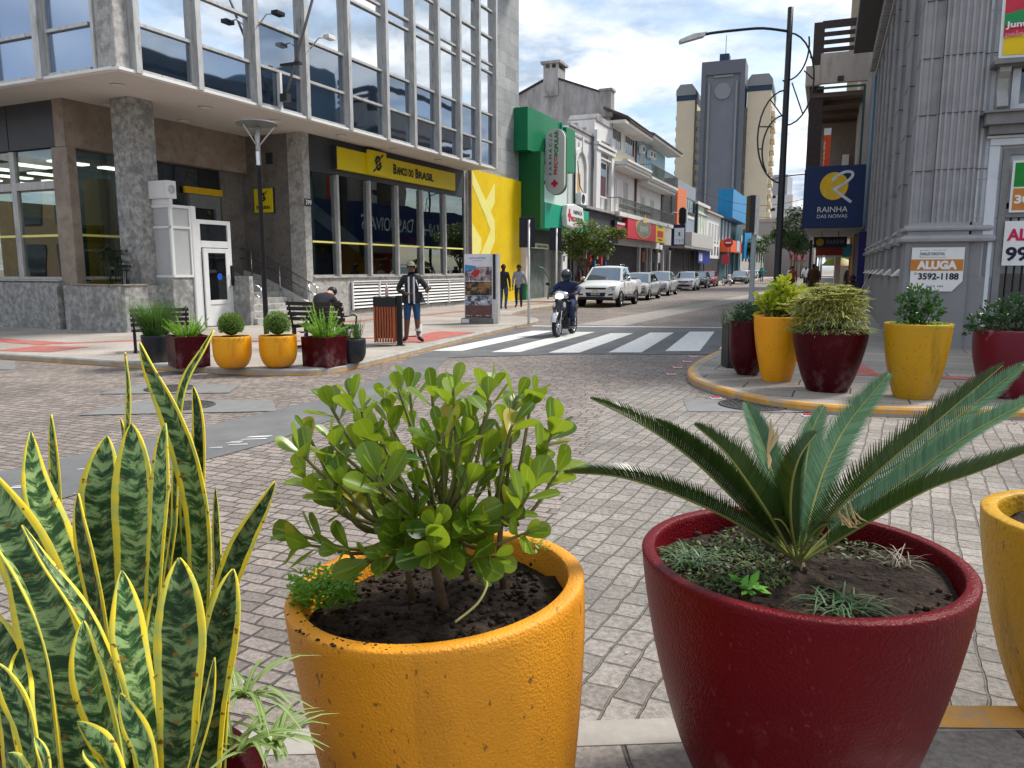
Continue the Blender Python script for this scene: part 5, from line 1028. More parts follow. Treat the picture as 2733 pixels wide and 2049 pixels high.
def car(name, label, col, kind, loc, rz, group='cars parked along the left kerb', cat='car', L=4.2, Wd=1.7, H=1.48, plate='', rad=.31):
    t = thing(name, label, cat, loc, rz, group); p = col; hw = Wd / 2; f = -L / 2; r_ = L / 2
    pick = kind == 'pickup'
    zh = .98 if pick else (.86 if kind != 'suv' else .95); zb = 1.16 if pick else .97; lo = .36 if pick else .24
    if pick: st = [(f, .80, lo + .12, zh - .22), (f + .08, .90, lo, zh - .08), (f + .35, .97, lo, zh + .03), (f + 1.15, 1, lo, zb - .05), (f + 1.4, 1, lo, zb), (f + 3.2, 1, lo, zb), (f + 3.25, 1, lo, zb + .02), (r_ - .05, .98, lo + .05, zb + .02), (r_, .95, lo + .15, zb - .03)]
    elif kind == 'sedan': st = [(f, .76, lo + .12, zh - .26), (f + .07, .88, lo, zh - .12), (f + .32, .97, lo, zh - .02), (f + 1.0, 1, lo, zb - .06), (f + 1.3, 1, lo, zb), (r_ - 1.0, 1, lo, zb + .05), (r_ - .25, .97, lo, zb + .05), (r_ - .05, .92, lo + .05, zb - .05), (r_, .86, lo + .15, zb - .18)]
    else: st = [(f, .76, lo + .12, zh - .26), (f + .07, .88, lo, zh - .12), (f + .30, .97, lo, zh - .01), (f + .85, 1, lo, zb - .05), (f + 1.1, 1, lo, zb), (r_ - .5, 1, lo, zb + .05), (r_ - .08, .95, lo, zb), (r_, .88, lo + .12, zb - .12)]
    def sec(y, k, zl, zt):
        w2 = hw * k; zm = (zl + zt) / 2
        h = [(0, zt + .035), (w2 * .55, zt + .025), (w2 * .86, zt - .01), (w2 * .97, zt - .08), (w2, zm + .08), (w2, zm - .1), (w2 * .97, zl + .08), (w2 * .88, zl)]
        return [(x, y, z) for x, z in h] + [(-x, y, z) for x, z in h[::-1][:-1]] + []
    rings = [sec(*s) for s in st]
    mb = MB(); mb.ring(rings, 0, True, True); body = mb.build('body', p, t)
    yc, yrf, yrr, yrb = {'pickup': (f + 1.25, f + 2.0, f + 3.0, f + 3.22), 'sedan': (f + 1.05, f + 1.85, r_ - 1.35, r_ - .6), 'hatch': (f + .9, f + 1.7, r_ - .75, r_ - .1), 'suv': (f + 1.0, f + 1.6, r_ - .7, r_ - .08)}[kind]
    wb_, wr_ = hw * .93, hw * .74; zt = H
    B4 = [V((-wb_, yc, zb - .03)), V((wb_, yc, zb - .03)), V((wb_, yrb, zb)), V((-wb_, yrb, zb))]; T4 = [V((-wr_, yrf, zt - .06)), V((wr_, yrf, zt - .06)), V((wr_, yrr, zt - .05)), V((-wr_, yrr, zt - .05))]
    mb = MB(); rt = []
    for y, dz, k in ((yrf - .06, -.10, .98), (yrf + .06, -.02, .96), ((yrf + yrr) / 2, .0, .97), (yrr - .08, -.02, .96), (yrr + .05, -.10, .98)):
        rt.append([(-wr_ * k * 1.04, y, zt - .07 + dz), (-wr_ * k * .85, y, zt - .01 + dz), (0, y, zt + dz + .012), (wr_ * k * .85, y, zt - .01 + dz), (wr_ * k * 1.04, y, zt - .07 + dz), (0, y, zt - .1 + dz)])
    mb.ring(rt, 0, True, True); mb.build('roof', p, t)
    MB().add(B4 + T4, [(0, 1, 5, 4), (1, 2, 6, 5), (2, 3, 7, 6), (3, 0, 4, 7)]).build('cabin', p, t)
    def gp(a, b_, c, d, i0, i1, j0, j1, nm, off=.008, mat=None):
        P_ = lambda u, v: (a * (1 - u) + b_ * u) * (1 - v) + (d * (1 - u) + c * u) * v
        n = (b_ - a).cross(d - a).normalized() * off
        return MB().add([P_(i0, j0) + n, P_(i1, j0) + n, P_(i1, j1) + n, P_(i0, j1) + n], [(0, 1, 2, 3)]).build(nm, mat or M['gl_car'], t)
    gp(B4[0], B4[1], T4[1], T4[0], .05, .95, .04, .94, 'windscreen'); gp(B4[2], B4[3], T4[3], T4[2], .06, .94, .1, .92, 'rear_window')
    for a, b_, c, d, fl in ((B4[1], B4[2], T4[2], T4[1], 0), (B4[3], B4[0], T4[0], T4[3], 1)):
        sp = (.10, .50, .545, .92) if not fl else (.08, .455, .50, .90)
        gp(a, b_, c, d, sp[0], sp[1], .08, .90, 'side_window'); gp(a, b_, c, d, sp[2], sp[3], .08, .90, 'side_window')
    for sx in (-1, 1):
        MB().ball((sx * (hw + .10), yc + .42, zb + .08), .12, 10, sz=(.9, .6, .75)).build('mirror', p if not pick else M['chrome'], t)
        hl = MB().prism([(sx * hw * .50, zh - .22), (sx * hw * .90, zh - .16), (sx * hw * .90, zh - .03), (sx * hw * .60, zh - .09)], f - .012, f + .3, 'y').build('headlight', m_lens, t)
        MB().lathe([(.001, 0), (.06, 0), (.07, .01)], n=14).build('bulb', M['chrome'], hl, loc=(sx * hw * .72, f - .016, zh - .135)).rotation_euler.x = R(90)
        MB().prism([(sx * hw * .6, lo + .16), (sx * hw * .82, lo + .18), (sx * hw * .82, lo + .25), (sx * hw * .6, lo + .23)], f - .01, f + .2, 'y').build('fog_light', M['black'], t)
        MB().box(sx * hw * .82 - .08, sx * hw * .82 + .08, r_ - .03, r_ + .012, zb - .35, zb - .1).build('tail_light', M['red'], t)
        for yy in (f + (.92 if pick else .8), f + ((.92 + 3.1) if pick else (L - .75 - .0) - .1)):
            wheel(t, sx * (hw - .10), yy, rad, .2, sx); MB().lathe([(.001, 0), (rad * 1.16, 0), (rad * 1.16, .05)], n=28).build('wheel_arch', M['rubber'], t, loc=(sx * (hw - .045) - .0, yy, rad + .03)).rotation_euler.y = R(90) * sx
        dm = MB(); yd = (yc + yrb) / 2 - .05
        for y0 in (yc + .28, yd + .15, yrb - .05 if not pick else yrb): dm.box(sx * (hw + .001) - .002, sx * (hw + .001) + .002, y0, y0 + .012, lo + .18, zb - .09)
        dm.build('door_seam', M['rubber'], t)
        for y0 in (yd - .12, yrb - .45): MB().box(sx * (hw + .01) - .012, sx * (hw + .01) + .012, y0, y0 + .16, zb - .17, zb - .14).build('door_handle', M['chrome'] if pick else p, t)
        MB().box(sx * (hw - .01) - .03, sx * (hw - .01) + .03, f + 1.3, r_ - 1.3, lo - .01, lo + .07).build('sill_trim', M['black'], t)
    MB().prism([(-hw * .46, zh - .20), (hw * .46, zh - .20), (hw * .50, zh - .12), (-hw * .50, zh - .12)], f - .014, f + .1, 'y').build('grille', M['black'], t)
    if pick:
        MB().prism([(-hw * .42, zh - .50), (hw * .42, zh - .50), (hw * .48, zh - .34), (-hw * .48, zh - .34)], f - .016, f + .1, 'y').build('grille', M['black'], t)
        MB().box(-hw * .46, hw * .46, f - .04, f + .1, zh - .335, zh - .20).build('grille_bar', p, t, bevel=.02); MB().prism([(-.13, zh - .285), (-.05, zh - .285), (-.05, zh - .25), (.05, zh - .25), (.05, zh - .285), (.13, zh - .285), (.13, zh - .265 + .02), (.05, zh - .245 + .02), (.05, zh - .21), (-.05, zh - .21), (-.05, zh - .225), (-.13, zh - .245)], f - .05, f - .041, 'y').build('emblem', pm('gold_emblem', (.5, .38, .12), .3, metal=.5), t)
        MB().box(-hw * .80, hw * .80, f - .02, f + .25, lo - .04, lo + .10).build('bumper_lower', M['black'], t, bevel=.03)
        MB().tube([(-hw * .7, r_ - 1.5, zb), (-hw * .66, r_ - 1.75, zt - .1), (hw * .66, r_ - 1.75, zt - .1), (hw * .7, r_ - 1.5, zb)], .05, 8).build('sports_bar', M['black'], t)
        MB().box(-hw * .86, hw * .86, r_ - 1.8, r_ - .12, zb + .04, zb + .06).build('bed_cover', M['black'], t)
        for sx in (-1, 1): MB().tube([(sx * wr_ * .85, yrf + .2, zt + .01), (sx * wr_ * .85, yrf + .25, zt + .06), (sx * wr_ * .85, yrr - .1, zt + .06), (sx * wr_ * .85, yrr - .05, zt + .01)], .018, 6).build('roof_rail', M['chrome'], t)
        for sx in (-1, 1): MB().tube([(sx * (hw + .06), f + 1.5, .42), (sx * (hw + .06), f + 3.4, .42)], .05, 8).build('side_step', M['black'], t)
    else:
        MB().prism([(-hw * .62, lo + .10), (hw * .62, lo + .10), (hw * .56, lo + .24), (-hw * .56, lo + .24)], f - .013, f + .1, 'y').build('lower_grille', M['black'], t)
        MB().lathe([(.001, 0), (.055, 0), (.06, .012)], n=14).build('emblem', M['chrome'], t, loc=(0, f - .016, zh - .16)).rotation_euler.x = R(90)
    zp = lo + .18 if pick else lo + .27
    pl_ = MB().box(-.2, .2, f - .035, f - .018, zp, zp + .13).build('number_plate', m_plate, t)
    if plate: text(plate, (.34, .08), (-.17, f - .036, zp + .02), (1, 0, 0), (0, 0, 1), M['ink'], 'plate_lettering', pl_)
    if kind == 'sedan' or kind == 'hatch': MB().tube([(0, yrr - .1, zt - .02), (0, yrr + .1, zt + .16)], .008, 4).build('aerial', M['black'], t)
    return t
HD = -R(21)
def park(x, y, L, Wd): # front outer wheel point -> car centre
    s = V((math.sin(R(21)), math.cos(R(21)))); lt = V((math.cos(R(21)), -math.sin(R(21))))
    c = V((x, y)) - lt * (Wd / 2 - .05) + s * (L / 2 - .85); return (c.x, c.y, 0)
c_white = paint('car_white', (.74, .75, .76)); c_silver = paint('car_silver', (.33, .35, .36)); c_grey = paint('car_grey', (.16, .17, .18)); c_black = paint('car_black', (.03, .032, .035)); c_red = paint('car_red', (.25, .01, .02)); c_sand = paint('car_pale', (.55, .56, .54))
car('parked_pickup', 'big white pickup truck parked nearest, in front of the shops', c_white, 'pickup', park(4.75, 34.0, 5.3, 1.88), HD, cat='pickup truck', L=5.3, Wd=1.88, H=1.80, plate='CHF 4B53', rad=.38)
car('parked_car', 'silver sedan parked directly behind the white pickup', c_silver, 'sedan', park(7.35, 41.5, 4.5, 1.74), HD, L=4.5, Wd=1.74)
car('parked_car', 'silver sedan third in the parked row, behind the other silver sedan', c_silver, 'sedan', park(9.85, 48.5, 4.3, 1.7), HD, L=4.3, H=1.53)
car('parked_car', 'white hatchback fourth in the parked row', c_white, 'hatch', park(14.2, 60.2, 3.9, 1.66), HD, L=3.9, Wd=1.66)
car('parked_car', 'black hatchback between the white hatchback and the red car', c_black, 'hatch', park(17.0, 67.8, 4.0, 1.68), HD, L=4.0, Wd=1.68)
car('parked_car', 'small dark red car at the end of the first parked row', c_red, 'hatch', park(19.3, 73.8, 3.9, 1.66), HD, L=3.9, Wd=1.66)
car('parked_car', 'dark grey sedan standing alone beyond the parked scooter', c_grey, 'sedan', park(26.2, 86.8, 4.3, 1.7), HD, L=4.3)
fc = [(29.5, 97, c_white, 'white car first behind the dark grey sedan'), (31.7, 104, c_silver, 'silver car second behind the dark grey sedan'), (34.2, 111, c_white, 'white car third behind the dark grey sedan'), (37, 119, c_sand, 'pale car fourth behind the dark grey sedan'), (40.5, 129, c_silver, 'silver car fifth behind the dark grey sedan'), (44.5, 140, c_white, 'white car farthest in the left parked row')]
for x, y, c_, lb in fc: car('parked_car', lb, c_, 'hatch', park(x, y, 4.1, 1.7), HD, L=4.1)
car('moving_car', 'white car driving towards the camera at the far end of the street', c_white, 'suv', (37.5, 97, 0), -R(22), 'cars in the far street', L=4.3, H=1.6)
car('moving_car', 'light silver van-like car far away right of the tall lamp post', c_sand, 'suv', (53, 140, 0), -R(22), 'cars in the far street', L=4.6, H=1.75)
# ---------------------------------------------------------------- scooters (front = -y)
def moto_wheel(par, y, r):
    w_ = MB().lathe([(r * .80, -.045), (r * .95, -.05), (r, -.02), (r, .02), (r * .95, .05), (r * .80, .045)], n=30).build('wheel', M['rubber'], par, loc=(0, y, r)); w_.rotation_euler.y = R(90)
    mb = MB().lathe([(r * .82, -.03), (r * .76, 0), (r * .82, .03)], n=28).lathe([(.001, -.05), (.045, -.05), (.045, .05), (.001, .05)], n=12)
    for k in range(12):
        a = 2 * math.pi * k / 12; mb.tube([(.04 * math.cos(a), .04 * math.sin(a), 0), (r * .78 * math.cos(a + .2), r * .78 * math.sin(a + .2), 0)], .006, 4)
    mb.build('rim', M['chrome'], w_); return w_
def scooter(label, loc, rz, col, cat='scooter', plate=False, lit=False):
    t = thing('motor_scooter', label, cat, loc, rz); q = lambda n, mb, m_, **k: mb.build(n, m_, t, **k)
    moto_wheel(t, -.62, .28); moto_wheel(t, .60, .28)
    q('fork', MB().tube([(.07, -.62, .28), (.07, -.45, .72)], .02, 8).tube([(-.07, -.62, .28), (-.07, -.45, .72)], .02, 8), M['chrome'])
    q('front_fender', MB().ring([[(-.07, -.62 + .33 * math.cos(a), .28 + .33 * math.sin(a)), (-.03, -.62 + .35 * math.cos(a), .28 + .35 * math.sin(a)), (.03, -.62 + .35 * math.cos(a), .28 + .35 * math.sin(a)), (.07, -.62 + .33 * math.cos(a), .28 + .33 * math.sin(a))] for a in [math.pi * (.15 + .75 * k / 8) for k in range(9)]], 0, True, False, closed=False), M['chrome'] if lit else col)
    sh = [(.0, .42, .10, -.50), (.0, .55, .17, -.50), (.0, .72, .22, -.46), (.0, .86, .20, -.42), (.0, .93, .12, -.40)]
    q('front_shield', MB().ring([[(-w2, y + .16, z), (-w2 * .8, y + .03, z), (0, y - .06, z), (w2 * .8, y + .03, z), (w2, y + .16, z), (0, y + .10, z)] for _, z, w2, y in sh], 0, True, True), col)
    q('side_light', MB().ball((.13, -.47, .78), .05, 8, sz=(.8, .6, 1.4)).ball((-.13, -.47, .78), .05, 8, sz=(.8, .6, 1.4)), m_lens)
    q('handlebar_cowl', MB().ball((0, -.36, 1.0), .17, 12, sz=(1.3, .8, .7)), M['chrome'] if lit else col)
    q('headlight', MB().ball((0, -.46, .99), .10, 12, sz=(1.15, .6, .75)), pm('lit_headlamp', (1, .93, .68), .3, 0, emit=1.5) if lit else m_lens)
    q('handlebar', MB().tube([(-.36, -.22, 1.02), (-.18, -.32, 1.03), (.18, -.32, 1.03), (.36, -.22, 1.02)], .018, 8), M['darkmetal'])
    for sx in (-1, 1):
        m2 = q('mirror', MB().tube([(sx * .25, -.3, 1.04), (sx * .34, -.3, 1.24)], .008, 6), M['black']); MB().ball((sx * .36, -.3, 1.28), .06, 8, sz=(1.1, .3, .7)).build('glass', M['black'], m2)
    q('frame', MB().tube([(0, -.36, .85), (0, -.25, .40), (0, .1, .34), (0, .35, .6)], .06, 8), M['black'])
    q('leg_shield', MB().box(-.17, .17, -.36, -.32, .38, .88), M['black'], bevel=.02)
    q('body', MB().ring([[(-.07, -.05, .42), (.07, -.05, .42), (.08, -.05, .6), (-.08, -.05, .6)], [(-.13, .2, .36), (.13, .2, .36), (.14, .2, .7), (-.14, .2, .7)], [(-.14, .55, .45), (.14, .55, .45), (.13, .55, .76), (-.13, .55, .76)], [(-.06, .85, .66), (.06, .85, .66), (.05, .85, .80), (-.05, .85, .80)]], 0, True, True), col)
    q('seat', MB().ring([[(-.09, -.02, .70), (.09, -.02, .70), (.08, -.02, .76), (-.08, -.02, .76)], [(-.14, .25, .70), (.14, .25, .70), (.12, .25, .80), (-.12, .25, .80)], [(-.12, .7, .76), (.12, .7, .76), (.10, .7, .86), (-.10, .7, .86)]], 0, True, True), M['rubber'])
    q('engine', MB().box(-.1, .1, -.02, .4, .16, .40), M['darkmetal'], bevel=.03); q('exhaust', MB().tube([(-.14, .1, .25), (-.16, .9, .34)], .045, 8), M['chrome']); q('footpeg', MB().tube([(-.27, .05, .25), (.27, .05, .25)], .02, 6), M['black'])
    return t
SC = (1.33, 19.25, .012); SR = -R(22)
scooter('black scooter with lit headlamp ridden over the crosswalk', SC, SR, pm('scooter_black', (.012, .013, .016), .25, coat=.5), lit=True)
scooter('white scooter parked nose out between the red car and the dark grey sedan', (21.9, 79.0, 0), -R(-18), c_white)
# ================================================================ PEOPLE (local: facing -y, their left = +x)
ST = dict(pel=(0, 0, .94), sp=(0, .01, 1.12), ch=(0, .01, 1.32), nk=(0, .015, 1.46), hb=(0, 0, 1.54), hd=(0, -.01, 1.62), ht=(0, .005, 1.70),
          sl=(.17, .01, 1.39), el=(.24, .03, 1.12), wl=(.25, -.04, .88), hl=(.25, -.06, .80), sr=(-.17, .01, 1.39), er=(-.24, .03, 1.12), wr=(-.25, -.04, .88), hr=(-.25, -.06, .80),
          pl=(.09, 0, .90), kl=(.11, -.02, .50), al=(.11, .03, .09), tl=(.13, -.15, .045), pr=(-.09, 0, .90), kr=(-.11, -.02, .50), ar=(-.11, .03, .09), tr=(-.13, -.15, .045))
BN = [('pel', 'sp', 1), ('sp', 'ch', 1), ('ch', 'nk', 1), ('nk', 'hb', 0), ('hb', 'hd', 0), ('hd', 'ht', 0), ('ch', 'sl', 1), ('sl', 'el', 1), ('el', 'wl', 2), ('wl', 'hl', 0), ('ch', 'sr', 1), ('sr', 'er', 1), ('er', 'wr', 2), ('wr', 'hr', 0),
      ('pel', 'pl', 3), ('pl', 'kl', 3), ('kl', 'al', 4), ('al', 'tl', 5), ('pel', 'pr', 3), ('pr', 'kr', 3), ('kr', 'ar', 4), ('ar', 'tr', 5)]
RD = dict(pel=(.15, .115), sp=(.135, .105), ch=(.165, .12), nk=(.06, .06), hb=(.072, .08), hd=(.088, .10), ht=(.065, .075), sl=(.075, .07), el=(.052, .052), wl=(.035, .035), hl=(.034, .022), pl=(.10, .10), kl=(.065, .065), al=(.045, .045), tl=(.045, .035))
def person(label, loc, rz, pose, shirt, sleeve, trousers, shin, shoes, skin, scale=1., fingers=True, bulk=1.1, cat='person', group=None, name='person', face=True, hair='short'):
    J = dict(ST); J.update(pose or {}); keys = list(J)
    me = bpy.data.meshes.new('sk'); me.from_pydata([J[k] for k in keys], [(keys.index(a), keys.index(b_)) for a, b_, _ in BN], [])
    o = bpy.data.objects.new('sk', me); C.objects.link(o); md = o.modifiers.new('s', 'SKIN'); md.use_smooth_shade = True
    for i, k in enumerate(keys):
        kk = k if k in RD else k[0] + 'l'; r = RD[kk]; b_ = 1 if k in ('hb', 'hd', 'ht', 'nk', 'hl', 'hr') else bulk
        me.skin_vertices[0].data[i].radius = (r[0] * b_, r[1] * b_); me.skin_vertices[0].data[i].use_root = (k == 'pel')
    ss = o.modifiers.new('u', 'SUBSURF'); ss.levels = 1; ss.render_levels = 1
    bpy.context.view_layer.update(); ev = o.evaluated_get(bpy.context.evaluated_depsgraph_get()); m2 = bpy.data.meshes.new_from_object(ev)
    segs = [(V(J[a]), V(J[b_]), mi) for a, b_, mi in BN]; mb = MB(); vs = [v.co.copy() for v in m2.vertices]
    # mild head sculpt: narrower chin, flat face
    mb.v = [tuple(v) for v in vs]
    for p in m2.polygons:
        c = p.center; best = None
        for a, b_, mi in segs:
            ab = b_ - a; tt = max(0, min(1, (c - a).dot(ab) / ab.length_squared)); d = (c - a - ab * tt).length - (.05 if mi == 1 and abs(a.x) < .01 else 0)
            if best is None or d < best[0]: best = (d, mi)
        mb.f.append(tuple(p.vertices)); mb.mi.append(best[1]); mb.sm.append(True)
    bpy.data.objects.remove(o); bpy.data.meshes.remove(me); bpy.data.meshes.remove(m2)
    if fingers:
        for s, w_, h in ((1, 'wl', 'hl'), (-1, 'wr', 'hr')):
            a, b_ = V(J[w_]), V(J[h]); d = (b_ - a).normalized(); side = d.cross(V((0, 0, 1)) if abs(d.z) < .8 else V((0, 1, 0))).normalized(); cu = side.cross(d).normalized()
            for k in range(4):
                st = b_ + d * .02 + side * (k - 1.5) * .019; ln = (.065, .078, .072, .055)[k]
                mb.tube([st, st + d * ln * .45 + cu * .004, st + d * ln * .8 + cu * .018, st + d * ln + cu * .034], [.009, .0088, .008, .006], 6, 0)
            st = b_ - d * .02 + side * .03; mb.tube([st, st + side * .028 + d * .025, st + side * .03 + d * .055 + cu * .012], [.011, .010, .007], 6, 0)
    hd = V(J['hd']); up = (V(J['ht']) - V(J['hb'])).normalized(); fw = V((0, -1, 0)); fw = (fw - up * fw.dot(up)).normalized(); rt = fw.cross(up)
    if J.get('look'): fw = V(J['look']).normalized(); rt = fw.cross(up)
    if face:
        mb.tube([hd + fw * .09 + up * .02, hd + fw * .108 - up * .01, hd + fw * .118 - up * .03, hd + fw * .09 - up * .035], [.010, .012, .015, .010], 6, 0)
        for s in (-1, 1): mb.ball(hd + rt * s * .092 + fw * .0, .02, 6, 0, (.5, 1, 1.5))
    t = mb.build(name, [skin, shirt, sleeve, trousers, shin, shoes], None, loc, rz); t.scale = (scale,) * 3; tag(t, label, cat, group)
    if face:
        e = MB()
        for s in (-1, 1): e.ball(hd + rt * s * .035 + fw * .092 + up * .012, .010, 6)
        e.build('eyes', M['ink'], t); MB().tube([hd + fw * .094 - up * .055 - rt * .022, hd + fw * .099 - up * .057, hd + fw * .094 - up * .055 + rt * .022], .005, 5).build('mouth', pm('lips', (.12, .03, .03), .5), t)
    if hair:
        prof = []; mb = MB(); n = 14; c0 = hd + up * .015
        for i in range(7):
            a = math.pi / 2 * i / 6; r = .112 * math.cos(a) + .002; row = []
            for k in range(n):
                ph = 2 * math.pi * k / n; cut = -.03 if math.cos(ph) < .35 else .025
                row.append(c0 + fw * (r * math.cos(ph) * 1.02 - .005) + rt * (r * math.sin(ph) * .90) + up * (cut * (1 - i / 6) + .115 * math.sin(a)))
            prof.append(row)
        mb.ring(prof, 0, True, False)
        if hair == 'cap': mb.ring([[c0 + fw * .08 + rt * .07 + up * .035, c0 + fw * .105 + up * .045, c0 + fw * .08 - rt * .07 + up * .035], [c0 + fw * .16 + rt * .05 + up * .018, c0 + fw * .18 + up * .022, c0 + fw * .16 - rt * .05 + up * .018]], 0, False, False, closed=False)
        mb.build('cap' if hair == 'cap' else 'hair', hair_mat[0], t)
    return t
hair_mat = [M['hair']]; camo = pm('camo_cloth', (.10, .10, .07), .85, .6, scale=40, col2=(.38, .38, .32))
CB, CN, CW, CG = M['cloth_black'], M['cloth_navy'], M['cloth_white'], M['cloth_grey']
# man standing behind the bin
hair_mat[0] = camo
mp = person('person in black jacket, striped shirt and camouflage cap standing behind the litter bin', (-2.13, 16.45, .1), R(4), dict(er=(-.30, -.02, 1.14), wr=(-.12, -.24, 1.06), hr=(-.04, -.28, 1.06), el=(.34, .0, 1.16), wl=(.33, -.22, 1.10), hl=(.37, -.29, 1.14), al=(.14, .0, .09), tl=(.24, -.14, .045), ar=(-.14, .05, .09), tr=(-.2, -.1, .045)),
            CB, CB, M['denim'], M['skin_dark'], M['rubber'], M['skin_dark'], .98, hair='cap')
MB().box(-.07, -.035, -.150, -.135, .86, 1.42).box(.045, .075, -.155, -.14, .84, 1.42).box(-.034, .034, -.145, -.13, .90, 1.40).build('striped_shirt', CW, mp); MB().box(-.03, .03, -.158, -.146, .90, 1.40).build('shirt_stripe', CB, mp)
MB().ring([[(.19, -.10, .86), (.30, .0, .86), (.2, .12, .86), (-.16, .12, .86), (-.24, 0, .86), (-.14, -.12, .86)], [(.17, -.10, 1.1), (.21, .0, 1.1), (.18, .12, 1.1), (-.16, .12, 1.1), (-.2, 0, 1.1), (-.14, -.12, 1.1)]], 0, True, False).build('jacket_hem', CB, mp)
MB().lathe([(.076, .25), (.072, .40)], (.13, .01, 0), 12).lathe([(.056, .10), (.06, .2)], (.135, .01, .0), 10).build('sock', CW, mp); MB().tube([(.1, -.15, 1.36), (.17, -.17, 1.15)], .008, 5).build('lanyard', CW, mp)
hair_mat[0] = M['hair']
bt = thing('drink_bottle', 'clear plastic bottle with pink drink standing on the litter bin', 'bottle', (-2.56, 15.83, 1.10)); MB().lathe([(.001, 0), (.033, 0), (.035, .02), (.033, .13), (.035, .16), (.014, .21), (.012, .23)], n=14).build('body', pm('bottle_pink', (.55, .35, .36), .15, .3, spec=.8), bt); MB().lathe([(.014, .225), (.014, .25), (.001, .25)], n=10).build('cap', M['white'], bt)
# walkers by the yellow wall
person('person in dark top and jeans walking away beside the advertising totem', (-.33, 29.9, .1), R(170), dict(kl=(.10, -.12, .50), al=(.10, .02, .09), tl=(.11, -.14, .05), ar=(-.1, .12, .12), tr=(-.11, 0, .04)), CB, CB, M['denim'], M['denim'], M['rubber'], M['skin_dark'])
person('person in grey jacket over black shirt walking towards the camera by the yellow wall', (.28, 31.5, .1), R(-5), dict(el=(.27, .06, 1.12), wl=(.33, .02, .90), hl=(.35, .0, .82), kl=(.1, -.12, .5), al=(.1, -.06, .09), tl=(.11, -.22, .06), ar=(-.1, .1, .12)), CG, CG, CN, CN, M['rubber'], M['skin_dark'])
# rider on scooter
def rot2(p, a): return (p[0] * math.cos(a) - p[1] * math.sin(a), p[0] * math.sin(a) + p[1] * math.cos(a))
rd = person('motorcyclist in navy jacket and black helmet riding the black scooter', SC, SR, dict(pel=(0, .22, .82), sp=(0, .20, 1.0), ch=(0, .12, 1.20), nk=(0, .08, 1.34), hb=(0, .06, 1.40), hd=(0, .04, 1.47), ht=(0, .05, 1.55), sl=(.19, .12, 1.27), el=(.34, .0, 1.10), wl=(.33, -.17, 1.06), hl=(.31, -.24, 1.05), sr=(-.19, .12, 1.27), er=(-.34, .0, 1.10), wr=(-.33, -.17, 1.06), hr=(-.31, -.24, 1.05),
            pl=(.10, .20, .80), kl=(.20, -.22, .74), al=(.20, .02, .34), tl=(.21, -.14, .28), pr=(-.10, .20, .80), kr=(-.20, -.22, .74), ar=(-.20, .02, .34), tr=(-.21, -.14, .28)), CN, CN, CN, CN, M['rubber'], M['skin_dark'], 1.0, bulk=1.3, face=False, hair=None)
hm = MB().ball((0, .05, 1.49), .15, 16, sz=(.92, 1.05, 1.08)).build('helmet', pm('helmet_grey', (.04, .05, .055), .2, coat=.5), rd)
MB().ball((0, -.015, 1.475), .125, 14, sz=(.92, .9, .62)).build('visor', pm('visor', (.01, .012, .014), .08), hm)
# seated man on right bench, seen from behind, bent forward
sm_ = person('person in black shirt and cap sitting hunched on the right-hand bench, back to the camera', (-3.85, 15.40, .1), R(160), dict(pel=(0, .05, .52), sp=(0, -.02, .74), ch=(.02, -.18, .94), nk=(.03, -.32, 1.02), hb=(.03, -.40, 1.02), hd=(.03, -.47, 1.03), ht=(.03, -.54, 1.05), sl=(.20, -.20, .96), el=(.25, -.40, .72), wl=(.12, -.55, .62), hl=(.06, -.6, .62), sr=(-.17, -.20, .96), er=(-.22, -.40, .72), wr=(-.1, -.55, .62), hr=(-.04, -.6, .62),
            pl=(.10, .0, .50), kl=(.16, -.46, .50), al=(.16, -.46, .1), tl=(.17, -.62, .05), pr=(-.10, 0, .50), kr=(-.16, -.46, .50), ar=(-.16, -.46, .1), tr=(-.17, -.62, .05)), CB, CB, CB, CB, M['rubber'], M['skin_light'], 1.02, bulk=1.25, face=False, hair=None)
MB().ball((.03, -.53, 1.08), .108, 14, sz=(.9, 1, .9)).build('cap', M['ink'], sm_)
# head visible above lift
person('person with bald head and dark shirt at the bank door behind the lift', tuple(B(3.75, 2.1, 1.3)), R(-30), {}, CN, CN, CN, CN, M['rubber'], M['skin_light'], 1.02, hair=None)
# seated man at right wall with crutches
hair_mat[0] = M['ink']
stp = person('person in dark hooded jacket sitting low against the grey wall on the right pavement', (12.0, 27.2, .1), R(-60), dict(pel=(0, .05, .42), sp=(0, .06, .62), ch=(0, .0, .86), nk=(0, -.04, 1.0), hb=(0, -.07, 1.07), hd=(0, -.10, 1.13), ht=(0, -.10, 1.21), sl=(.18, .0, .94), el=(.25, -.1, .70), wl=(.16, -.35, .62), hl=(.1, -.4, .62), sr=(-.18, .0, .94), er=(-.25, -.1, .70), wr=(-.16, -.35, .62), hr=(-.1, -.4, .62),
            pl=(.10, .0, .42), kl=(.17, -.42, .55), al=(.17, -.45, .1), tl=(.17, -.6, .05), pr=(-.10, 0, .42), kr=(-.17, -.42, .55), ar=(-.17, -.45, .1), tr=(-.17, -.6, .05)), CB, CB, CB, CB, M['rubber'], M['skin_dark'], 1.08, bulk=1.35, hair='cap')
cr_ = thing('crutch', 'grey metal crutch leaning diagonally in front of the seated person on the right', 'crutch', (11.75, 26.4, .1)); MB().tube([(-.35, 0, 0), (.42, .1, 1.25)], .018, 8).build('shaft', M['chrome'], cr_); MB().tube([(.42, .1, 1.25), (.55, .12, 1.48)], .028, 8).build('grip', M['rubber'], cr_); MB().tube([(.15, .05, .75), (.28, -.05, .72), (.42, .0, .98)], .012, 6).build('brace', M['white'], cr_)
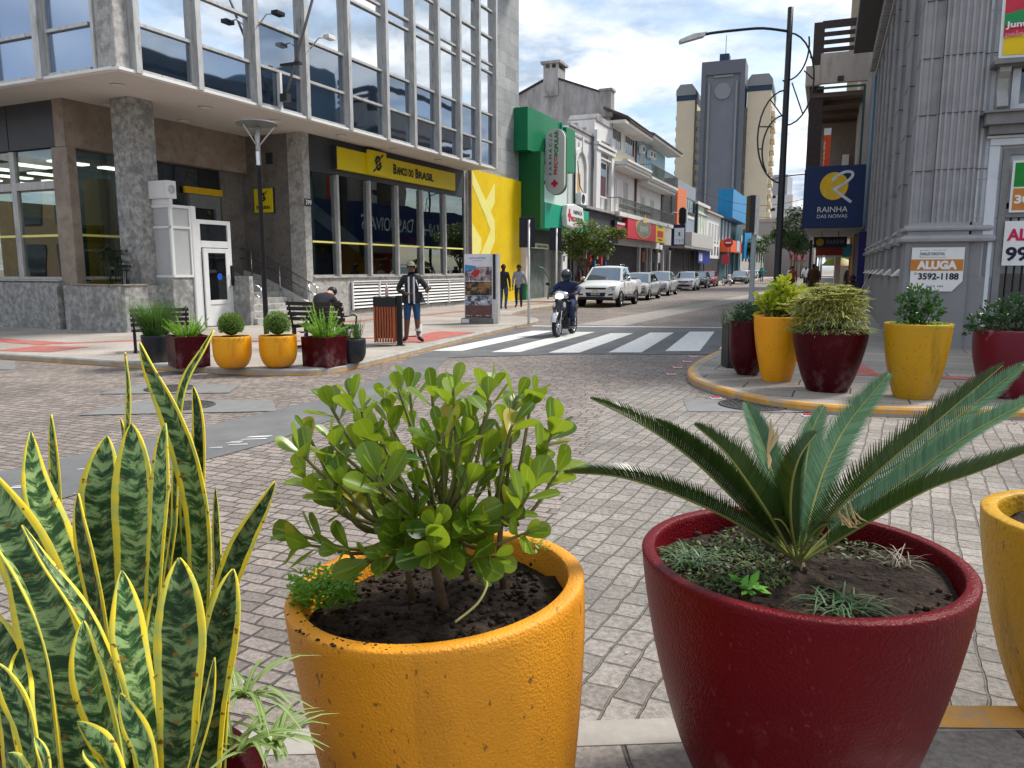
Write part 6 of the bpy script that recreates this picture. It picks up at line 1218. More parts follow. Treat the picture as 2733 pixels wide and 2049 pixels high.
# pedestrians on the right pavement and far people
hair_mat[0] = M['hair']
W1 = dict(kl=(.10, -.12, .50), al=(.10, .02, .09), tl=(.11, -.14, .05), ar=(-.1, .14, .12), tr=(-.11, .02, .04))
person('stout person in long brown coat walking away under the blue shop sign', (17.3, 44.6, .1), R(160), W1, M['cloth_brown'], M['cloth_brown'], M['cloth_brown'], CB, M['rubber'], M['skin_dark'], 1.06, bulk=1.7, face=False)
person('person in grey green jacket walking away beside the brown coat', (18.9, 43.5, .1), R(165), W1, pm('cloth_greygreen', (.09, .10, .10), .85), pm('cloth_greygreen', (.09, .10, .10)), CB, CB, M['rubber'], M['skin_dark'], 1.02, bulk=1.4, face=False)
person('person in black clothes nearest the wall in the group under the blue sign', (19.9, 44.5, .1), R(150), W1, CB, CB, CB, CB, M['rubber'], M['skin_light'], .98, bulk=1.3, face=False)
person('person in dark coat between the brown coat and the grey green jacket', (19.4, 49.5, .1), R(160), W1, CB, CB, CB, CB, M['rubber'], M['skin_light'], 1.0, face=False)
person('person in rust top walking just left of the brown coat', (16.9, 46.8, .1), R(170), W1, pm('cloth_rust', (.25, .07, .04), .85), pm('cloth_rust', (.25, .07, .04)), CB, CB, M['rubber'], M['skin_light'], 1.0, face=False)
person('far person in teal shirt crossing the street with spread arms', (32.5, 101, 0), R(165), dict(el=(.36, .0, 1.28), wl=(.58, -.05, 1.24), hl=(.66, -.05, 1.24), er=(-.36, .0, 1.28), wr=(-.58, -.05, 1.24), hr=(-.66, -.05, 1.24), **W1), pm('cloth_teal', (.01, .28, .32), .8), pm('cloth_teal', (.01, .28, .32)), CB, CB, M['rubber'], M['skin_light'], 1.05, False, face=False)
person('far person in black and white standing left of the thin lamp post', (25.6, 71.5, 0), R(10), dict(el=(.3, .0, 1.12), wl=(.3, -.2, .95), hl=(.3, -.28, .93), kl=(.15, -.1, .5), al=(.2, 0, .09), tl=(.22, -.15, .05)), CW, CB, CB, CB, M['rubber'], M['skin_dark'], 1.05, False, bulk=1.3, face=False)
person('far person in black holding a white bag right of the street tree trunk', (27.6, 73, 0), R(-10), dict(er=(-.3, .0, 1.12), wr=(-.3, -.2, .95)), CW, CB, CB, CB, M['rubber'], M['skin_dark'], 1.05, False, bulk=1.35, face=False)
person('small far person in dark clothes behind the teal shirt', (34.5, 108, 0), R(0), W1, CB, CB, CB, CB, M['rubber'], M['skin_dark'], 1., False, face=False)
# ================================================================ STREET FURNITURE
def disc_lamp():
    t = thing('street_lamp', 'slim dark street lamp with flat disc head in front of the bank steps', 'street lamp', (-5.35, 16.75, .1))
    MB().lathe([(.11, 0), (.11, .03), (.055, .05), (.055, .5), (.045, 3.62), (.05, 3.63), (.05, 3.72)], n=16).build('pole', M['black'], t); MB().lathe([(.05, 3.72), (.052, 3.85), (.05, 4.0)], n=14).build('collar', M['chrome'], t)
    MB().tube([(0, 0, 3.95), (0, 0, 4.2), (.02, 0, 4.55)], [.045, .045, .05], 10).build('neck', M['alu'], t)
    for a in (0, 2.1, 4.2): MB().tube([(.03 * math.cos(a), .03 * math.sin(a), 4.12), (.36 * math.cos(a), .36 * math.sin(a), 4.50)], .016, 6).build('strut', M['alu'], t)
    MB().lathe([(.001, 4.515), (.30, 4.52), (.42, 4.54), (.435, 4.56), (.40, 4.59), (.001, 4.61)], n=36).build('head', pm('lamp_head_grey', (.13, .135, .135), .5), t)
disc_lamp()
def tall_lamp(label, loc, h, rz=0., group='tall curled street lamps'):
    t = thing('street_lamp', label, 'street lamp', loc, rz, group); k = h / 7.45
    MB().lathe([(.13, 0), (.13, .04), (.085, .06), (.08, 3), (.062, h), (.001, h + .01)], n=14).build('pole', M['black'], t)
    z0 = h - .52 * k; pts = [(0, 0, z0), (-.6, 0, z0 + .07), (-1.2, 0, z0 + .03), (-1.75, 0, z0 - .03), (-2.0, 0, z0 - .08)]; MB().tube(smooth([V(p) for p in pts], 4), .032, 8).build('arm', M['black'], t)
    MB().prism([(-1.9, z0 - .02), (-1.95, z0 - .12), (-2.50, z0 - .27), (-2.52, z0 - .19), (-2.2, z0 - .06)], -.09, .09, 'y').build('lamp_head', M['alu'], t, bevel=.015)
    def arc(c, rx, rz_, a0, a1, n=14): return [(c[0] + rx * math.cos(a0 + (a1 - a0) * i / n), 0, c[1] + rz_ * math.sin(a0 + (a1 - a0) * i / n)) for i in range(n + 1)]
    H2 = math.pi / 2; o1 = arc((0, z0 - 1.05), .62, 1.02, H2, -H2); i1 = arc((-.05, z0 - .30), .52, .78, .25, -H2 - .1)
    o2 = arc((0, z0 - 2.33), -.62, 1.05, H2 * .98, -H2); i2 = arc((0, z0 - 2.62), -.50, .78, H2, -.7)
    for nm, p in (('curl', o1), ('curl', i1), ('curl', o2), ('curl', i2)): MB().tube(p, .02, 6).build(nm, M['darkmetal'], t)
    mb = MB()
    for a, b_ in (((.57, z0 - .6), (.50, z0 - .55)), ((.62, z0 - 1.05), (.38, z0 - .85)), ((.40, z0 - 1.8), (.12, z0 - 1.12)), ((-.36, z0 - 1.50), (-.08, z0 - 1.85)), ((-.60, z0 - 2.10), (-.30, z0 - 2.10)), ((-.60, z0 - 2.6), (-.50, z0 - 2.6))): mb.tube([(a[0], 0, a[1]), (b_[0], 0, b_[1])], .016, 5)
    mb.build('curl_rungs', M['darkmetal'], t); return t
L1 = tall_lamp('nearest tall black street lamp with curved arm and ladder-like curl on the right pavement', (6.35, 18.6, .1), 7.45)
for i, x in enumerate((32, 60, 90, 122, 155)):
    dup(L1, tuple(RR(x, 3.25, .1)), -R(0), ['second', 'third', 'fourth', 'fifth', 'sixth and farthest'][i] + ' tall curled street lamp down the right pavement')
# bin
bn_ = thing('litter_bin', 'wooden slatted litter bin with black top on a black square post', 'litter bin', (-2.30, 15.75, .1))
MB().box(-.055, .055, -.055, .055, 0, 1.02).box(-.1, .1, -.1, .1, 0, .012).build('post', M['black'], bn_, bevel=.006); MB().box(-.50, -.07, -.2, .2, .80, 1.0).box(-.52, -.05, -.22, .22, .985, 1.0).build('top', M['black'], bn_, bevel=.01)
MB().box(-.46, -.10, -.155, .165, .16, .8).build('liner', M['black'], bn_)
for k in range(8): MB().box(-.495 + k * .054, -.458 + k * .054, -.2, -.175, .08, .80).build('slat', M['wood'], bn_); 
for k in range(7): MB().box(-.5, -.478, -.165 + k * .052, -.13 + k * .052, .08, .80).build('slat', M['wood'], bn_)
for k in range(7): MB().box(-.095, -.073, -.165 + k * .052, -.13 + k * .052, .08, .80).build('slat', M['wood'], bn_)
# benches
def bench(label, loc, rz):
    t = thing('park_bench', label, 'bench', loc, rz, 'benches facing the bank'); m_bw = pm('dark_bench_wood', (.022, .015, .011), .6, .4, scale=5)
    for k in range(5): MB().box(-.64, .64, -.22 + k * .09, -.15 + k * .09, .43, .46).build('seat_slat', m_bw, t)
    for k in range(4): MB().box(-.64, .64, .27 + k * .025, .295 + k * .025, .55 + k * .10, .62 + k * .10).build('back_slat', m_bw, t)
    for x in (-.58, .58):
        MB().box(x - .03, x + .03, -.25, .25, .39, .429).box(x - .03, x + .03, -.22, -.16, .03, .389).box(x - .03, x + .03, .18, .24, .03, .389).box(x - .035, x + .035, -.26, .30, 0, .029).build('iron_frame', M['black'], t)
        MB().tube([(x, .24, .42), (x, .33, .75), (x, .36, .95)], .022, 8).tube([(x, .28, .64), (x, -.15, .66), (x, -.24, .62), (x, -.2, .44)], .018, 8).build('armrest', M['black'], t)
    return t
bq = bench('black iron bench behind the left dark pot and red box planter', (-6.72, 14.7, .1), R(205)); bq.scale = (.78, 1, .9); bench('black iron bench carrying the hunched person behind the red box planter', (-3.72, 15.3, .1), R(160))
# advertising totem
tt = thing('advertising_totem', 'tall double-sided advertising totem with town photographs in front of the yellow wall', 'advertising totem', (-.93, 22.3, .1), R(-12))
m_ph = pm('print_white', (.62, .62, .68), .4, .05)
MB().box(-.44, .40, -.05, .12, .15, 1.98).build('panel', m_ph, tt); MB().box(.405, .56, -.12, .20, 0, 1.98).build('side_frame', M['alu'], tt); MB().box(.42, .50, -.125, -.121, .7, 1.97).build('dark_strip', M['ink'], tt)
MB().box(-.52, .42, -.16, .22, 0, .145).build('base', pm('stone_base', (.14, .14, .13), .8, .3), tt, bevel=.01); MB().box(-.50, -.28, -.17, -.161, .02, .13).build('base_label', M['white'], tt)
def prt(z0, z1, cols, nm, seed):
    m_ = pm(nm, cols[0], .4, .2, scale=9, col2=cols[1], patch=cols[2], pscale=7, pw=(.47, .53)); MB().box(-.42, .37, -.056, -.051, z0, z1).build('photograph', m_, tt)
prt(1.22, 1.62, ((.30, .12, .10), (.55, .5, .5), (.05, .05, .08)), 'print_a', 1); prt(.80, 1.20, ((.12, .03, .02), (.4, .25, .1), (.02, .02, .02)), 'print_b', 2); prt(.16, .52, ((.10, .05, .04), (.18, .10, .09), (.13, .06, .05)), 'print_c', 3); prt(.52, .79, ((.25, .30, .45), (.6, .62, .7), (.06, .07, .08)), 'print_d', 4)
MB().prism([(-.42, 1.48), (-.1, 1.58), (-.1, 1.64), (-.42, 1.68)], -.060, -.0565, 'y').build('photograph', pm('print_sky', (.05, .22, .45)), tt); MB().prism([(-.25, 1.42), (-.12, 1.55), (.02, 1.5), (-.02, 1.38), (-.12, 1.30)], -.061, -.0565, 'y').build('photograph', pm('print_red', (.35, .03, .04)), tt)
marks(14, (.5, .05), (-.3, -.051, 1.84), (1, 0, 0), (0, 0, 1), pm('ink_blue2', (.10, .12, .28)), tt, .001); marks(20, (.36, .02), (-.22, -.051, 1.78), (1, 0, 0), (0, 0, 1), pm('ink_blue2', (.10, .12, .28)), tt, .001)
for k, x in enumerate((-.38, -.10, .2)): marks(6, (.16, .035), (x, -.057, .21), (1, 0, 0), (0, 0, 1), M['white'], tt, .001)
# traffic-signal backs on thin poles
def signal(label, loc, xb, w_, z0, z1, h):
    t = thing('traffic_signal', label, 'traffic signal', loc, R(-10), 'signal boards seen from behind'); MB().lathe([(.035, 0), (.032, h), (.001, h)], n=10).build('pole', M['alu'], t)
    MB().box(xb, xb + w_, .03, .06, z0, z1).build('board', M['ink'], t, bevel=.01)
    for k in range(3): MB().box(xb + w_ * .3, xb + w_ * .7, .061, .16, z0 + .08 + k * (z1 - z0) * .3, z0 + .08 + k * (z1 - z0) * .3 + .2).build('lamp_housing', M['black'], t)
signal('nearer black signal board on a thin grey pole beside the totem', (.47, 21.75, .1), -.28, .45, 2.15, 2.98, 2.9); signal('farther black signal board on a thin pole by the pharmacy door', (1.55, 27.2, .1), -.25, .42, 2.2, 2.98, 2.95)
gp_ = thing('traffic_signal', 'grey post with narrow black signal housing behind the dark planter on the right', 'traffic signal', (5.35, 17.3, .1)); MB().lathe([(.06, 0), (.055, 3.15), (.001, 3.16)], n=12).build('pole', pm('galvanised', (.24, .26, .27), .5), gp_); MB().box(-.14, -.03, -.1, .2, 2.35, 3.15).build('housing', M['black'], gp_, bevel=.01); MB().box(-.02, .07, -.07, .07, 2.3, 3.16).build('bracket', M['alu'], gp_)
ne = thing('road_sign', 'red no-entry road sign on a grey post by the parked row', 'road sign', tuple(LL(54, -3.2, .1)), -R(AL)); MB().lathe([(.04, 0), (.04, 4.6)], n=8).build('pole', M['alu'], ne)
MB().lathe([(.001, 0), (.5, 0), (.5, .03), (.001, .03)], n=28).build('disc', pm('sign_red', (.5, .03, .04)), ne, loc=(0, -.06, 4.5)).rotation_euler.x = R(90); MB().box(-.32, .32, -.10, -.095, 4.42, 4.58).build('bar', M['white'], ne)
rsn = thing('road_sign', 'red parking plate on a post beside the parked scooter', 'road sign', tuple(LL(53, -3.1, .1)), -R(AL)); MB().lathe([(.04, 0), (.04, 3.0)], n=8).build('pole', M['alu'], rsn); MB().box(-.45, .4, -.08, -.05, 2.1, 3.2).build('plate', pm('sign_pink', (.5, .06, .08)), rsn)
st_ = thing('standing_sign', 'white freestanding shop banner on the right pavement under the canopy', 'banner', tuple(RR(29, 1.8, .1))); MB().box(-.15, .15, -.05, .05, 0, 2.2).build('panel', M['white'], st_); MB().box(-.3, .3, -.2, .2, 0, .05).build('foot', M['darkmetal'], st_)
mc = thing('market_umbrella', 'round multicoloured umbrella among the pedestrians under the canopy', 'umbrella', tuple(RR(33, 1.7, .1)))
MB().lathe([(1.0, 1.75), (.7, 2.05), (.3, 2.2), (.001, 2.25)], n=10).build('canopy', pm('umbrella_cloth', (.6, .3, .02), .6, .6, scale=1.5, col2=(.3, .6, .1), patch=(.6, .04, .1), pscale=1.2), mc); MB().tube([(0, 0, 0), (0, 0, 2.2)], .02, 6).build('pole', M['chrome'], mc)
# overhead wires
wr_t = MB(); 
for (a, b_) in (((-30, 60, 9), (60, 75, 9)), (tuple(LL(40, -2, 9)), tuple(RR(60, 3, 8.5))), (tuple(LL(60, -2, 9)), tuple(RR(70, 3, 8)))):
    a, b_ = V(a), V(b_); o_ = MB().tube([a.lerp(b_, k / 12) - V((0, 0, 1.2 * math.sin(math.pi * k / 12))) for k in range(13)], .02, 4)
    if a.x > -20: tag(o_.build('overhead_cable', M['ink']), ['thin cable sagging over the street near the blue box', 'lower thin cable over the far street'][0 if a.y < 85 else 1], 'cable')
# ================================================================ PLANTS AND PLANTERS
rp_ = random.Random(11); U = rp_.uniform
def leafmat(name, c1, c2, tr, rough=.38, rib=None, trw=.35, spec=.5, old=False):
    """c1..c2 tone range per leaf patch, tr = transmitted colour, rib = pale midrib colour (uses uv.x fraction)"""
    m = bpy.data.materials.new(name); m.use_nodes = True; t = m.node_tree; L = t.links; b = t.nodes['Principled BSDF']; o = t.nodes['Material Output']
    uv = N(t, 'ShaderNodeUVMap'); sp = N(t, 'ShaderNodeSeparateXYZ'); L.new(uv.outputs[0], sp.inputs[0])
    fl = N(t, 'ShaderNodeMath', operation='FLOOR'); L.new(sp.outputs[0], fl.inputs[0]); fr = N(t, 'ShaderNodeMath', operation='FRACT'); L.new(sp.outputs[0], fr.inputs[0])
    wn = N(t, 'ShaderNodeTexWhiteNoise', noise_dimensions='1D'); L.new(fl.outputs[0], wn.inputs['W'])
    mi = N(t, 'ShaderNodeMix', data_type='RGBA'); L.new(wn.outputs[0], mi.inputs[0]); mi.inputs[6].default_value = (*c1, 1); mi.inputs[7].default_value = (*c2, 1); col = mi.outputs[2]
    if old:
        gt = N(t, 'ShaderNodeMath', operation='GREATER_THAN'); L.new(wn.outputs[0], gt.inputs[0]); gt.inputs[1].default_value = .94
        mo = N(t, 'ShaderNodeMix', data_type='RGBA'); L.new(gt.outputs[0], mo.inputs[0]); L.new(col, mo.inputs[6]); mo.inputs[7].default_value = (.36, .27, .02, 1)
        cs2 = N(t, 'ShaderNodeTexCoord'); ns = N(t, 'ShaderNodeTexNoise'); ns.inputs['Scale'].default_value = 48; ns.inputs['Detail'].default_value = 4; L.new(cs2.outputs['Object'], ns.inputs[0]); rs_ = N(t, 'ShaderNodeValToRGB'); rs_.color_ramp.elements[0].position = .66; rs_.color_ramp.elements[1].position = .71; L.new(ns.outputs[0], rs_.inputs[0])
        ms = N(t, 'ShaderNodeMix', data_type='RGBA'); L.new(rs_.outputs[0], ms.inputs[0]); L.new(mo.outputs[2], ms.inputs[6]); ms.inputs[7].default_value = (.10, .07, .02, 1); col = ms.outputs[2]
    if rib:
        ab = N(t, 'ShaderNodeMath', operation='SUBTRACT'); L.new(fr.outputs[0], ab.inputs[0]); ab.inputs[1].default_value = .5
        a2 = N(t, 'ShaderNodeMath', operation='ABSOLUTE'); L.new(ab.outputs[0], a2.inputs[0]); r = N(t, 'ShaderNodeValToRGB')
        r.color_ramp.elements[0].position = .02; r.color_ramp.elements[0].color = (1, 1, 1, 1); r.color_ramp.elements[1].position = .06; r.color_ramp.elements[1].color = (0, 0, 0, 1); L.new(a2.outputs[0], r.inputs[0])
        m2 = N(t, 'ShaderNodeMix', data_type='RGBA'); L.new(r.outputs[0], m2.inputs[0]); L.new(col, m2.inputs[6]); m2.inputs[7].default_value = (*rib, 1); col = m2.outputs[2]
    L.new(col, b.inputs['Base Color']); b.inputs['Roughness'].default_value = rough; b.inputs['Specular IOR Level'].default_value = spec
    tl = N(t, 'ShaderNodeBsdfTranslucent'); tl.inputs[0].default_value = (*tr, 1); mx_ = N(t, 'ShaderNodeMixShader'); mx_.inputs[0].default_value = trw
    L.new(b.outputs[0], mx_.inputs[1]); L.new(tl.outputs[0], mx_.inputs[2]); L.new(mx_.outputs[0], o.inputs[0]); MATS[name] = m; return m
def snakemat():
    m = bpy.data.materials.new('variegated_sword_leaf'); m.use_nodes = True; t = m.node_tree; L = t.links; b = t.nodes['Principled BSDF']
    uv = N(t, 'ShaderNodeUVMap'); sp = N(t, 'ShaderNodeSeparateXYZ'); L.new(uv.outputs[0], sp.inputs[0])
    fr = N(t, 'ShaderNodeMath', operation='FRACT'); L.new(sp.outputs[0], fr.inputs[0]); fl = N(t, 'ShaderNodeMath', operation='FLOOR'); L.new(sp.outputs[0], fl.inputs[0])
    def math_(op, a, b_): 
        n = N(t, 'ShaderNodeMath', operation=op)
        for i, x in enumerate((a, b_)):
            if isinstance(x, (int, float)): n.inputs[i].default_value = x
            elif x is not None: L.new(x, n.inputs[i])
        return n.outputs[0]
    c = N(t, 'ShaderNodeCombineXYZ'); L.new(math_('MULTIPLY', fr.outputs[0], 1.5), c.inputs[0]); L.new(math_('MULTIPLY', math_('SUBTRACT', sp.outputs[1], math_('MULTIPLY', math_('ABSOLUTE', math_('SUBTRACT', fr.outputs[0], .5), None), .035)), 52), c.inputs[1]); L.new(math_('MULTIPLY', fl.outputs[0], 7.3), c.inputs[2])
    nz = N(t, 'ShaderNodeTexNoise'); nz.inputs['Scale'].default_value = 1.15; nz.inputs['Detail'].default_value = 6; nz.inputs['Roughness'].default_value = .68; nz.inputs['Distortion'].default_value = .35; L.new(c.outputs[0], nz.inputs[0])
    r = N(t, 'ShaderNodeValToRGB'); e = r.color_ramp.elements; e[0].position = .42; e[0].color = (.014, .042, .012, 1); e[1].position = .56; e[1].color = (.20, .29, .11, 1); q = e.new(.49); q.color = (.05, .105, .032, 1); L.new(nz.outputs[0], r.inputs[0])
    wn = N(t, 'ShaderNodeTexWhiteNoise', noise_dimensions='1D'); L.new(fl.outputs[0], wn.inputs['W']); vs = N(t, 'ShaderNodeVectorMath', operation='SCALE'); L.new(r.outputs[0], vs.inputs[0]); L.new(math_('ADD', math_('MULTIPLY', wn.outputs[0], 1.0), .40), vs.inputs['Scale'])
    n2 = N(t, 'ShaderNodeTexNoise'); n2.inputs['Scale'].default_value = .5; n2.inputs['Detail'].default_value = 3; L.new(c.outputs[0], n2.inputs[0])
    ed = math_('ABSOLUTE', math_('SUBTRACT', fr.outputs[0], .5), None); ed = math_('ADD', ed, math_('MULTIPLY', math_('SUBTRACT', n2.outputs[0], .5), .08))
    r2 = N(t, 'ShaderNodeValToRGB'); r2.color_ramp.elements[0].position = .335; r2.color_ramp.elements[1].position = .35; L.new(ed, r2.inputs[0])
    mi = N(t, 'ShaderNodeMix', data_type='RGBA'); L.new(r2.outputs[0], mi.inputs[0]); L.new(vs.outputs[0], mi.inputs[6])
    ry = N(t, 'ShaderNodeValToRGB'); ry.color_ramp.elements[0].position = .3; ry.color_ramp.elements[0].color = (.46, .50, .10, 1); ry.color_ramp.elements[1].position = .6; ry.color_ramp.elements[1].color = (.78, .60, .035, 1); L.new(n2.outputs[0], ry.inputs[0]); L.new(ry.outputs[0], mi.inputs[7])
    cs2 = N(t, 'ShaderNodeTexCoord'); ns = N(t, 'ShaderNodeTexNoise'); ns.inputs['Scale'].default_value = 60; ns.inputs['Detail'].default_value = 4; L.new(cs2.outputs['Object'], ns.inputs[0]); rs_ = N(t, 'ShaderNodeValToRGB'); rs_.color_ramp.elements[0].position = .64; rs_.color_ramp.elements[1].position = .69; L.new(ns.outputs[0], rs_.inputs[0])
    ms = N(t, 'ShaderNodeMix', data_type='RGBA'); L.new(rs_.outputs[0], ms.inputs[0]); L.new(mi.outputs[2], ms.inputs[6]); ms.inputs[7].default_value = (.20, .10, .02, 1)
    L.new(ms.outputs[2], b.inputs['Base Color']); b.inputs['Roughness'].default_value = .36; b.inputs['Specular IOR Level'].default_value = .18
    return m
m_snake = snakemat()
LID = [0]
def blade(mb, pts, ws, side, fold=.15, across=2, uvlen=True, thick=0.):
    """leaf strip along pts with half widths ws, side = across direction(s); uv.x = leaf id + 0..1, uv.y = metres"""
    LID[0] += 1; i0 = LID[0]; pts = [V(p) for p in pts]; vs = []; uv = []; ln = 0
    for i, p in enumerate(pts):
        if i: ln += (p - pts[i - 1]).length
        d = (pts[min(i + 1, len(pts) - 1)] - pts[max(i - 1, 0)]).normalized(); s = side[i] if isinstance(side, list) else side
        s = (s - d * s.dot(d)).normalized(); n = s.cross(d)
        for k in range(across + 1):
            u = 2 * k / across - 1; vs.append(p + s * (u * ws[i]) + n * (abs(u) * fold * ws[i])); uv.append((i0 + .01 + .98 * k / across, ln))
    fs = [(r * (across + 1) + k, r * (across + 1) + k + 1, (r + 1) * (across + 1) + k + 1, (r + 1) * (across + 1) + k) for r in range(len(pts) - 1) for k in range(across)]
    mb.add(vs, fs, 0, True, uv)
def PX(u, v, Y):
    """point on the sight line of photo pixel (u,v) at distance Y: used to read positions off the photograph"""
    x = (u - 1366.5) / 2053; y = -(v - 1024.5) / 2053; dy = .98905 + y * .14761; dz = -.14761 + y * .98905; k = Y / dy
    return V((x * k, Y, 1.65 + dz * k))
# ---------------------------------------------------------------- pots
m_py = pm('yellow_pot_paint', (.76, .30, .006), .50, .07, scale=3, bump=.38, bscale=150, patch=(.70, .27, .008), pscale=1.4, pw=(.45, .7), spec=.5)
m_py2 = pm('ochre_pot_paint', (.50, .27, .007), .40, .08, scale=3, bump=.35, bscale=60, patch=(.38, .21, .010), pscale=1.5, pw=(.45, .7))
m_pyb = pm('bright_orange_pot_paint', (.82, .36, .008), .38, .06, scale=4, bump=.3, bscale=60, patch=(.74, .26, .004), pscale=2, pw=(.4, .7))
m_pm = pm('maroon_pot_paint', (.115, .0006, .0045), .34, .12, scale=3, bump=.35, bscale=120, patch=(.14, .005, .012), pscale=2.2, pw=(.56, .74), spec=.16)
m_pmd = pm('dull_maroon_pot_paint', (.048, .0006, .004), .36, .15, scale=3, bump=.15, bscale=60, spec=.14, patch=(.09, .02, .025), pscale=3, pw=(.60, .78))
m_pb = pm('black_pot_paint', (.014, .016, .020), .45, .15, bump=.15)
def weather(m, speck, dust, zlo, zhi, streak=.5):
    """adds small dark pits, vertical grime streaks and a dusty foot to a pot paint"""
    t = m.node_tree; L = t.links; b = t.nodes['Principled BSDF']; col = b.inputs['Base Color'].links[0].from_socket
    co = N(t, 'ShaderNodeTexCoord'); n = N(t, 'ShaderNodeTexNoise'); n.inputs['Scale'].default_value = 55; n.inputs['Detail'].default_value = 3; mp = N(t, 'ShaderNodeMapping'); mp.inputs['Scale'].default_value = (1, 1, .55); L.new(co.outputs['Object'], mp.inputs[0]); L.new(mp.outputs[0], n.inputs[0])
    r = N(t, 'ShaderNodeValToRGB'); r.color_ramp.elements[0].position = .655; r.color_ramp.elements[1].position = .70; L.new(n.outputs[0], r.inputs[0]); m1 = N(t, 'ShaderNodeMix', data_type='RGBA'); L.new(r.outputs[0], m1.inputs[0]); L.new(col, m1.inputs[6]); m1.inputs[7].default_value = (*speck, 1)
    n2 = N(t, 'ShaderNodeTexNoise'); n2.inputs['Scale'].default_value = 9; n2.inputs['Detail'].default_value = 5; mp2 = N(t, 'ShaderNodeMapping'); mp2.inputs['Scale'].default_value = (1, 1, .12); L.new(co.outputs['Object'], mp2.inputs[0]); L.new(mp2.outputs[0], n2.inputs[0])
    r2 = N(t, 'ShaderNodeValToRGB'); r2.color_ramp.elements[0].position = .56; r2.color_ramp.elements[1].position = .74; r2.color_ramp.elements[1].color = (streak, streak, streak, 1); r2.color_ramp.elements[0].color = (0, 0, 0, 1); L.new(n2.outputs[0], r2.inputs[0])
    m2 = N(t, 'ShaderNodeMix', data_type='RGBA'); L.new(r2.outputs[0], m2.inputs[0]); L.new(m1.outputs[2], m2.inputs[6]); m2.inputs[7].default_value = (*[c * .55 for c in speck], 1) if sum(speck) > .2 else (*speck, 1)
    sp = N(t, 'ShaderNodeSeparateXYZ'); L.new(co.outputs['Object'], sp.inputs[0]); mr = N(t, 'ShaderNodeMapRange'); mr.inputs['From Min'].default_value = zhi; mr.inputs['From Max'].default_value = zlo; L.new(sp.outputs[2], mr.inputs[0])
    n3 = N(t, 'ShaderNodeTexNoise'); n3.inputs['Scale'].default_value = 3.5; n3.inputs['Detail'].default_value = 9; n3.inputs['Roughness'].default_value = .75; L.new(co.outputs['Object'], n3.inputs[0]); r3 = N(t, 'ShaderNodeValToRGB'); r3.color_ramp.elements[0].position = .50; r3.color_ramp.elements[1].position = .68; L.new(n3.outputs[0], r3.inputs[0])
    mu = N(t, 'ShaderNodeMath', operation='MULTIPLY'); L.new(mr.outputs[0], mu.inputs[0]); L.new(r3.outputs[0], mu.inputs[1]); m3 = N(t, 'ShaderNodeMix', data_type='RGBA'); L.new(mu.outputs[0], m3.inputs[0]); L.new(m2.outputs[2], m3.inputs[6]); m3.inputs[7].default_value = (*dust, 1)
    L.new(m3.outputs[2], b.inputs['Base Color'])
weather(m_py, (.30, .12, .01), (.42, .24, .08), .0, .35, .22); weather(m_py2, (.16, .09, .01), (.34, .24, .12), .0, .5); weather(m_pyb, (.40, .16, .01), (.40, .25, .10), .0, .25, .3)
weather(m_pm, (.17, .02, .03), (.24, .14, .14), .05, .5, .15); weather(m_pmd, (.09, .015, .02), (.20, .13, .13), .0, .45, .3); weather(m_pb, (.03, .03, .03), (.10, .09, .08), .0, .3, .3)
m_wear = pm('worn_patch', (.42, .36, .35), .8, .3, scale=9)
def pot(name, label, loc, prof, mat, soil_z, rim=.05, soil_r=None, tilt=0., group=None, n=72, soil_m=None):
    """prof: outer profile (r,z) from foot to rim"""
    t = thing(name, label, 'planter pot', loc, 0, group); t.rotation_euler.y = tilt
    R0, Z0 = prof[-1]; ri = R0 - rim; inner = [(R0 - .003, Z0 + .004), (R0 - .007, Z0 + .007), (ri + .006, Z0 + .007), (ri + .002, Z0 + .004), (ri, Z0 - .01)] + [(max(.02, r - rim), z) for r, z in prof[::-1] if z < Z0 - .03 and z > soil_z - .25]
    ps = smooth([V((r, 0, z)) for r, z in prof], 4); ps = [(p[0], p[2]) for p in ps]
    MB().lathe([(.001, ps[0][1])] + ps + inner, n=n).build('shell', mat, t)
    rs = soil_r or ri + .002; mb = MB(); rings = []; nn = 48
    for j in range(11):
        r = rs * (1 - j / 10.5); rings.append([(r * math.cos(2 * math.pi * k / nn), r * math.sin(2 * math.pi * k / nn), soil_z + .035 * mnoise.noise(V((r * math.cos(2 * math.pi * k / nn) * 9, r * math.sin(2 * math.pi * k / nn) * 9, LID[0] * .1))) + .012 * mnoise.noise(V((r * math.cos(2 * math.pi * k / nn) * 40, r * math.sin(2 * math.pi * k / nn) * 40, 3)))) for k in range(nn)])
    mb.ring(rings, 0, True, True); mb.build('soil', soil_m or M['soil'], t); return t
def crumbs(par, n, r, z, mat=None, s=.010):
    mb = MB()
    for k in range(n):
        a = U(0, 6.28); q = r * math.sqrt(U(0, 1)); mb.ball((q * math.cos(a), q * math.sin(a), z + U(-.008, .012)), U(.4, 1) * s, 6, 0, (U(.7, 1.3), U(.7, 1.3), U(.6, 1)))
    o = mb.build('soil_crumbs', mat or M['soil'], par); o['kind'] = 'stuff'; return o
# ---------------------------------------------------------------- foreground yellow pot
yh = .76; tilt = R(-4.2)
ybase = V((-.195, 1.892, .85)) - V((math.sin(tilt) * yh, 0, math.cos(tilt) * yh))
yp = pot('flower_pot', 'big yellow textured pot with the spoon-leaved shrub, nearest left of centre', tuple(ybase), [(.255, 0), (.275, .02), (.318, .20), (.352, .42), (.374, .62), (.381, yh)], m_py, .69, .043, tilt=tilt)
crumbs(yp, 380, .32, .70, s=.011)
mb = MB()
for k in range(60):
    a = math.pi * U(1.12, 1.50); q = U(.335, .383); mb.ball((q * math.cos(a), q * math.sin(a), yh + .006), U(.002, .007), 5, 0, (1, 1, .5))
mb.build('spilled_soil', M['soil'], yp)['kind'] = 'stuff'
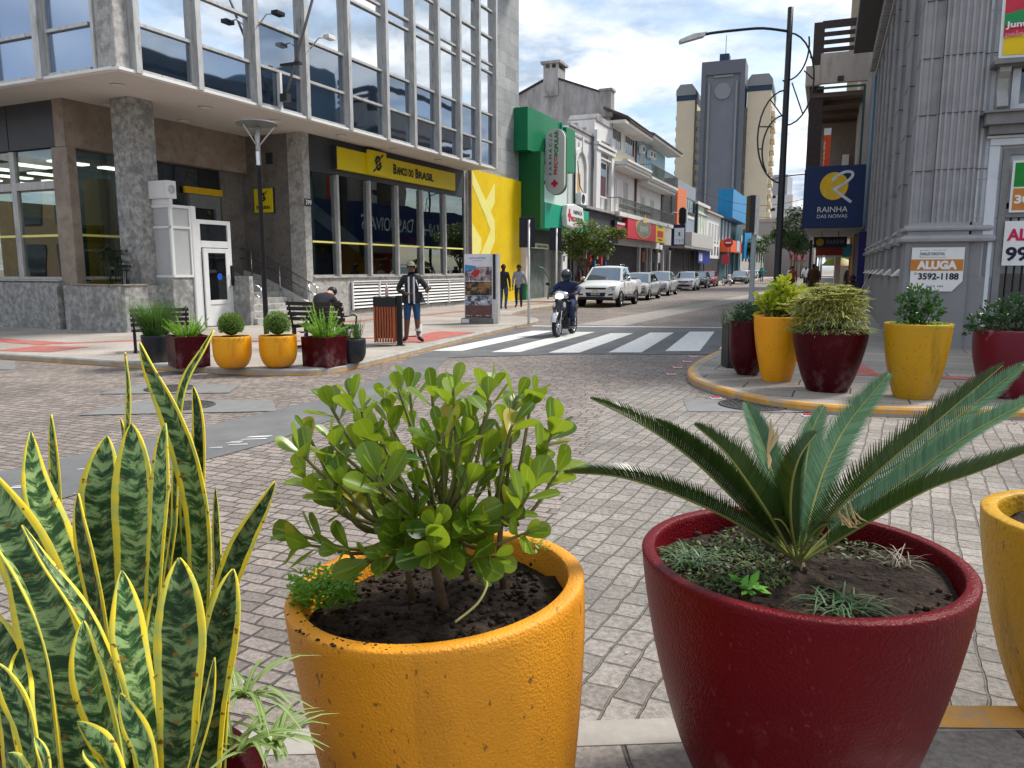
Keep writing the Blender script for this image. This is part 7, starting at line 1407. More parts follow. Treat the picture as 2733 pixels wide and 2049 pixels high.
# ---------------------------------------------------------------- spoon-leaf shrub
m_sp = leafmat('spoon_leaf', (.028, .090, .008), (.19, .28, .016), (.38, .52, .03), .30, (.24, .34, .07), .32, spec=.35, old=True)
m_bark = pm('brown_bark', (.13, .085, .05), .8, .3, scale=20, bump=.4); m_twig = pm('green_twig', (.17, .17, .06), .7, .25, scale=14)
def obov(t): return max(.0, (t ** .85) * (1 - max(0, (t - .70) / .30) ** 2.6) ** .5 * 1.15 if t < .999 else 0.0)
def spoon(mb, base, d, nrm, L, Wd, curl=.15):
    d = V(d).normalized(); s = d.cross(nrm).normalized(); n = s.cross(d); k = 8; tt = [0, .12, .28, .45, .62, .76, .88, .96, 1]
    pts = [V(base) + d * (L * x) + n * (curl * L * (x * x)) for x in tt]; ws = [.06 * Wd, .22 * Wd, .50 * Wd, .80 * Wd, .98 * Wd, 1.0 * Wd, .84 * Wd, .50 * Wd, .04 * Wd]
    blade(mb, pts, [w_ * .5 for w_ in ws], s, U(.05, .35), 4)
shrub = thing('spoon_leaf_shrub', 'glossy green shrub with spoon-shaped leaves growing in the big yellow pot', 'shrub', (0, 0, 0))
fol = MB(); tw = MB(); cx, cy = -.17, 1.90; soilz = .80
trunks = [V((-.17, 1.87, soilz - .03)), V((-.26, 1.93, soilz - .03)), (V((-.02, 1.98, soilz - .02))), V((-.12, 2.02, soilz - .03))]
hubs = [V((-.19, 1.90, 1.00)), V((-.27, 1.95, .97)), V((-.03, 1.99, .98)), V((-.13, 2.03, 1.0))]
for a, b_, r in zip(trunks, hubs, (.014, .010, .010, .009)): tw.tube([a, a.lerp(b_, .5) + V((U(-.02, .02), 0, 0)), b_], [r, r * .85, r * .7], 8, 0)
cl = [(600, 450), (690, 560), (840, 480), (940, 410), (1010, 380), (1210, 520), (1180, 440), (1330, 400), (1460, 600), (1560, 480), (1590, 380), (1770, 460), (1840, 270), (1880, 450), (2030, 650), (1740, 650), (1960, 770), (2050, 960), (1890, 1060), (1850, 880), (1600, 930), (1430, 1060), (1660, 730), (1290, 800), (1110, 790), (1400, 720), (960, 740), (880, 600), (790, 690), (480, 745), (470, 520), (255, 830), (310, 700), (600, 950), (680, 1040), (620, 800), (770, 1050), (830, 860), (990, 1250), (860, 1220), (600, 1330), (500, 1210), (470, 1130), (300, 1010), (320, 1490), (230, 1420), (520, 1520), (610, 1560), (720, 1600), (850, 1550), (940, 1480), (1060, 1410), (1190, 1340), (1160, 1540), (1530, 1520), (1480, 1570), (1620, 1570), (1850, 1400), (1680, 1290), (1420, 1290), (1740, 1160), (1580, 1180), (1360, 1130), (1160, 1140), (1040, 960), (1200, 960), (1330, 600), (1010, 580), (1130, 640), (730, 720), (1250, 1180), (1060, 1080), (1500, 1330), (980, 1330), (1330, 950), (760, 1300), (690, 1200), (1650, 1060), (1290, 1400), (420, 900), (540, 1050), (800, 1000), (1100, 1250), (1380, 1420), (1560, 830), (900, 900), (1780, 980), (1240, 700), (1700, 560)]
for i, (a, b_) in enumerate(cl):
    if i % 7 == 5: continue
    u, v = 700 + a / 2.59, 880 + b_ / 2.59; fr_ = (b_ - 200) / 1450; dep = 1.92 + U(-.22, .24) if i % 3 else 1.92 + U(-.25, .05)
    if b_ > 1250: dep = 1.72 + U(-.06, .10)
    p = PX(u, v, dep); h = min(hubs, key=lambda q: (q - p).length); out = (p - V((cx, cy, .95))); out.z *= .8
    ax = (out.normalized() * .8 + V((0, 0, .75)) + V((U(-.3, .3), U(-.3, .3), 0))).normalized()
    if b_ > 1250: ax = (out.normalized() + V((0, -.2, .25))).normalized()
    m1 = h.lerp(p, .5) + V((U(-.03, .03), U(-.03, .03), -.05)); tw.tube(smooth([h, m1, p - ax * .03, p], 4), [.0065 - .0035 * k / 12 for k in range(13)], 6, 1)
    nl = rp_.choice((4, 5, 5, 6)); ph = U(0, 6.28); e1 = ax.cross(V((0, 0, 1)) if abs(ax.z) < .9 else V((1, 0, 0))).normalized(); e2 = ax.cross(e1)
    sc = U(.82, 1.15)
    for k in range(nl):
        th = ph + k * 2.4; sp = .35 + .75 * (k / nl); rd_ = e1 * math.cos(th) + e2 * math.sin(th)
        d = (ax * (1.05 - .55 * sp) + rd_ * sp).normalized(); L_ = U(.072, .098) * sc * (1.0 if k > 1 else .7)
        spoon(fol, p - ax * .012 * k, d, (ax - d * .3).normalized(), L_, L_ * U(.52, .64), U(-.12, .18))
    if i % 2 == 0:
        q = m1.lerp(p, .35); d = (out.normalized() * .6 + V((U(-1, 1), U(-1, .6), .5))).normalized(); spoon(fol, q, d, V((0, -.4, 1)), U(.07, .10), U(.04, .055))
fol.build('foliage', m_sp, shrub); tw.build('branches', [m_bark, m_twig], shrub)
MB().tube(smooth([PX(1215, 1660, 1.62), PX(1275, 1610, 1.66), PX(1300, 1560, 1.70), PX(1285, 1550, 1.74), PX(1260, 1545, 1.8)], 5), .003, 6).build('dry_shoot', pm('dry_shoot', (.35, .32, .12), .7), shrub)
# low weeds on the left rim of the yellow pot
m_weed = leafmat('weed_leaf', (.10, .26, .015), (.20, .42, .03), (.35, .6, .05), .5, None, .4)
def weeds(label, cx, cy, z, r, n, s=.012, name='weeds', par=None, mat=None, hmax=.05):
    mb = MB()
    for k in range(n):
        a = U(0, 6.28); q = r * math.sqrt(U(0, 1)); p = V((cx + q * math.cos(a), cy + q * math.sin(a), z + U(0, hmax)))
        d = V((U(-1, 1), U(-1, 1), U(-.1, .6))).normalized(); sd_ = d.cross(V((U(-.3, .3), U(-.3, .3), 1))).normalized(); w_ = s * U(.5, 1)
        blade(mb, [p, p + d * w_ * 1.0, p + d * w_ * 1.9], [w_ * .15, w_ * .5, w_ * .05], sd_, .1, 2)
    o = mb.build('foliage' if par else name, mat or m_weed, par)
    if par is None: tag(o, label, 'weeds', kind='stuff')
    else: o['kind'] = 'stuff'
    return o
weeds('bright green weeds spilling over the left rim of the big yellow pot', -.475, 1.84, .825, .085, 900, .013, hmax=.06)
weeds('few bright green weeds on the far right inner rim of the yellow pot', .075, 2.10, .86, .05, 70, .010, hmax=.02)
# ---------------------------------------------------------------- foreground maroon pot + cycad
mh = .76; mbase = (.820, 2.091, .085)
mp_ = pot('flower_pot', 'huge glossy maroon pot holding the cycad, nearest right of centre', mbase, [(.20, 0), (.245, .03), (.325, .20), (.392, .44), (.430, .64), (.445, mh)], m_pm, .70, .040, soil_r=.41)
crumbs(mp_, 480, .38, .705, pm('brown_soil', (.055, .032, .020), .95, .5, scale=40), .012)
moss = pm('moss_soil', (.055, .06, .018), .95, .5, scale=30, bump=.8, bscale=70)
cyc = thing('cycad', 'small cycad palm with arching feathery fronds in the huge maroon pot', 'cycad palm', (0, 0, 0))
m_cd = leafmat('cycad_leaf_dark', (.014, .038, .010), (.038, .070, .014), (.05, .10, .015), .33, None, .12, spec=.35); m_cb = leafmat('cycad_leaf_blue', (.035, .105, .045), (.085, .18, .085), (.12, .25, .08), .36, None, .15, spec=.35)
m_rach = pm('cycad_rachis', (.22, .24, .06), .5, .2); m_dry = leafmat('dry_frond', (.42, .26, .11), (.55, .38, .18), (.4, .25, .1), .6, None, .3)
def c7(x, y, Y): return PX(1500 + x / 1.794, 950 + y / 1.794, Y)
def frond(pts, mat, nrm, Lm=.085, npair=96, start=.16, vee=.38):
    ps = smooth([V(p) for p in pts], 12); n = len(ps); ps = [V(p) for p in ps]; cum = [0]
    for i in range(1, n): cum.append(cum[-1] + (ps[i] - ps[i - 1]).length)
    def at(s):
        s *= cum[-1]
        for i in range(1, n):
            if cum[i] >= s: f = (s - cum[i - 1]) / max(1e-6, cum[i] - cum[i - 1]); return ps[i - 1].lerp(ps[i], f), (ps[i] - ps[i - 1]).normalized()
        return ps[-1], (ps[-1] - ps[-2]).normalized()
    fr_ = thing_child('frond', MB().tube(ps, [.0055 * (1 - .75 * i / n) for i in range(n)], 6), m_rach, cyc)
    mb = MB()
    for k in range(npair):
        s = start + (1 - start) * (k / (npair - 1)) ** .95; p, d = at(s); nn = (V(nrm) - d * V(nrm).dot(d)).normalized(); sd_ = d.cross(nn).normalized()
        ln = Lm * (math.sin(math.pi * min(1, (s - start * .6) / (1 - start * .6) * .86 + .13)) ** .6) * U(.9, 1.08)
        for sg_ in (-1, 1):
            dd = (sd_ * sg_ * .80 + d * (.55 + .35 * s) + nn * vee).normalized(); w_ = .0030
            tip = p + dd * ln + d * ln * .10 - nn * ln * .05
            blade(mb, [p, p + dd * ln * .5, tip], [w_ * .8, w_, w_ * .12], (d - dd * d.dot(dd)).normalized(), .25, 1)
    mb.build('leaflets', mat, fr_)
def thing_child(name, mb, mat, par): return mb.build(name, mat, par)
b0 = c7(1130, 985, 2.14)
FR = [([(1080, 950, 2.02), (780, 770, 1.97), (480, 640, 1.95), (250, 575, 1.96), (20, 560, 2.0)], m_cd, (0, .15, 1)), ([(1080, 945, 2.02), (900, 760, 1.98), (640, 510, 1.97), (400, 340, 1.98), (140, 205, 2.02)], m_cd, (.35, .2, 1)),
      ([(1085, 945, 2.04), (960, 780, 2.0), (790, 590, 1.98), (600, 420, 1.98), (455, 312, 2.0)], m_cd, (.3, .1, 1)), ([(1095, 945, 2.0), (1010, 790, 1.90), (900, 620, 1.85), (780, 460, 1.84), (640, 335, 1.86)], m_cd, (.25, .5, .8)),
      ([(1110, 940, 2.08), (1070, 760, 2.2), (1000, 540, 2.34), (940, 370, 2.44), (880, 230, 2.52)], m_cb, (.15, -1, .35)), ([(1120, 940, 2.0), (1095, 790, 1.9), (1100, 620, 1.84), (1140, 480, 1.84), (1215, 375, 1.88)], m_cd, (.0, .8, .5)),
      ([(1130, 940, 2.1), (1150, 700, 2.28), (1170, 500, 2.42), (1200, 350, 2.52), (1250, 245, 2.6)], m_cb, (-.1, -1, .3)), ([(1150, 940, 2.08), (1200, 720, 2.2), (1270, 510, 2.32), (1380, 310, 2.44), (1565, 85, 2.55)], m_cb, (-.35, -1, .35)),
      ([(1165, 945, 2.0), (1290, 770, 1.9), (1470, 590, 1.84), (1750, 350, 1.82), (2110, 45, 1.86)], m_cd, (-.3, .5, .9)), ([(1175, 950, 2.06), (1380, 740, 2.12), (1620, 520, 2.18), (1900, 290, 2.24), (2212, 40, 2.3)], m_cb, (-.3, -.6, .8)),
      ([(1180, 955, 2.04), (1430, 750, 2.06), (1700, 560, 2.08), (1960, 370, 2.1), (2290, 190, 2.12)], m_cb, (-.3, -.3, 1)), ([(1185, 965, 2.0), (1460, 800, 1.95), (1750, 640, 1.9), (2000, 550, 1.88), (2300, 430, 1.88)], m_cd, (-.1, .2, 1)),
      ([(1110, 900, 1.98), (1085, 840, 1.95), (1050, 790, 1.92), (1015, 780, 1.9)], m_cd, (.2, .6, .8)), ([(1160, 910, 1.98), (1200, 850, 1.95), (1250, 810, 1.93), (1300, 800, 1.92)], m_cd, (-.2, .6, .8))]
for pts, mt, nr in FR: frond([b0] + [c7(p[0], p[1], p[2] + .11 * (1 - k / (len(pts) - 1))) for k, p in enumerate(pts)], mt, nr, .084 if len(pts) > 4 else .035, 96 if len(pts) > 4 else 26, vee=.8 if mt is m_cd else .38)
db = MB()
for (a, b_) in (((1000, 300), (985, 450)), ((1035, 340), (985, 470)), ((985, 450), (990, 540))): blade(db, [c7(*a, 2.42), c7((a[0] + b_[0]) / 2 + 8, (a[1] + b_[1]) / 2, 2.40), c7(*b_, 2.38)], [.002, .007, .003], V((1, 0, 0)), .2, 2)
for k in range(10): x = U(1290, 1420); blade(db, [c7(x, U(640, 780), 2.0), c7(x + 30, U(760, 820), 1.99), c7(x + 70, U(790, 830), 1.98)], [.001, .003, .001], V((1, 0, 0)), .2, 2)
db.build('dry_leaflets', m_dry, cyc); MB().lathe([(.001, .02), (.018, .01), (.03, -.02), (.05, -.06)], (b0.x, b0.y, b0.z - .01), 14).build('caudex', m_bark, cyc)
m_clover = leafmat('clover_leaf', (.045, .085, .014), (.085, .125, .024), (.1, .2, .03), .55, None, .2)
weeds('dense low clover covering the left half of the soil in the maroon pot', .60, 2.13, .785, .20, 1500, .011, name='ground_cover', mat=m_clover, hmax=.022)
weeds('clover along the back of the soil in the maroon pot', .78, 2.33, .785, .14, 420, .010, name='ground_cover', mat=m_clover, hmax=.02)
weeds('few dark green weeds on the right of the soil in the maroon pot', 1.02, 2.25, .785, .10, 120, .012, mat=m_clover, hmax=.03)
m_grass = leafmat('dark_grass', (.035, .09, .03), (.08, .16, .06), (.1, .2, .05), .5, None, .25); m_gl2 = leafmat('lime_sprout', (.12, .40, .03), (.2, .5, .06), (.3, .6, .1), .4, None, .35); m_straw = leafmat('straw', (.28, .25, .18), (.42, .38, .3), (.3, .25, .15), .6, None, .2)
def tuft(name, label, p, n, L_, spread, mat, w_=.002, cat='grass tuft', up=.8, droop=.5, par=None, r=.02, r0=None):
    mb = MB()
    for k in range(n):
        a = U(0, 6.28); d = V((math.cos(a) * spread, math.sin(a) * spread, up * U(.7, 1.2))).normalized(); ln = L_ * U(.55, 1.1); b_ = V(p) + V((U(-r, r), U(-r, r), 0)); h_ = V((d.x, d.y, 0))
        pts = [b_ + d * (ln * t_) + h_ * (ln * .3 * t_ * t_) - V((0, 0, 1)) * (ln * droop * t_ ** 2.2) for t_ in (0, .25, .5, .75, 1)]
        blade(mb, pts, [w_, w_ * 1.1, w_, w_ * .7, w_ * .1], d.cross(V((0, 0, 1))).normalized(), .3, 2 if w_ > .004 else 1)
    o = mb.build(name if par is None else 'foliage', mat, par)
    if par is None: tag(o, label, cat)
    return o
tuft('grass_tuft', 'bluish grass tuft at the front of the maroon pot soil', (.84, 1.86, .80), 60, .12, 1.0, m_grass, .0022, up=.6, r=.05)
tuft('grass_tuft', 'grass tuft at the left rim inside the maroon pot', (.53, 2.15, .80), 60, .13, .9, m_grass, .0020, up=.9, r=.05)
tuft('grass_tuft', 'pale dry grass tuft at the right rim inside the maroon pot', (1.13, 2.14, .79), 30, .13, .7, m_straw, .0013, up=1, r=.04)
weeds('small lime green sprout in the middle of the maroon pot soil', .62, 1.93, .80, .028, 16, .028, name='sprout', mat=m_gl2, hmax=.03)
# right-edge yellow pot (tall, cropped by the frame)
yr = pot('flower_pot', 'tall ochre yellow pot cut by the right edge, nearest camera', (2.00, 2.50, .08), [(.17, 0), (.20, .03), (.27, .22), (.325, .46), (.352, .63), (.360, .73)], m_py2, .66, .055)
tuft('dry_stems', 'dry twiggy stems lying in the ochre pot at the right edge', (1.83, 2.46, .76), 40, .14, 1, m_straw, .0012, 'dry plant', up=.3, r=.08)
# ---------------------------------------------------------------- snake plant
sp_pot = pot('flower_pot', 'maroon pot mostly below the frame holding the snake plant', (-.90, 1.30, .08), [(.22, 0), (.26, .03), (.33, .2), (.39, .38), (.42, .47), (.43, .52)], m_pm, .47, .045)
snk = thing('snake_plant', 'tall snake plant with yellow-edged banded sword leaves at the left edge', 'snake plant', (0, 0, 0))
SL = [([(82, 1150), (95, 1290), (150, 1450), (215, 1650), (260, 1900)], 78, 1.45, 1.35), ([(135, 1105), (146, 1220), (158, 1400), (180, 1600)], 26, 1.62, 1.6), ([(285, 1163), (275, 1240), (268, 1350), (275, 1550), (295, 1850)], 92, 1.6, 1.5),
      ([(332, 940), (345, 1050), (340, 1200), (325, 1400), (310, 1600)], 22, 1.66, 1.6), ([(350, 1130), (360, 1230), (365, 1380), (362, 1600), (355, 1950)], 102, 1.42, 1.34), ([(372, 915), (402, 985), (455, 1090), (505, 1230), (535, 1400), (535, 1600), (520, 1850)], 66, 1.48, 1.42),
      ([(570, 880), (542, 940), (505, 1010), (485, 1090), (475, 1250), (470, 1400)], 36, 1.60, 1.5), ([(515, 1030), (528, 1110), (533, 1250), (530, 1450)], 28, 1.66, 1.6), ([(440, 1128), (432, 1200), (428, 1320), (415, 1500), (395, 1850)], 44, 1.36, 1.30),
      ([(320, 1113), (328, 1180), (332, 1260), (335, 1400)], 24, 1.7, 1.65), ([(735, 1285), (700, 1350), (655, 1430), (622, 1510), (590, 1610), (560, 1750), (545, 1950)], 54, 1.40, 1.38), ([(-50, 1240), (10, 1350), (75, 1480), (140, 1640), (190, 1820), (215, 2100)], 125, 1.40, 1.25),
      ([(60, 1400), (120, 1500), (200, 1610), (265, 1730), (310, 1860), (345, 2060)], 42, 1.24, 1.16), ([(-10, 1455), (40, 1520), (85, 1620), (115, 1740), (130, 1880), (150, 2100)], 104, 1.16, 1.08), ([(222, 1657), (228, 1740), (250, 1840), (285, 1960), (315, 2120)], 82, 1.14, 1.08),
      ([(325, 1522), (335, 1610), (345, 1720), (375, 1850), (420, 2100)], 80, 1.18, 1.10), ([(478, 1488), (482, 1580), (484, 1720), (480, 1870), (472, 2120)], 112, 1.12, 1.06), ([(622, 1518), (605, 1600), (582, 1740), (565, 1880), (555, 2100)], 84, 1.22, 1.16),
      ([(620, 1715), (608, 1790), (600, 1900), (595, 2080)], 34, 1.24, 1.2), ([(572, 1755), (560, 1850), (540, 1950), (500, 2090)], 26, 1.08, 1.05), ([(-10, 1770), (30, 1840), (70, 1930), (95, 2080)], 62, 1.06, 1.0), ([(55, 1730), (48, 1800), (55, 1900), (90, 2090)], 56, 1.10, 1.02),
      ([(92, 1965), (108, 1995), (122, 2040), (126, 2120)], 22, .98, .95), ([(205, 1925), (245, 1965), (285, 2010), (320, 2090)], 58, 1.04, 1.0), ([(220, 2005), (255, 2035), (280, 2080), (300, 2150)], 62, 1.0, .98), ([(207, 1317), (214, 1390), (235, 1500), (262, 1640), (290, 1850)], 56, 1.30, 1.26),
      ([(95, 1345), (108, 1440), (130, 1600), (150, 1800)], 40, 1.55, 1.5), ([(575, 1300), (578, 1400), (580, 1560), (560, 1800)], 20, 1.5, 1.5), ([(320, 1850), (350, 1920), (385, 2000), (405, 2120)], 58, 1.06, 1.02), ([(-60, 1600), (0, 1750), (30, 1900), (40, 2100)], 110, 1.3, 1.2),
      ([(420, 1560), (415, 1700), (405, 1900), (400, 2100)], 60, 1.32, 1.25), ([(180, 1500), (180, 1650), (190, 1850), (200, 2100)], 80, 1.55, 1.45), ([(520, 1450), (530, 1600), (540, 1800), (530, 2100)], 70, 1.45, 1.4), ([(460, 1300), (455, 1450), (450, 1700), (450, 2000)], 70, 1.6, 1.5),
      ([(245, 1450), (250, 1600), (255, 1850), (260, 2100)], 70, 1.62, 1.5), ([(100, 1700), (110, 1850), (130, 2000), (150, 2150)], 90, 1.4, 1.3), ([(20, 2010), (40, 2040), (70, 2090), (90, 2160)], 60, .98, .95), ([(505, 1150), (500, 1250), (498, 1400), (495, 1700)], 46, 1.62, 1.55)]
for i, (px_, wd, yt, yb) in enumerate(SL):
    n = len(px_); pts = smooth([PX(u, v, yt + (yb - yt) * k / (n - 1)) for k, (u, v) in enumerate(px_)], 5)[::-1]; pts = [V(p) for p in pts]
    base = V((max(-1.15, min(-.55, pts[0].x)) * .55 - .86 * .45, 1.33 + U(-.15, .15), .53))
    if pts[0].z > .8: pts = [base] + pts
    m_ = len(pts); hw = wd / 2053 * (yt + yb) / 2 / 2 * 1.22; yaw = U(-.28, .28) if i % 3 else rp_.choice((-.75, .75)); roll = U(-.05, .05)
    sd = [V((math.cos(yaw + .5 * roll * k), math.sin(yaw + .5 * roll * k), 0)) for k in range(m_)]
    ws = [hw * (min(1, .62 + .75 * t_) if t_ < .56 else max(.03, (1 - ((t_ - .56) / .44) ** 1.7))) for t_ in [k / (m_ - 1) for k in range(m_)]]
    wv = [p + V((0, .0, 0)) for k, p in enumerate(pts)]
    mb = MB(); blade(mb, wv, ws, sd, U(.15, .6) * rp_.choice((1, 1, -1)), 6); o = mb.build('leaf', m_snake, snk)
    so_ = o.modifiers.new('thick', 'SOLIDIFY'); so_.thickness = .003
# spider plant beside it
m_spd = leafmat('spider_leaf', (.16, .26, .06), (.26, .36, .12), (.3, .42, .1), .4, (.62, .66, .38), .3)
sdp = thing('spider_plant', 'small striped spider plant hanging over the maroon rim beside the snake plant', 'spider plant', (0, 0, 0))
for (u, v, Y, n_, L_) in ((660, 1860, 1.30, 22, .17), (725, 1985, 1.25, 26, .12), (640, 2000, 1.2, 14, .14)):
    tuft('x', '', PX(u, v, Y), n_, L_, .75, m_spd, .0042, par=sdp, up=.8, droop=.55, r=.015)
# ---------------------------------------------------------------- bank-corner planters
m_box = leafmat('box_leaf', (.05, .13, .012), (.15, .28, .03), (.25, .4, .05), .45, None, .3); m_mondo = leafmat('mondo_leaf', (.03, .075, .012), (.09, .16, .03), (.1, .2, .04), .45, None, .2)
m_fox = leafmat('foxtail_leaf', (.13, .32, .015), (.26, .48, .03), (.35, .6, .05), .5, None, .35); m_rush = leafmat('rush_leaf', (.03, .09, .015), (.08, .18, .03), (.12, .25, .04), .45, None, .3)
def dome(par, c, r, n, s, mat, zsc=1., name='foliage', low=-.6):
    mb = MB()
    for k in range(n):
        z = U(low, 1); a = U(0, 6.28); q = math.sqrt(max(0, 1 - z * z)); d = V((q * math.cos(a), q * math.sin(a), z * zsc)); rr = r * (U(.80, 1.02) if k % 3 else U(.5, .9)); p = V(c) + d * rr
        dd = (d + V((U(-1, 1), U(-1, 1), U(-1, 1))) * .9).normalized(); sd_ = dd.cross(V((U(-1, 1), U(-1, 1), U(-1, 1)))).normalized(); w_ = s * U(.6, 1.1)
        blade(mb, [p, p + dd * w_, p + dd * w_ * 2], [w_ * .25, w_ * .5, w_ * .08], sd_, .1, 1)
    return mb.build(name, mat, par)
def bowl(r, h, low=.5): return [(r * .34, 0), (r * .48, .01), (r * .74, h * .10), (r * .95, h * .33), (r * 1.01, h * .62), (r, h)]
for i, (x, y) in enumerate(((-4.39, 12.02), (-3.71, 12.16))):
    lab = ['left', 'right'][i]; pt_ = pot('flower_pot', lab + ' one of the two round yellow bowls with clipped box balls', (x, y, .1), bowl(.29, .51), m_pyb, .47, .03, group='yellow bowls with box balls', n=40)
    b_ = thing('topiary_ball', 'clipped round box ball in the ' + lab + ' yellow bowl', 'topiary', (x, y, .1), 0, 'clipped box balls'); dome(b_, (0, 0, .69), .195 + .012 * i, 3600, .012, m_box); MB().ball((0, 0, .68), .155, 12).build('branches', pm('inner_twigs', (.02, .03, .008), .9), b_)
    tuft('x', '', (0, 0, .50), 420, .15, 1.0, m_mondo, .004, par=b_, up=.6, droop=.9, r=.18)
def sqpot(label, loc, s, h, rz, mat):
    t = thing('planter_box', label, 'planter box', loc, rz, 'red square planters'); mb = MB(); k = .03
    mb.ring([[(-s * .96, -s * .96, 0), (s * .96, -s * .96, 0), (s * .96, s * .96, 0), (-s * .96, s * .96, 0)], [(-s, -s, h), (s, -s, h), (s, s, h), (-s, s, h)], [(-s + k, -s + k, h), (s - k, -s + k, h), (s - k, s - k, h), (-s + k, s - k, h)], [(-s + k, -s + k, h - .1), (s - k, -s + k, h - .1), (s - k, s - k, h - .1), (-s + k, s - k, h - .1)]], 0, False, True)
    mb.build('shell', mat, t, bevel=.008); MB().box(-s + k, s - k, -s + k, s - k, h - .09, h - .06).build('soil', M['soil'], t); return t
sqpot('left square dark red planter box beside the left yellow bowl', (-5.22, 12.35, .1), .27, .50, R(38), m_pmd); sqpot('right square dark red planter box beside the right yellow bowl', (-3.04, 12.42, .1), .26, .48, R(-28), m_pmd)
def foxtail(label, loc, n, L_):
    t = thing('foxtail_fern', label, 'fern', loc)
    for k in range(n):
        a = U(0, 6.28); e = U(.12, .95); d = V((math.cos(a) * e, math.sin(a) * e, 1.15 - .5 * e)).normalized(); ln = L_ * U(.6, 1.1) * (1.15 - .35 * e); b_ = V((math.cos(a) * .08, math.sin(a) * .08, 0)); mb = MB(); rg = []
        for j in range(110):
            s = U(.08, 1); p = b_ + d * (ln * s) - V((0, 0, 1)) * ln * .12 * s * s; aa = U(0, 6.28); e1 = d.cross(V((.3, .2, 1))).normalized(); e2 = d.cross(e1); rr = .055 * (1.02 - s) ** .55 + .004; dd = ((e1 * math.cos(aa) + e2 * math.sin(aa)) * .8 + d * .7).normalized()
            blade(mb, [p, p + dd * rr * .6, p + dd * rr * 1.15], [.0025, .004, .0008], d.cross(dd).normalized(), .1, 1)
        mb.tube([b_, b_ + d * ln * .95 - V((0, 0, .11 * ln))], [.012, .004], 5); mb.build('plume', m_fox, t)
foxtail('lime green foxtail fern in the left red planter box', (-5.22, 12.35, .54), 30, .46); foxtail('lime green foxtail fern in the right red planter box, taller', (-3.04, 12.42, .52), 36, .62)
pot('flower_pot', 'left dark grey pot with tall green grass at the end of the row', (-6.0, 12.95, .1), [(.19, 0), (.21, .01), (.23, .2), (.245, .45)], m_pb, .40, .03, n=36); r1_ = thing('rush_grass', 'tall dense green grass in the left dark pot', 'grass', (-6.0, 12.95, .5)); tuft('x', '', (0, 0, 0), 900, .78, .42, m_rush, .0045, par=r1_, up=1, droop=.12, r=.15)
pot('flower_pot', 'round black pot with thin upright grass at the right end of the row', (-2.66, 12.78, .1), bowl(.22, .40), m_pb, .35, .025, n=36); r2_ = thing('rush_grass', 'thin upright grass in the right black pot', 'grass', (-2.66, 12.78, .44))
tuft('x', '', (-.12, -.02, 0), 180, .36, .35, m_rush, .004, par=r2_, up=1, droop=.15, r=.08); tuft('x', '', (.08, 0, 0), 90, .44, .25, m_rush, .003, par=r2_, up=1, droop=.05, r=.05); tuft('x', '', (.14, -.04, 0), 8, .3, .9, m_straw, .002, par=r2_, up=.5, droop=.2)
sc_ = thing('succulent', 'dark curly succulent between the right yellow bowl and red box', 'succulent', (-3.42, 12.5, .62)); tuft('x', '', (0, 0, 0), 22, .13, 1.0, leafmat('black_leaf', (.012, .018, .012), (.03, .035, .025), (.02, .02, .02)), .009, par=sc_, up=.9, droop=.6)
# bush in the stone planter of the bank
bb_ = thing('potted_bush', 'dark bushy palm in the stone planter of the bank', 'bush', tuple(B(.42, 1.3, 1.2)))
m_dk = leafmat('dark_palm_leaf', (.008, .022, .008), (.02, .05, .014), (.02, .05, .01), .5, None, .15)
for k in range(16): 
    x, y = U(-.2, .2), U(-.45, .35); h_ = U(.4, 1.0); MB().tube([(x, y, 0), (x * 1.3, y * 1.3, h_)], .008, 5).build('cane', m_dk, bb_)
    tuft('x', '', (x * 1.3, y * 1.3, h_), 26, .28, 1, m_dk, .009, par=bb_, up=.6, droop=.7)
# ---------------------------------------------------------------- right-hand group
def tall(r, h, f): return [(r * f, 0), (r * f + .012, .015), (r * (f + .16), h * .2), (r * (f + .32), h * .5), (r * .97, h * .8), (r, h)]
pot('flower_pot', 'leftmost tall dark maroon pot of the right-hand group with the dark green shrub', (3.50, 11.35, .1), [(.12, 0), (.15, .02), (.235, .16), (.268, .34), (.275, .60), (.28, .80)], m_pmd, .75, .03, n=44)
pot('flower_pot', 'orange yellow tall pot of the right-hand group with the yellow-green croton', (3.72, 10.72, .1), tall(.34, .90, .54), m_pyb, .85, .035, n=48)
pot('flower_pot', 'widest dark maroon pot of the right-hand group with grassy yellow shrub', (4.08, 9.85, .1), tall(.46, .80, .53), m_pmd, .75, .04, n=56)
pot('flower_pot', 'mustard yellow tall pot standing alone in front of the rental board', (4.90, 9.28, .1), tall(.375, .90, .56), m_py2, .85, .035, n=48)
mr = pot('flower_pot', 'worn maroon pot at the right edge with the dark bushy shrub', (6.12, 9.35, .1), [(.25, 0), (.28, .02), (.36, .2), (.42, .45), (.44, .65), (.44, .82)], pm('worn_maroon', (.13, .006, .02), .4, .2, scale=2, patch=(.34, .22, .24), pscale=1.6, pw=(.54, .64)), .77, .04, n=48)
bx = thing('planter_box', 'narrow tall black planter box behind the leftmost maroon pot', 'planter box', (3.62, 12.25, .1)); MB().box(-.22, .22, -.2, .2, 0, .68).build('shell', m_pb, bx, bevel=.01); MB().box(-.2, .2, -.18, .18, .681, .69).build('soil', M['soil'], bx)
t_ = thing('ornamental_grass', 'thin wispy grass in the black planter box', 'grass', (3.52, 12.2, .78)); tuft('x', '', (-.05, 0, 0), 90, .5, .45, m_rush, .0022, par=t_, up=1, droop=.25, r=.14)
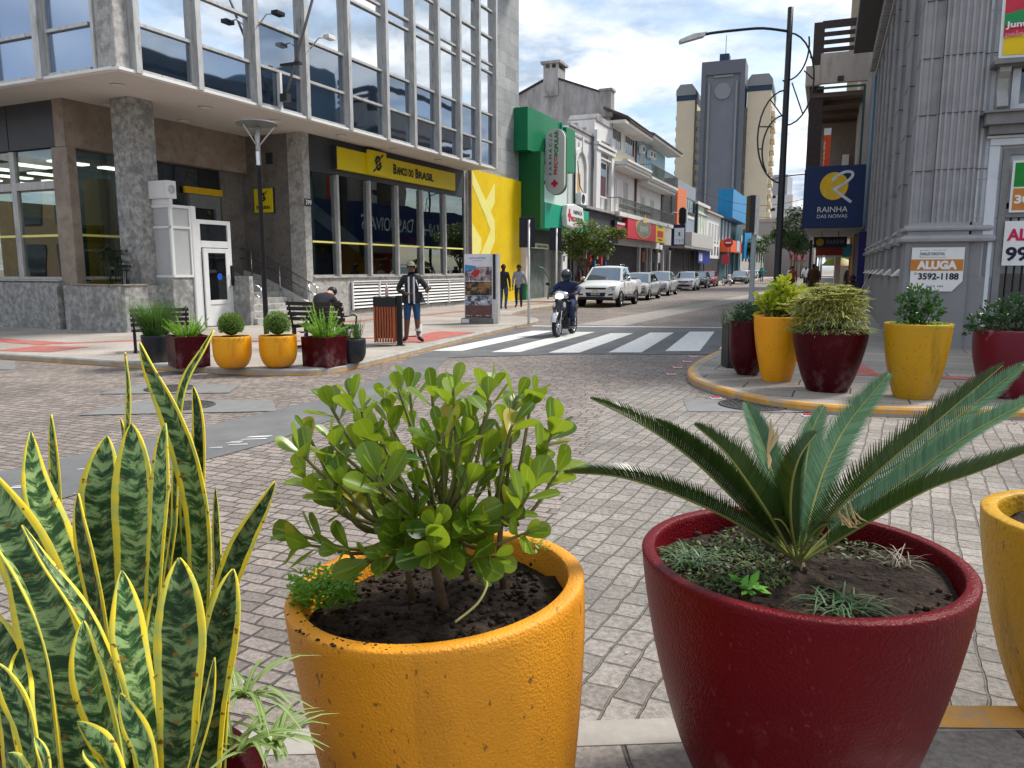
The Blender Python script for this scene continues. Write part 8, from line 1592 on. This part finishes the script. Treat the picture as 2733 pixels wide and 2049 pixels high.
def bushy(name, label, loc, spots, s, mat, cat='shrub', leaf=(.03, .5), stems=True):
    """spots: (x,y,z,r,n) leaf clumps"""
    t = thing(name, label, cat, loc)
    tw = MB()
    for (x, y, z, r, n) in spots:
        mb = MB()
        for k in range(n):
            d = V((U(-1, 1), U(-1, 1), U(-1, 1))); d = d.normalized() * (U(.2, 1) ** .6); p = V((x, y, z)) + V((d.x, d.y, d.z * .8)) * r
            ax = (d * .8 + V((U(-.5, .5), U(-.5, .5), U(.1, .8)))).normalized(); sd_ = ax.cross(V((U(-1, 1), U(-1, 1), .4))).normalized(); ln = s * U(.7, 1.2); w_ = ln * leaf[1]
            blade(mb, [p, p + ax * ln * .4, p + ax * ln * .75 - V((0, 0, ln * .06)), p + ax * ln - V((0, 0, ln * .2))], [w_ * .12, w_ * .5, w_ * .42, w_ * .05], sd_, .25, 2)
        mb.build('foliage', mat, t)
        if stems: tw.tube([(x * .2, y * .2, 0), (x * .7, y * .7, z * .6), (x, y, z)], [.012, .008, .004], 5)
    if stems: tw.build('stems', m_bark, t)
    return t
m_sch = leafmat('dark_shrub_leaf', (.010, .040, .012), (.035, .10, .028), (.05, .14, .03), .35, None, .15, spec=.5); m_crot = leafmat('croton_leaf', (.20, .34, .02), (.62, .62, .05), (.5, .55, .05), .4, None, .35); m_crd = leafmat('croton_leaf_low', (.03, .07, .015), (.22, .20, .03), (.2, .25, .04), .4, None, .25)
m_ind = leafmat('cream_striped_leaf', (.30, .34, .08), (.66, .62, .22), (.5, .5, .15), .42, (.16, .26, .04), .3); m_spg = leafmat('striped_grass', (.14, .28, .04), (.40, .50, .18), (.35, .5, .15), .42, (.5, .58, .28), .3)
bushy('evergreen_shrub', 'dark green leafy shrub in the leftmost maroon pot', (3.50, 11.35, .85), [(-.08, 0, .17, .17, 260), (.12, .05, .20, .16, 240), (-.14, -.1, .08, .14, 200), (.2, -.06, .08, .14, 200), (.02, -.12, .14, .15, 220), (.25, .0, .24, .09, 90)], .045, m_sch)
cg = thing('ornamental_grass', 'wispy thin grass around the dark shrub in the leftmost maroon pot', 'grass', (3.50, 11.4, .88)); tuft('x', '', (-.2, 0, 0), 60, .42, .7, m_straw, .0016, par=cg, up=.9, droop=.3, r=.08)
cro = bushy('croton', 'yellow and green croton in the orange yellow pot', (3.72, 10.72, .95), [(-.12, 0, .28, .10, 50), (.0, 0, .42, .09, 46), (.05, .02, .52, .06, 26), (.12, 0, .35, .11, 56), (-.18, -.05, .18, .12, 60), (.22, .03, .24, .12, 60), (.02, -.08, .22, .13, 70), (-.25, 0, .26, .06, 24), (.26, .05, .38, .07, 26)], .13, m_crot, leaf=(.03, .40))
for (x, y, z, r, n) in [(-.1, -.06, .08, .14, 90), (.14, -.04, .07, .14, 90), (0, .08, .12, .16, 80)]:
    mb = MB()
    for k in range(n):
        p = V((x + U(-r, r), y + U(-r, r), z + U(-.07, .1))); ax = V((U(-1, 1), U(-1, 1), U(.1, 1))).normalized(); blade(mb, [p, p + ax * .04, p + ax * .09], [.004, .014, .002], ax.cross(V((U(-1, 1), U(-1, 1), .3))).normalized(), .2, 2)
    mb.build('lower_foliage', m_crd, cro)
ind = thing('dracaena', 'cream and yellow striped narrow-leaved shrub in the widest maroon pot', 'shrub', (4.08, 9.85, .85))
for k in range(120):
    a = U(0, 6.28); q = math.sqrt(U(0, 1)) * .40; x, y = q * math.cos(a) - .02, q * math.sin(a); z = U(.10, .60 - q * .3) if k % 2 else .60 - q * .45 + U(-.06, .05)
    tuft('x', '', (x, y, z), 26, .145, .9, m_ind, .0075, par=ind, up=.75, droop=.45, r=.008)
for (x, y, z) in ((-.42, .0, .30), (-.5, .05, .28), (-.36, -.05, .22), (-.46, -.02, .20), (-.55, .05, .33), (-.38, .06, .36), (.3, .02, .44), (.34, 0, .36)): tuft('x', '', (x, y, z), 26, .145, .9, m_ind, .0075, par=ind, up=.75, droop=.45, r=.02)
for k in range(3):
    mb = MB()
    for j in range(900):
        d = V((U(-1, 1), U(-1, 1), U(-.25, 1))).normalized() * (U(.15, 1) ** .5); p = V((d.x * .44 - .03, d.y * .40, .20 + d.z * .36)); ax = (d * .6 + V((U(-.7, .7), U(-.7, .7), U(-.3, .7)))).normalized(); ln = U(.09, .15); sd_ = ax.cross(V((U(-.5, .5), U(-.5, .5), 1))).normalized()
        blade(mb, [p, p + ax * ln * .5, p + ax * ln - V((0, 0, ln * .35))], [.003, .0075, .001], sd_, .25, 2)
    mb.build('foliage', m_ind, ind)
st2 = MB()
for k in range(14): a = U(0, 6.28); st2.tube([(.05 * math.cos(a), .05 * math.sin(a), -.05), (.26 * math.cos(a), .2 * math.sin(a), .30)], .007, 5)
st2.build('stems', m_bark, ind)
gsp = thing('spider_grass', 'striped grassy spider plants spilling round the rim of the widest maroon pot', 'spider plants', (4.08, 9.85, .86))
for k in range(34):
    a = 2 * math.pi * k / 34; q = U(.28, .41); tuft('x', '', (q * math.cos(a), q * math.sin(a), -.03), 44, .27, .8, m_spg, .0060, par=gsp, up=1.1, droop=.62, r=.05)
bushy('evergreen_shrub', 'glossy green upright shrub in the mustard yellow pot', (4.90, 9.28, .96), [(-.05, 0, .42, .10, 62), (.1, 0, .38, .09, 56), (-.16, 0, .32, .09, 56), (.0, -.05, .25, .14, 100), (.16, 0, .22, .12, 80), (-.14, -.03, .15, .13, 90), (.06, -.05, .10, .13, 90), (-.24, .02, .30, .06, 24), (-.12, 0, .06, .1, 60)], .062, leafmat('shrub_leaf_mid', (.015, .06, .014), (.06, .16, .035), (.08, .2, .03), .32, None, .2), leaf=(.03, .5))
weeds('bright lime ground cover round the shrub in the mustard yellow pot', 4.92, 9.26, .955, .36, 700, .022, name='ground_cover', hmax=.05)
bushy('evergreen_shrub', 'wide dark green bushy shrub in the worn maroon pot at the right edge', (6.12, 9.35, .92), [(-.25, 0, .22, .18, 190), (0, 0, .30, .2, 220), (.25, 0, .25, .2, 220), (-.45, -.03, .10, .14, 120), (-.30, -.1, .05, .15, 130), (.05, -.12, .12, .18, 170), (.3, -.1, .1, .16, 140), (-.55, 0, .0, .08, 40), (.5, 0, .15, .15, 100)], .055, m_sch)
# ---------------------------------------------------------------- street trees
m_tr1 = leafmat('tree_leaf_olive', (.05, .085, .012), (.12, .17, .025), (.2, .3, .03), .5, None, .3); m_tr2 = leafmat('tree_leaf_dark', (.02, .05, .014), (.06, .11, .03), (.1, .18, .03), .5, None, .25)
def tree(label, loc, h, spots, mat, s, n, lean=0.):
    t = thing('street_tree', label, 'tree', loc); tr = MB(); tr.tube([(0, 0, 0), (lean * .5, 0, h * .3), (lean, 0, h * .55)], [.10, .08, .06], 8)
    for (x, y, z, r) in spots: tr.tube([(lean * .8, 0, h * .42), (x * .6, y * .6, z * .85), (x, y, z)], [.04, .025, .01], 5)
    tr.build('trunk', m_bark, t); mb = MB()
    for (x, y, z, r) in spots:
        for k in range(n):
            d = V((U(-1, 1), U(-1, 1), U(-1, 1))).normalized() * (U(0, 1) ** .5); p = V((x, y, z)) + V((d.x, d.y, d.z * .62)) * r
            ax = V((U(-1, 1), U(-1, 1), U(-.5, .6))).normalized(); blade(mb, [p, p + ax * s * .5, p + ax * s], [s * .1, s * .28, s * .03], ax.cross(V((U(-1, 1), U(-1, 1), 1))).normalized(), .2, 1)
    mb.build('crown', mat, t); return t
tree('young street tree with layered olive green crown beside the white pickup', (3.6, 38.3, .1), 3.6, [(0, 0, 3.55, .75), (-.9, 0, 3.1, .7), (.9, 0, 3.2, .75), (-1.2, .3, 2.6, .55), (.3, -.2, 2.75, .8), (1.6, 0, 3.3, .5), (-.3, 0, 3.0, .7), (.9, .3, 2.5, .6), (-.5, 0, 2.3, .5)], m_tr1, .13, 520)
tree('dark green street tree just right of the tall lamp post', (26.3, 72.5, .1), 7, [(0, 0, 6.6, 1.2), (-1.0, 0, 5.6, 1.3), (1.0, 0, 5.6, 1.2), (-.6, 0, 4.6, 1.2), (.9, 0, 4.3, 1.1), (-1.6, 0, 4.8, .8), (0, 0, 3.6, .9), (1.7, 0, 4.9, .7)], m_tr2, .2, 620)
for i, (x, y, h) in enumerate([(33, 92, 6), (41, 112, 6), (49, 132, 7), (44.5, 139, 7), (56, 150, 8), (36, 118, 6)]):
    tree(['first', 'second', 'third', 'fourth', 'fifth', 'sixth'][i] + ' of the small trees in the far end of the street', (x, y, .1), h, [(U(-1, 1), U(-.5, .5), h * U(.6, 1), 1.2) for k in range(5)], m_tr2, .35, 220)
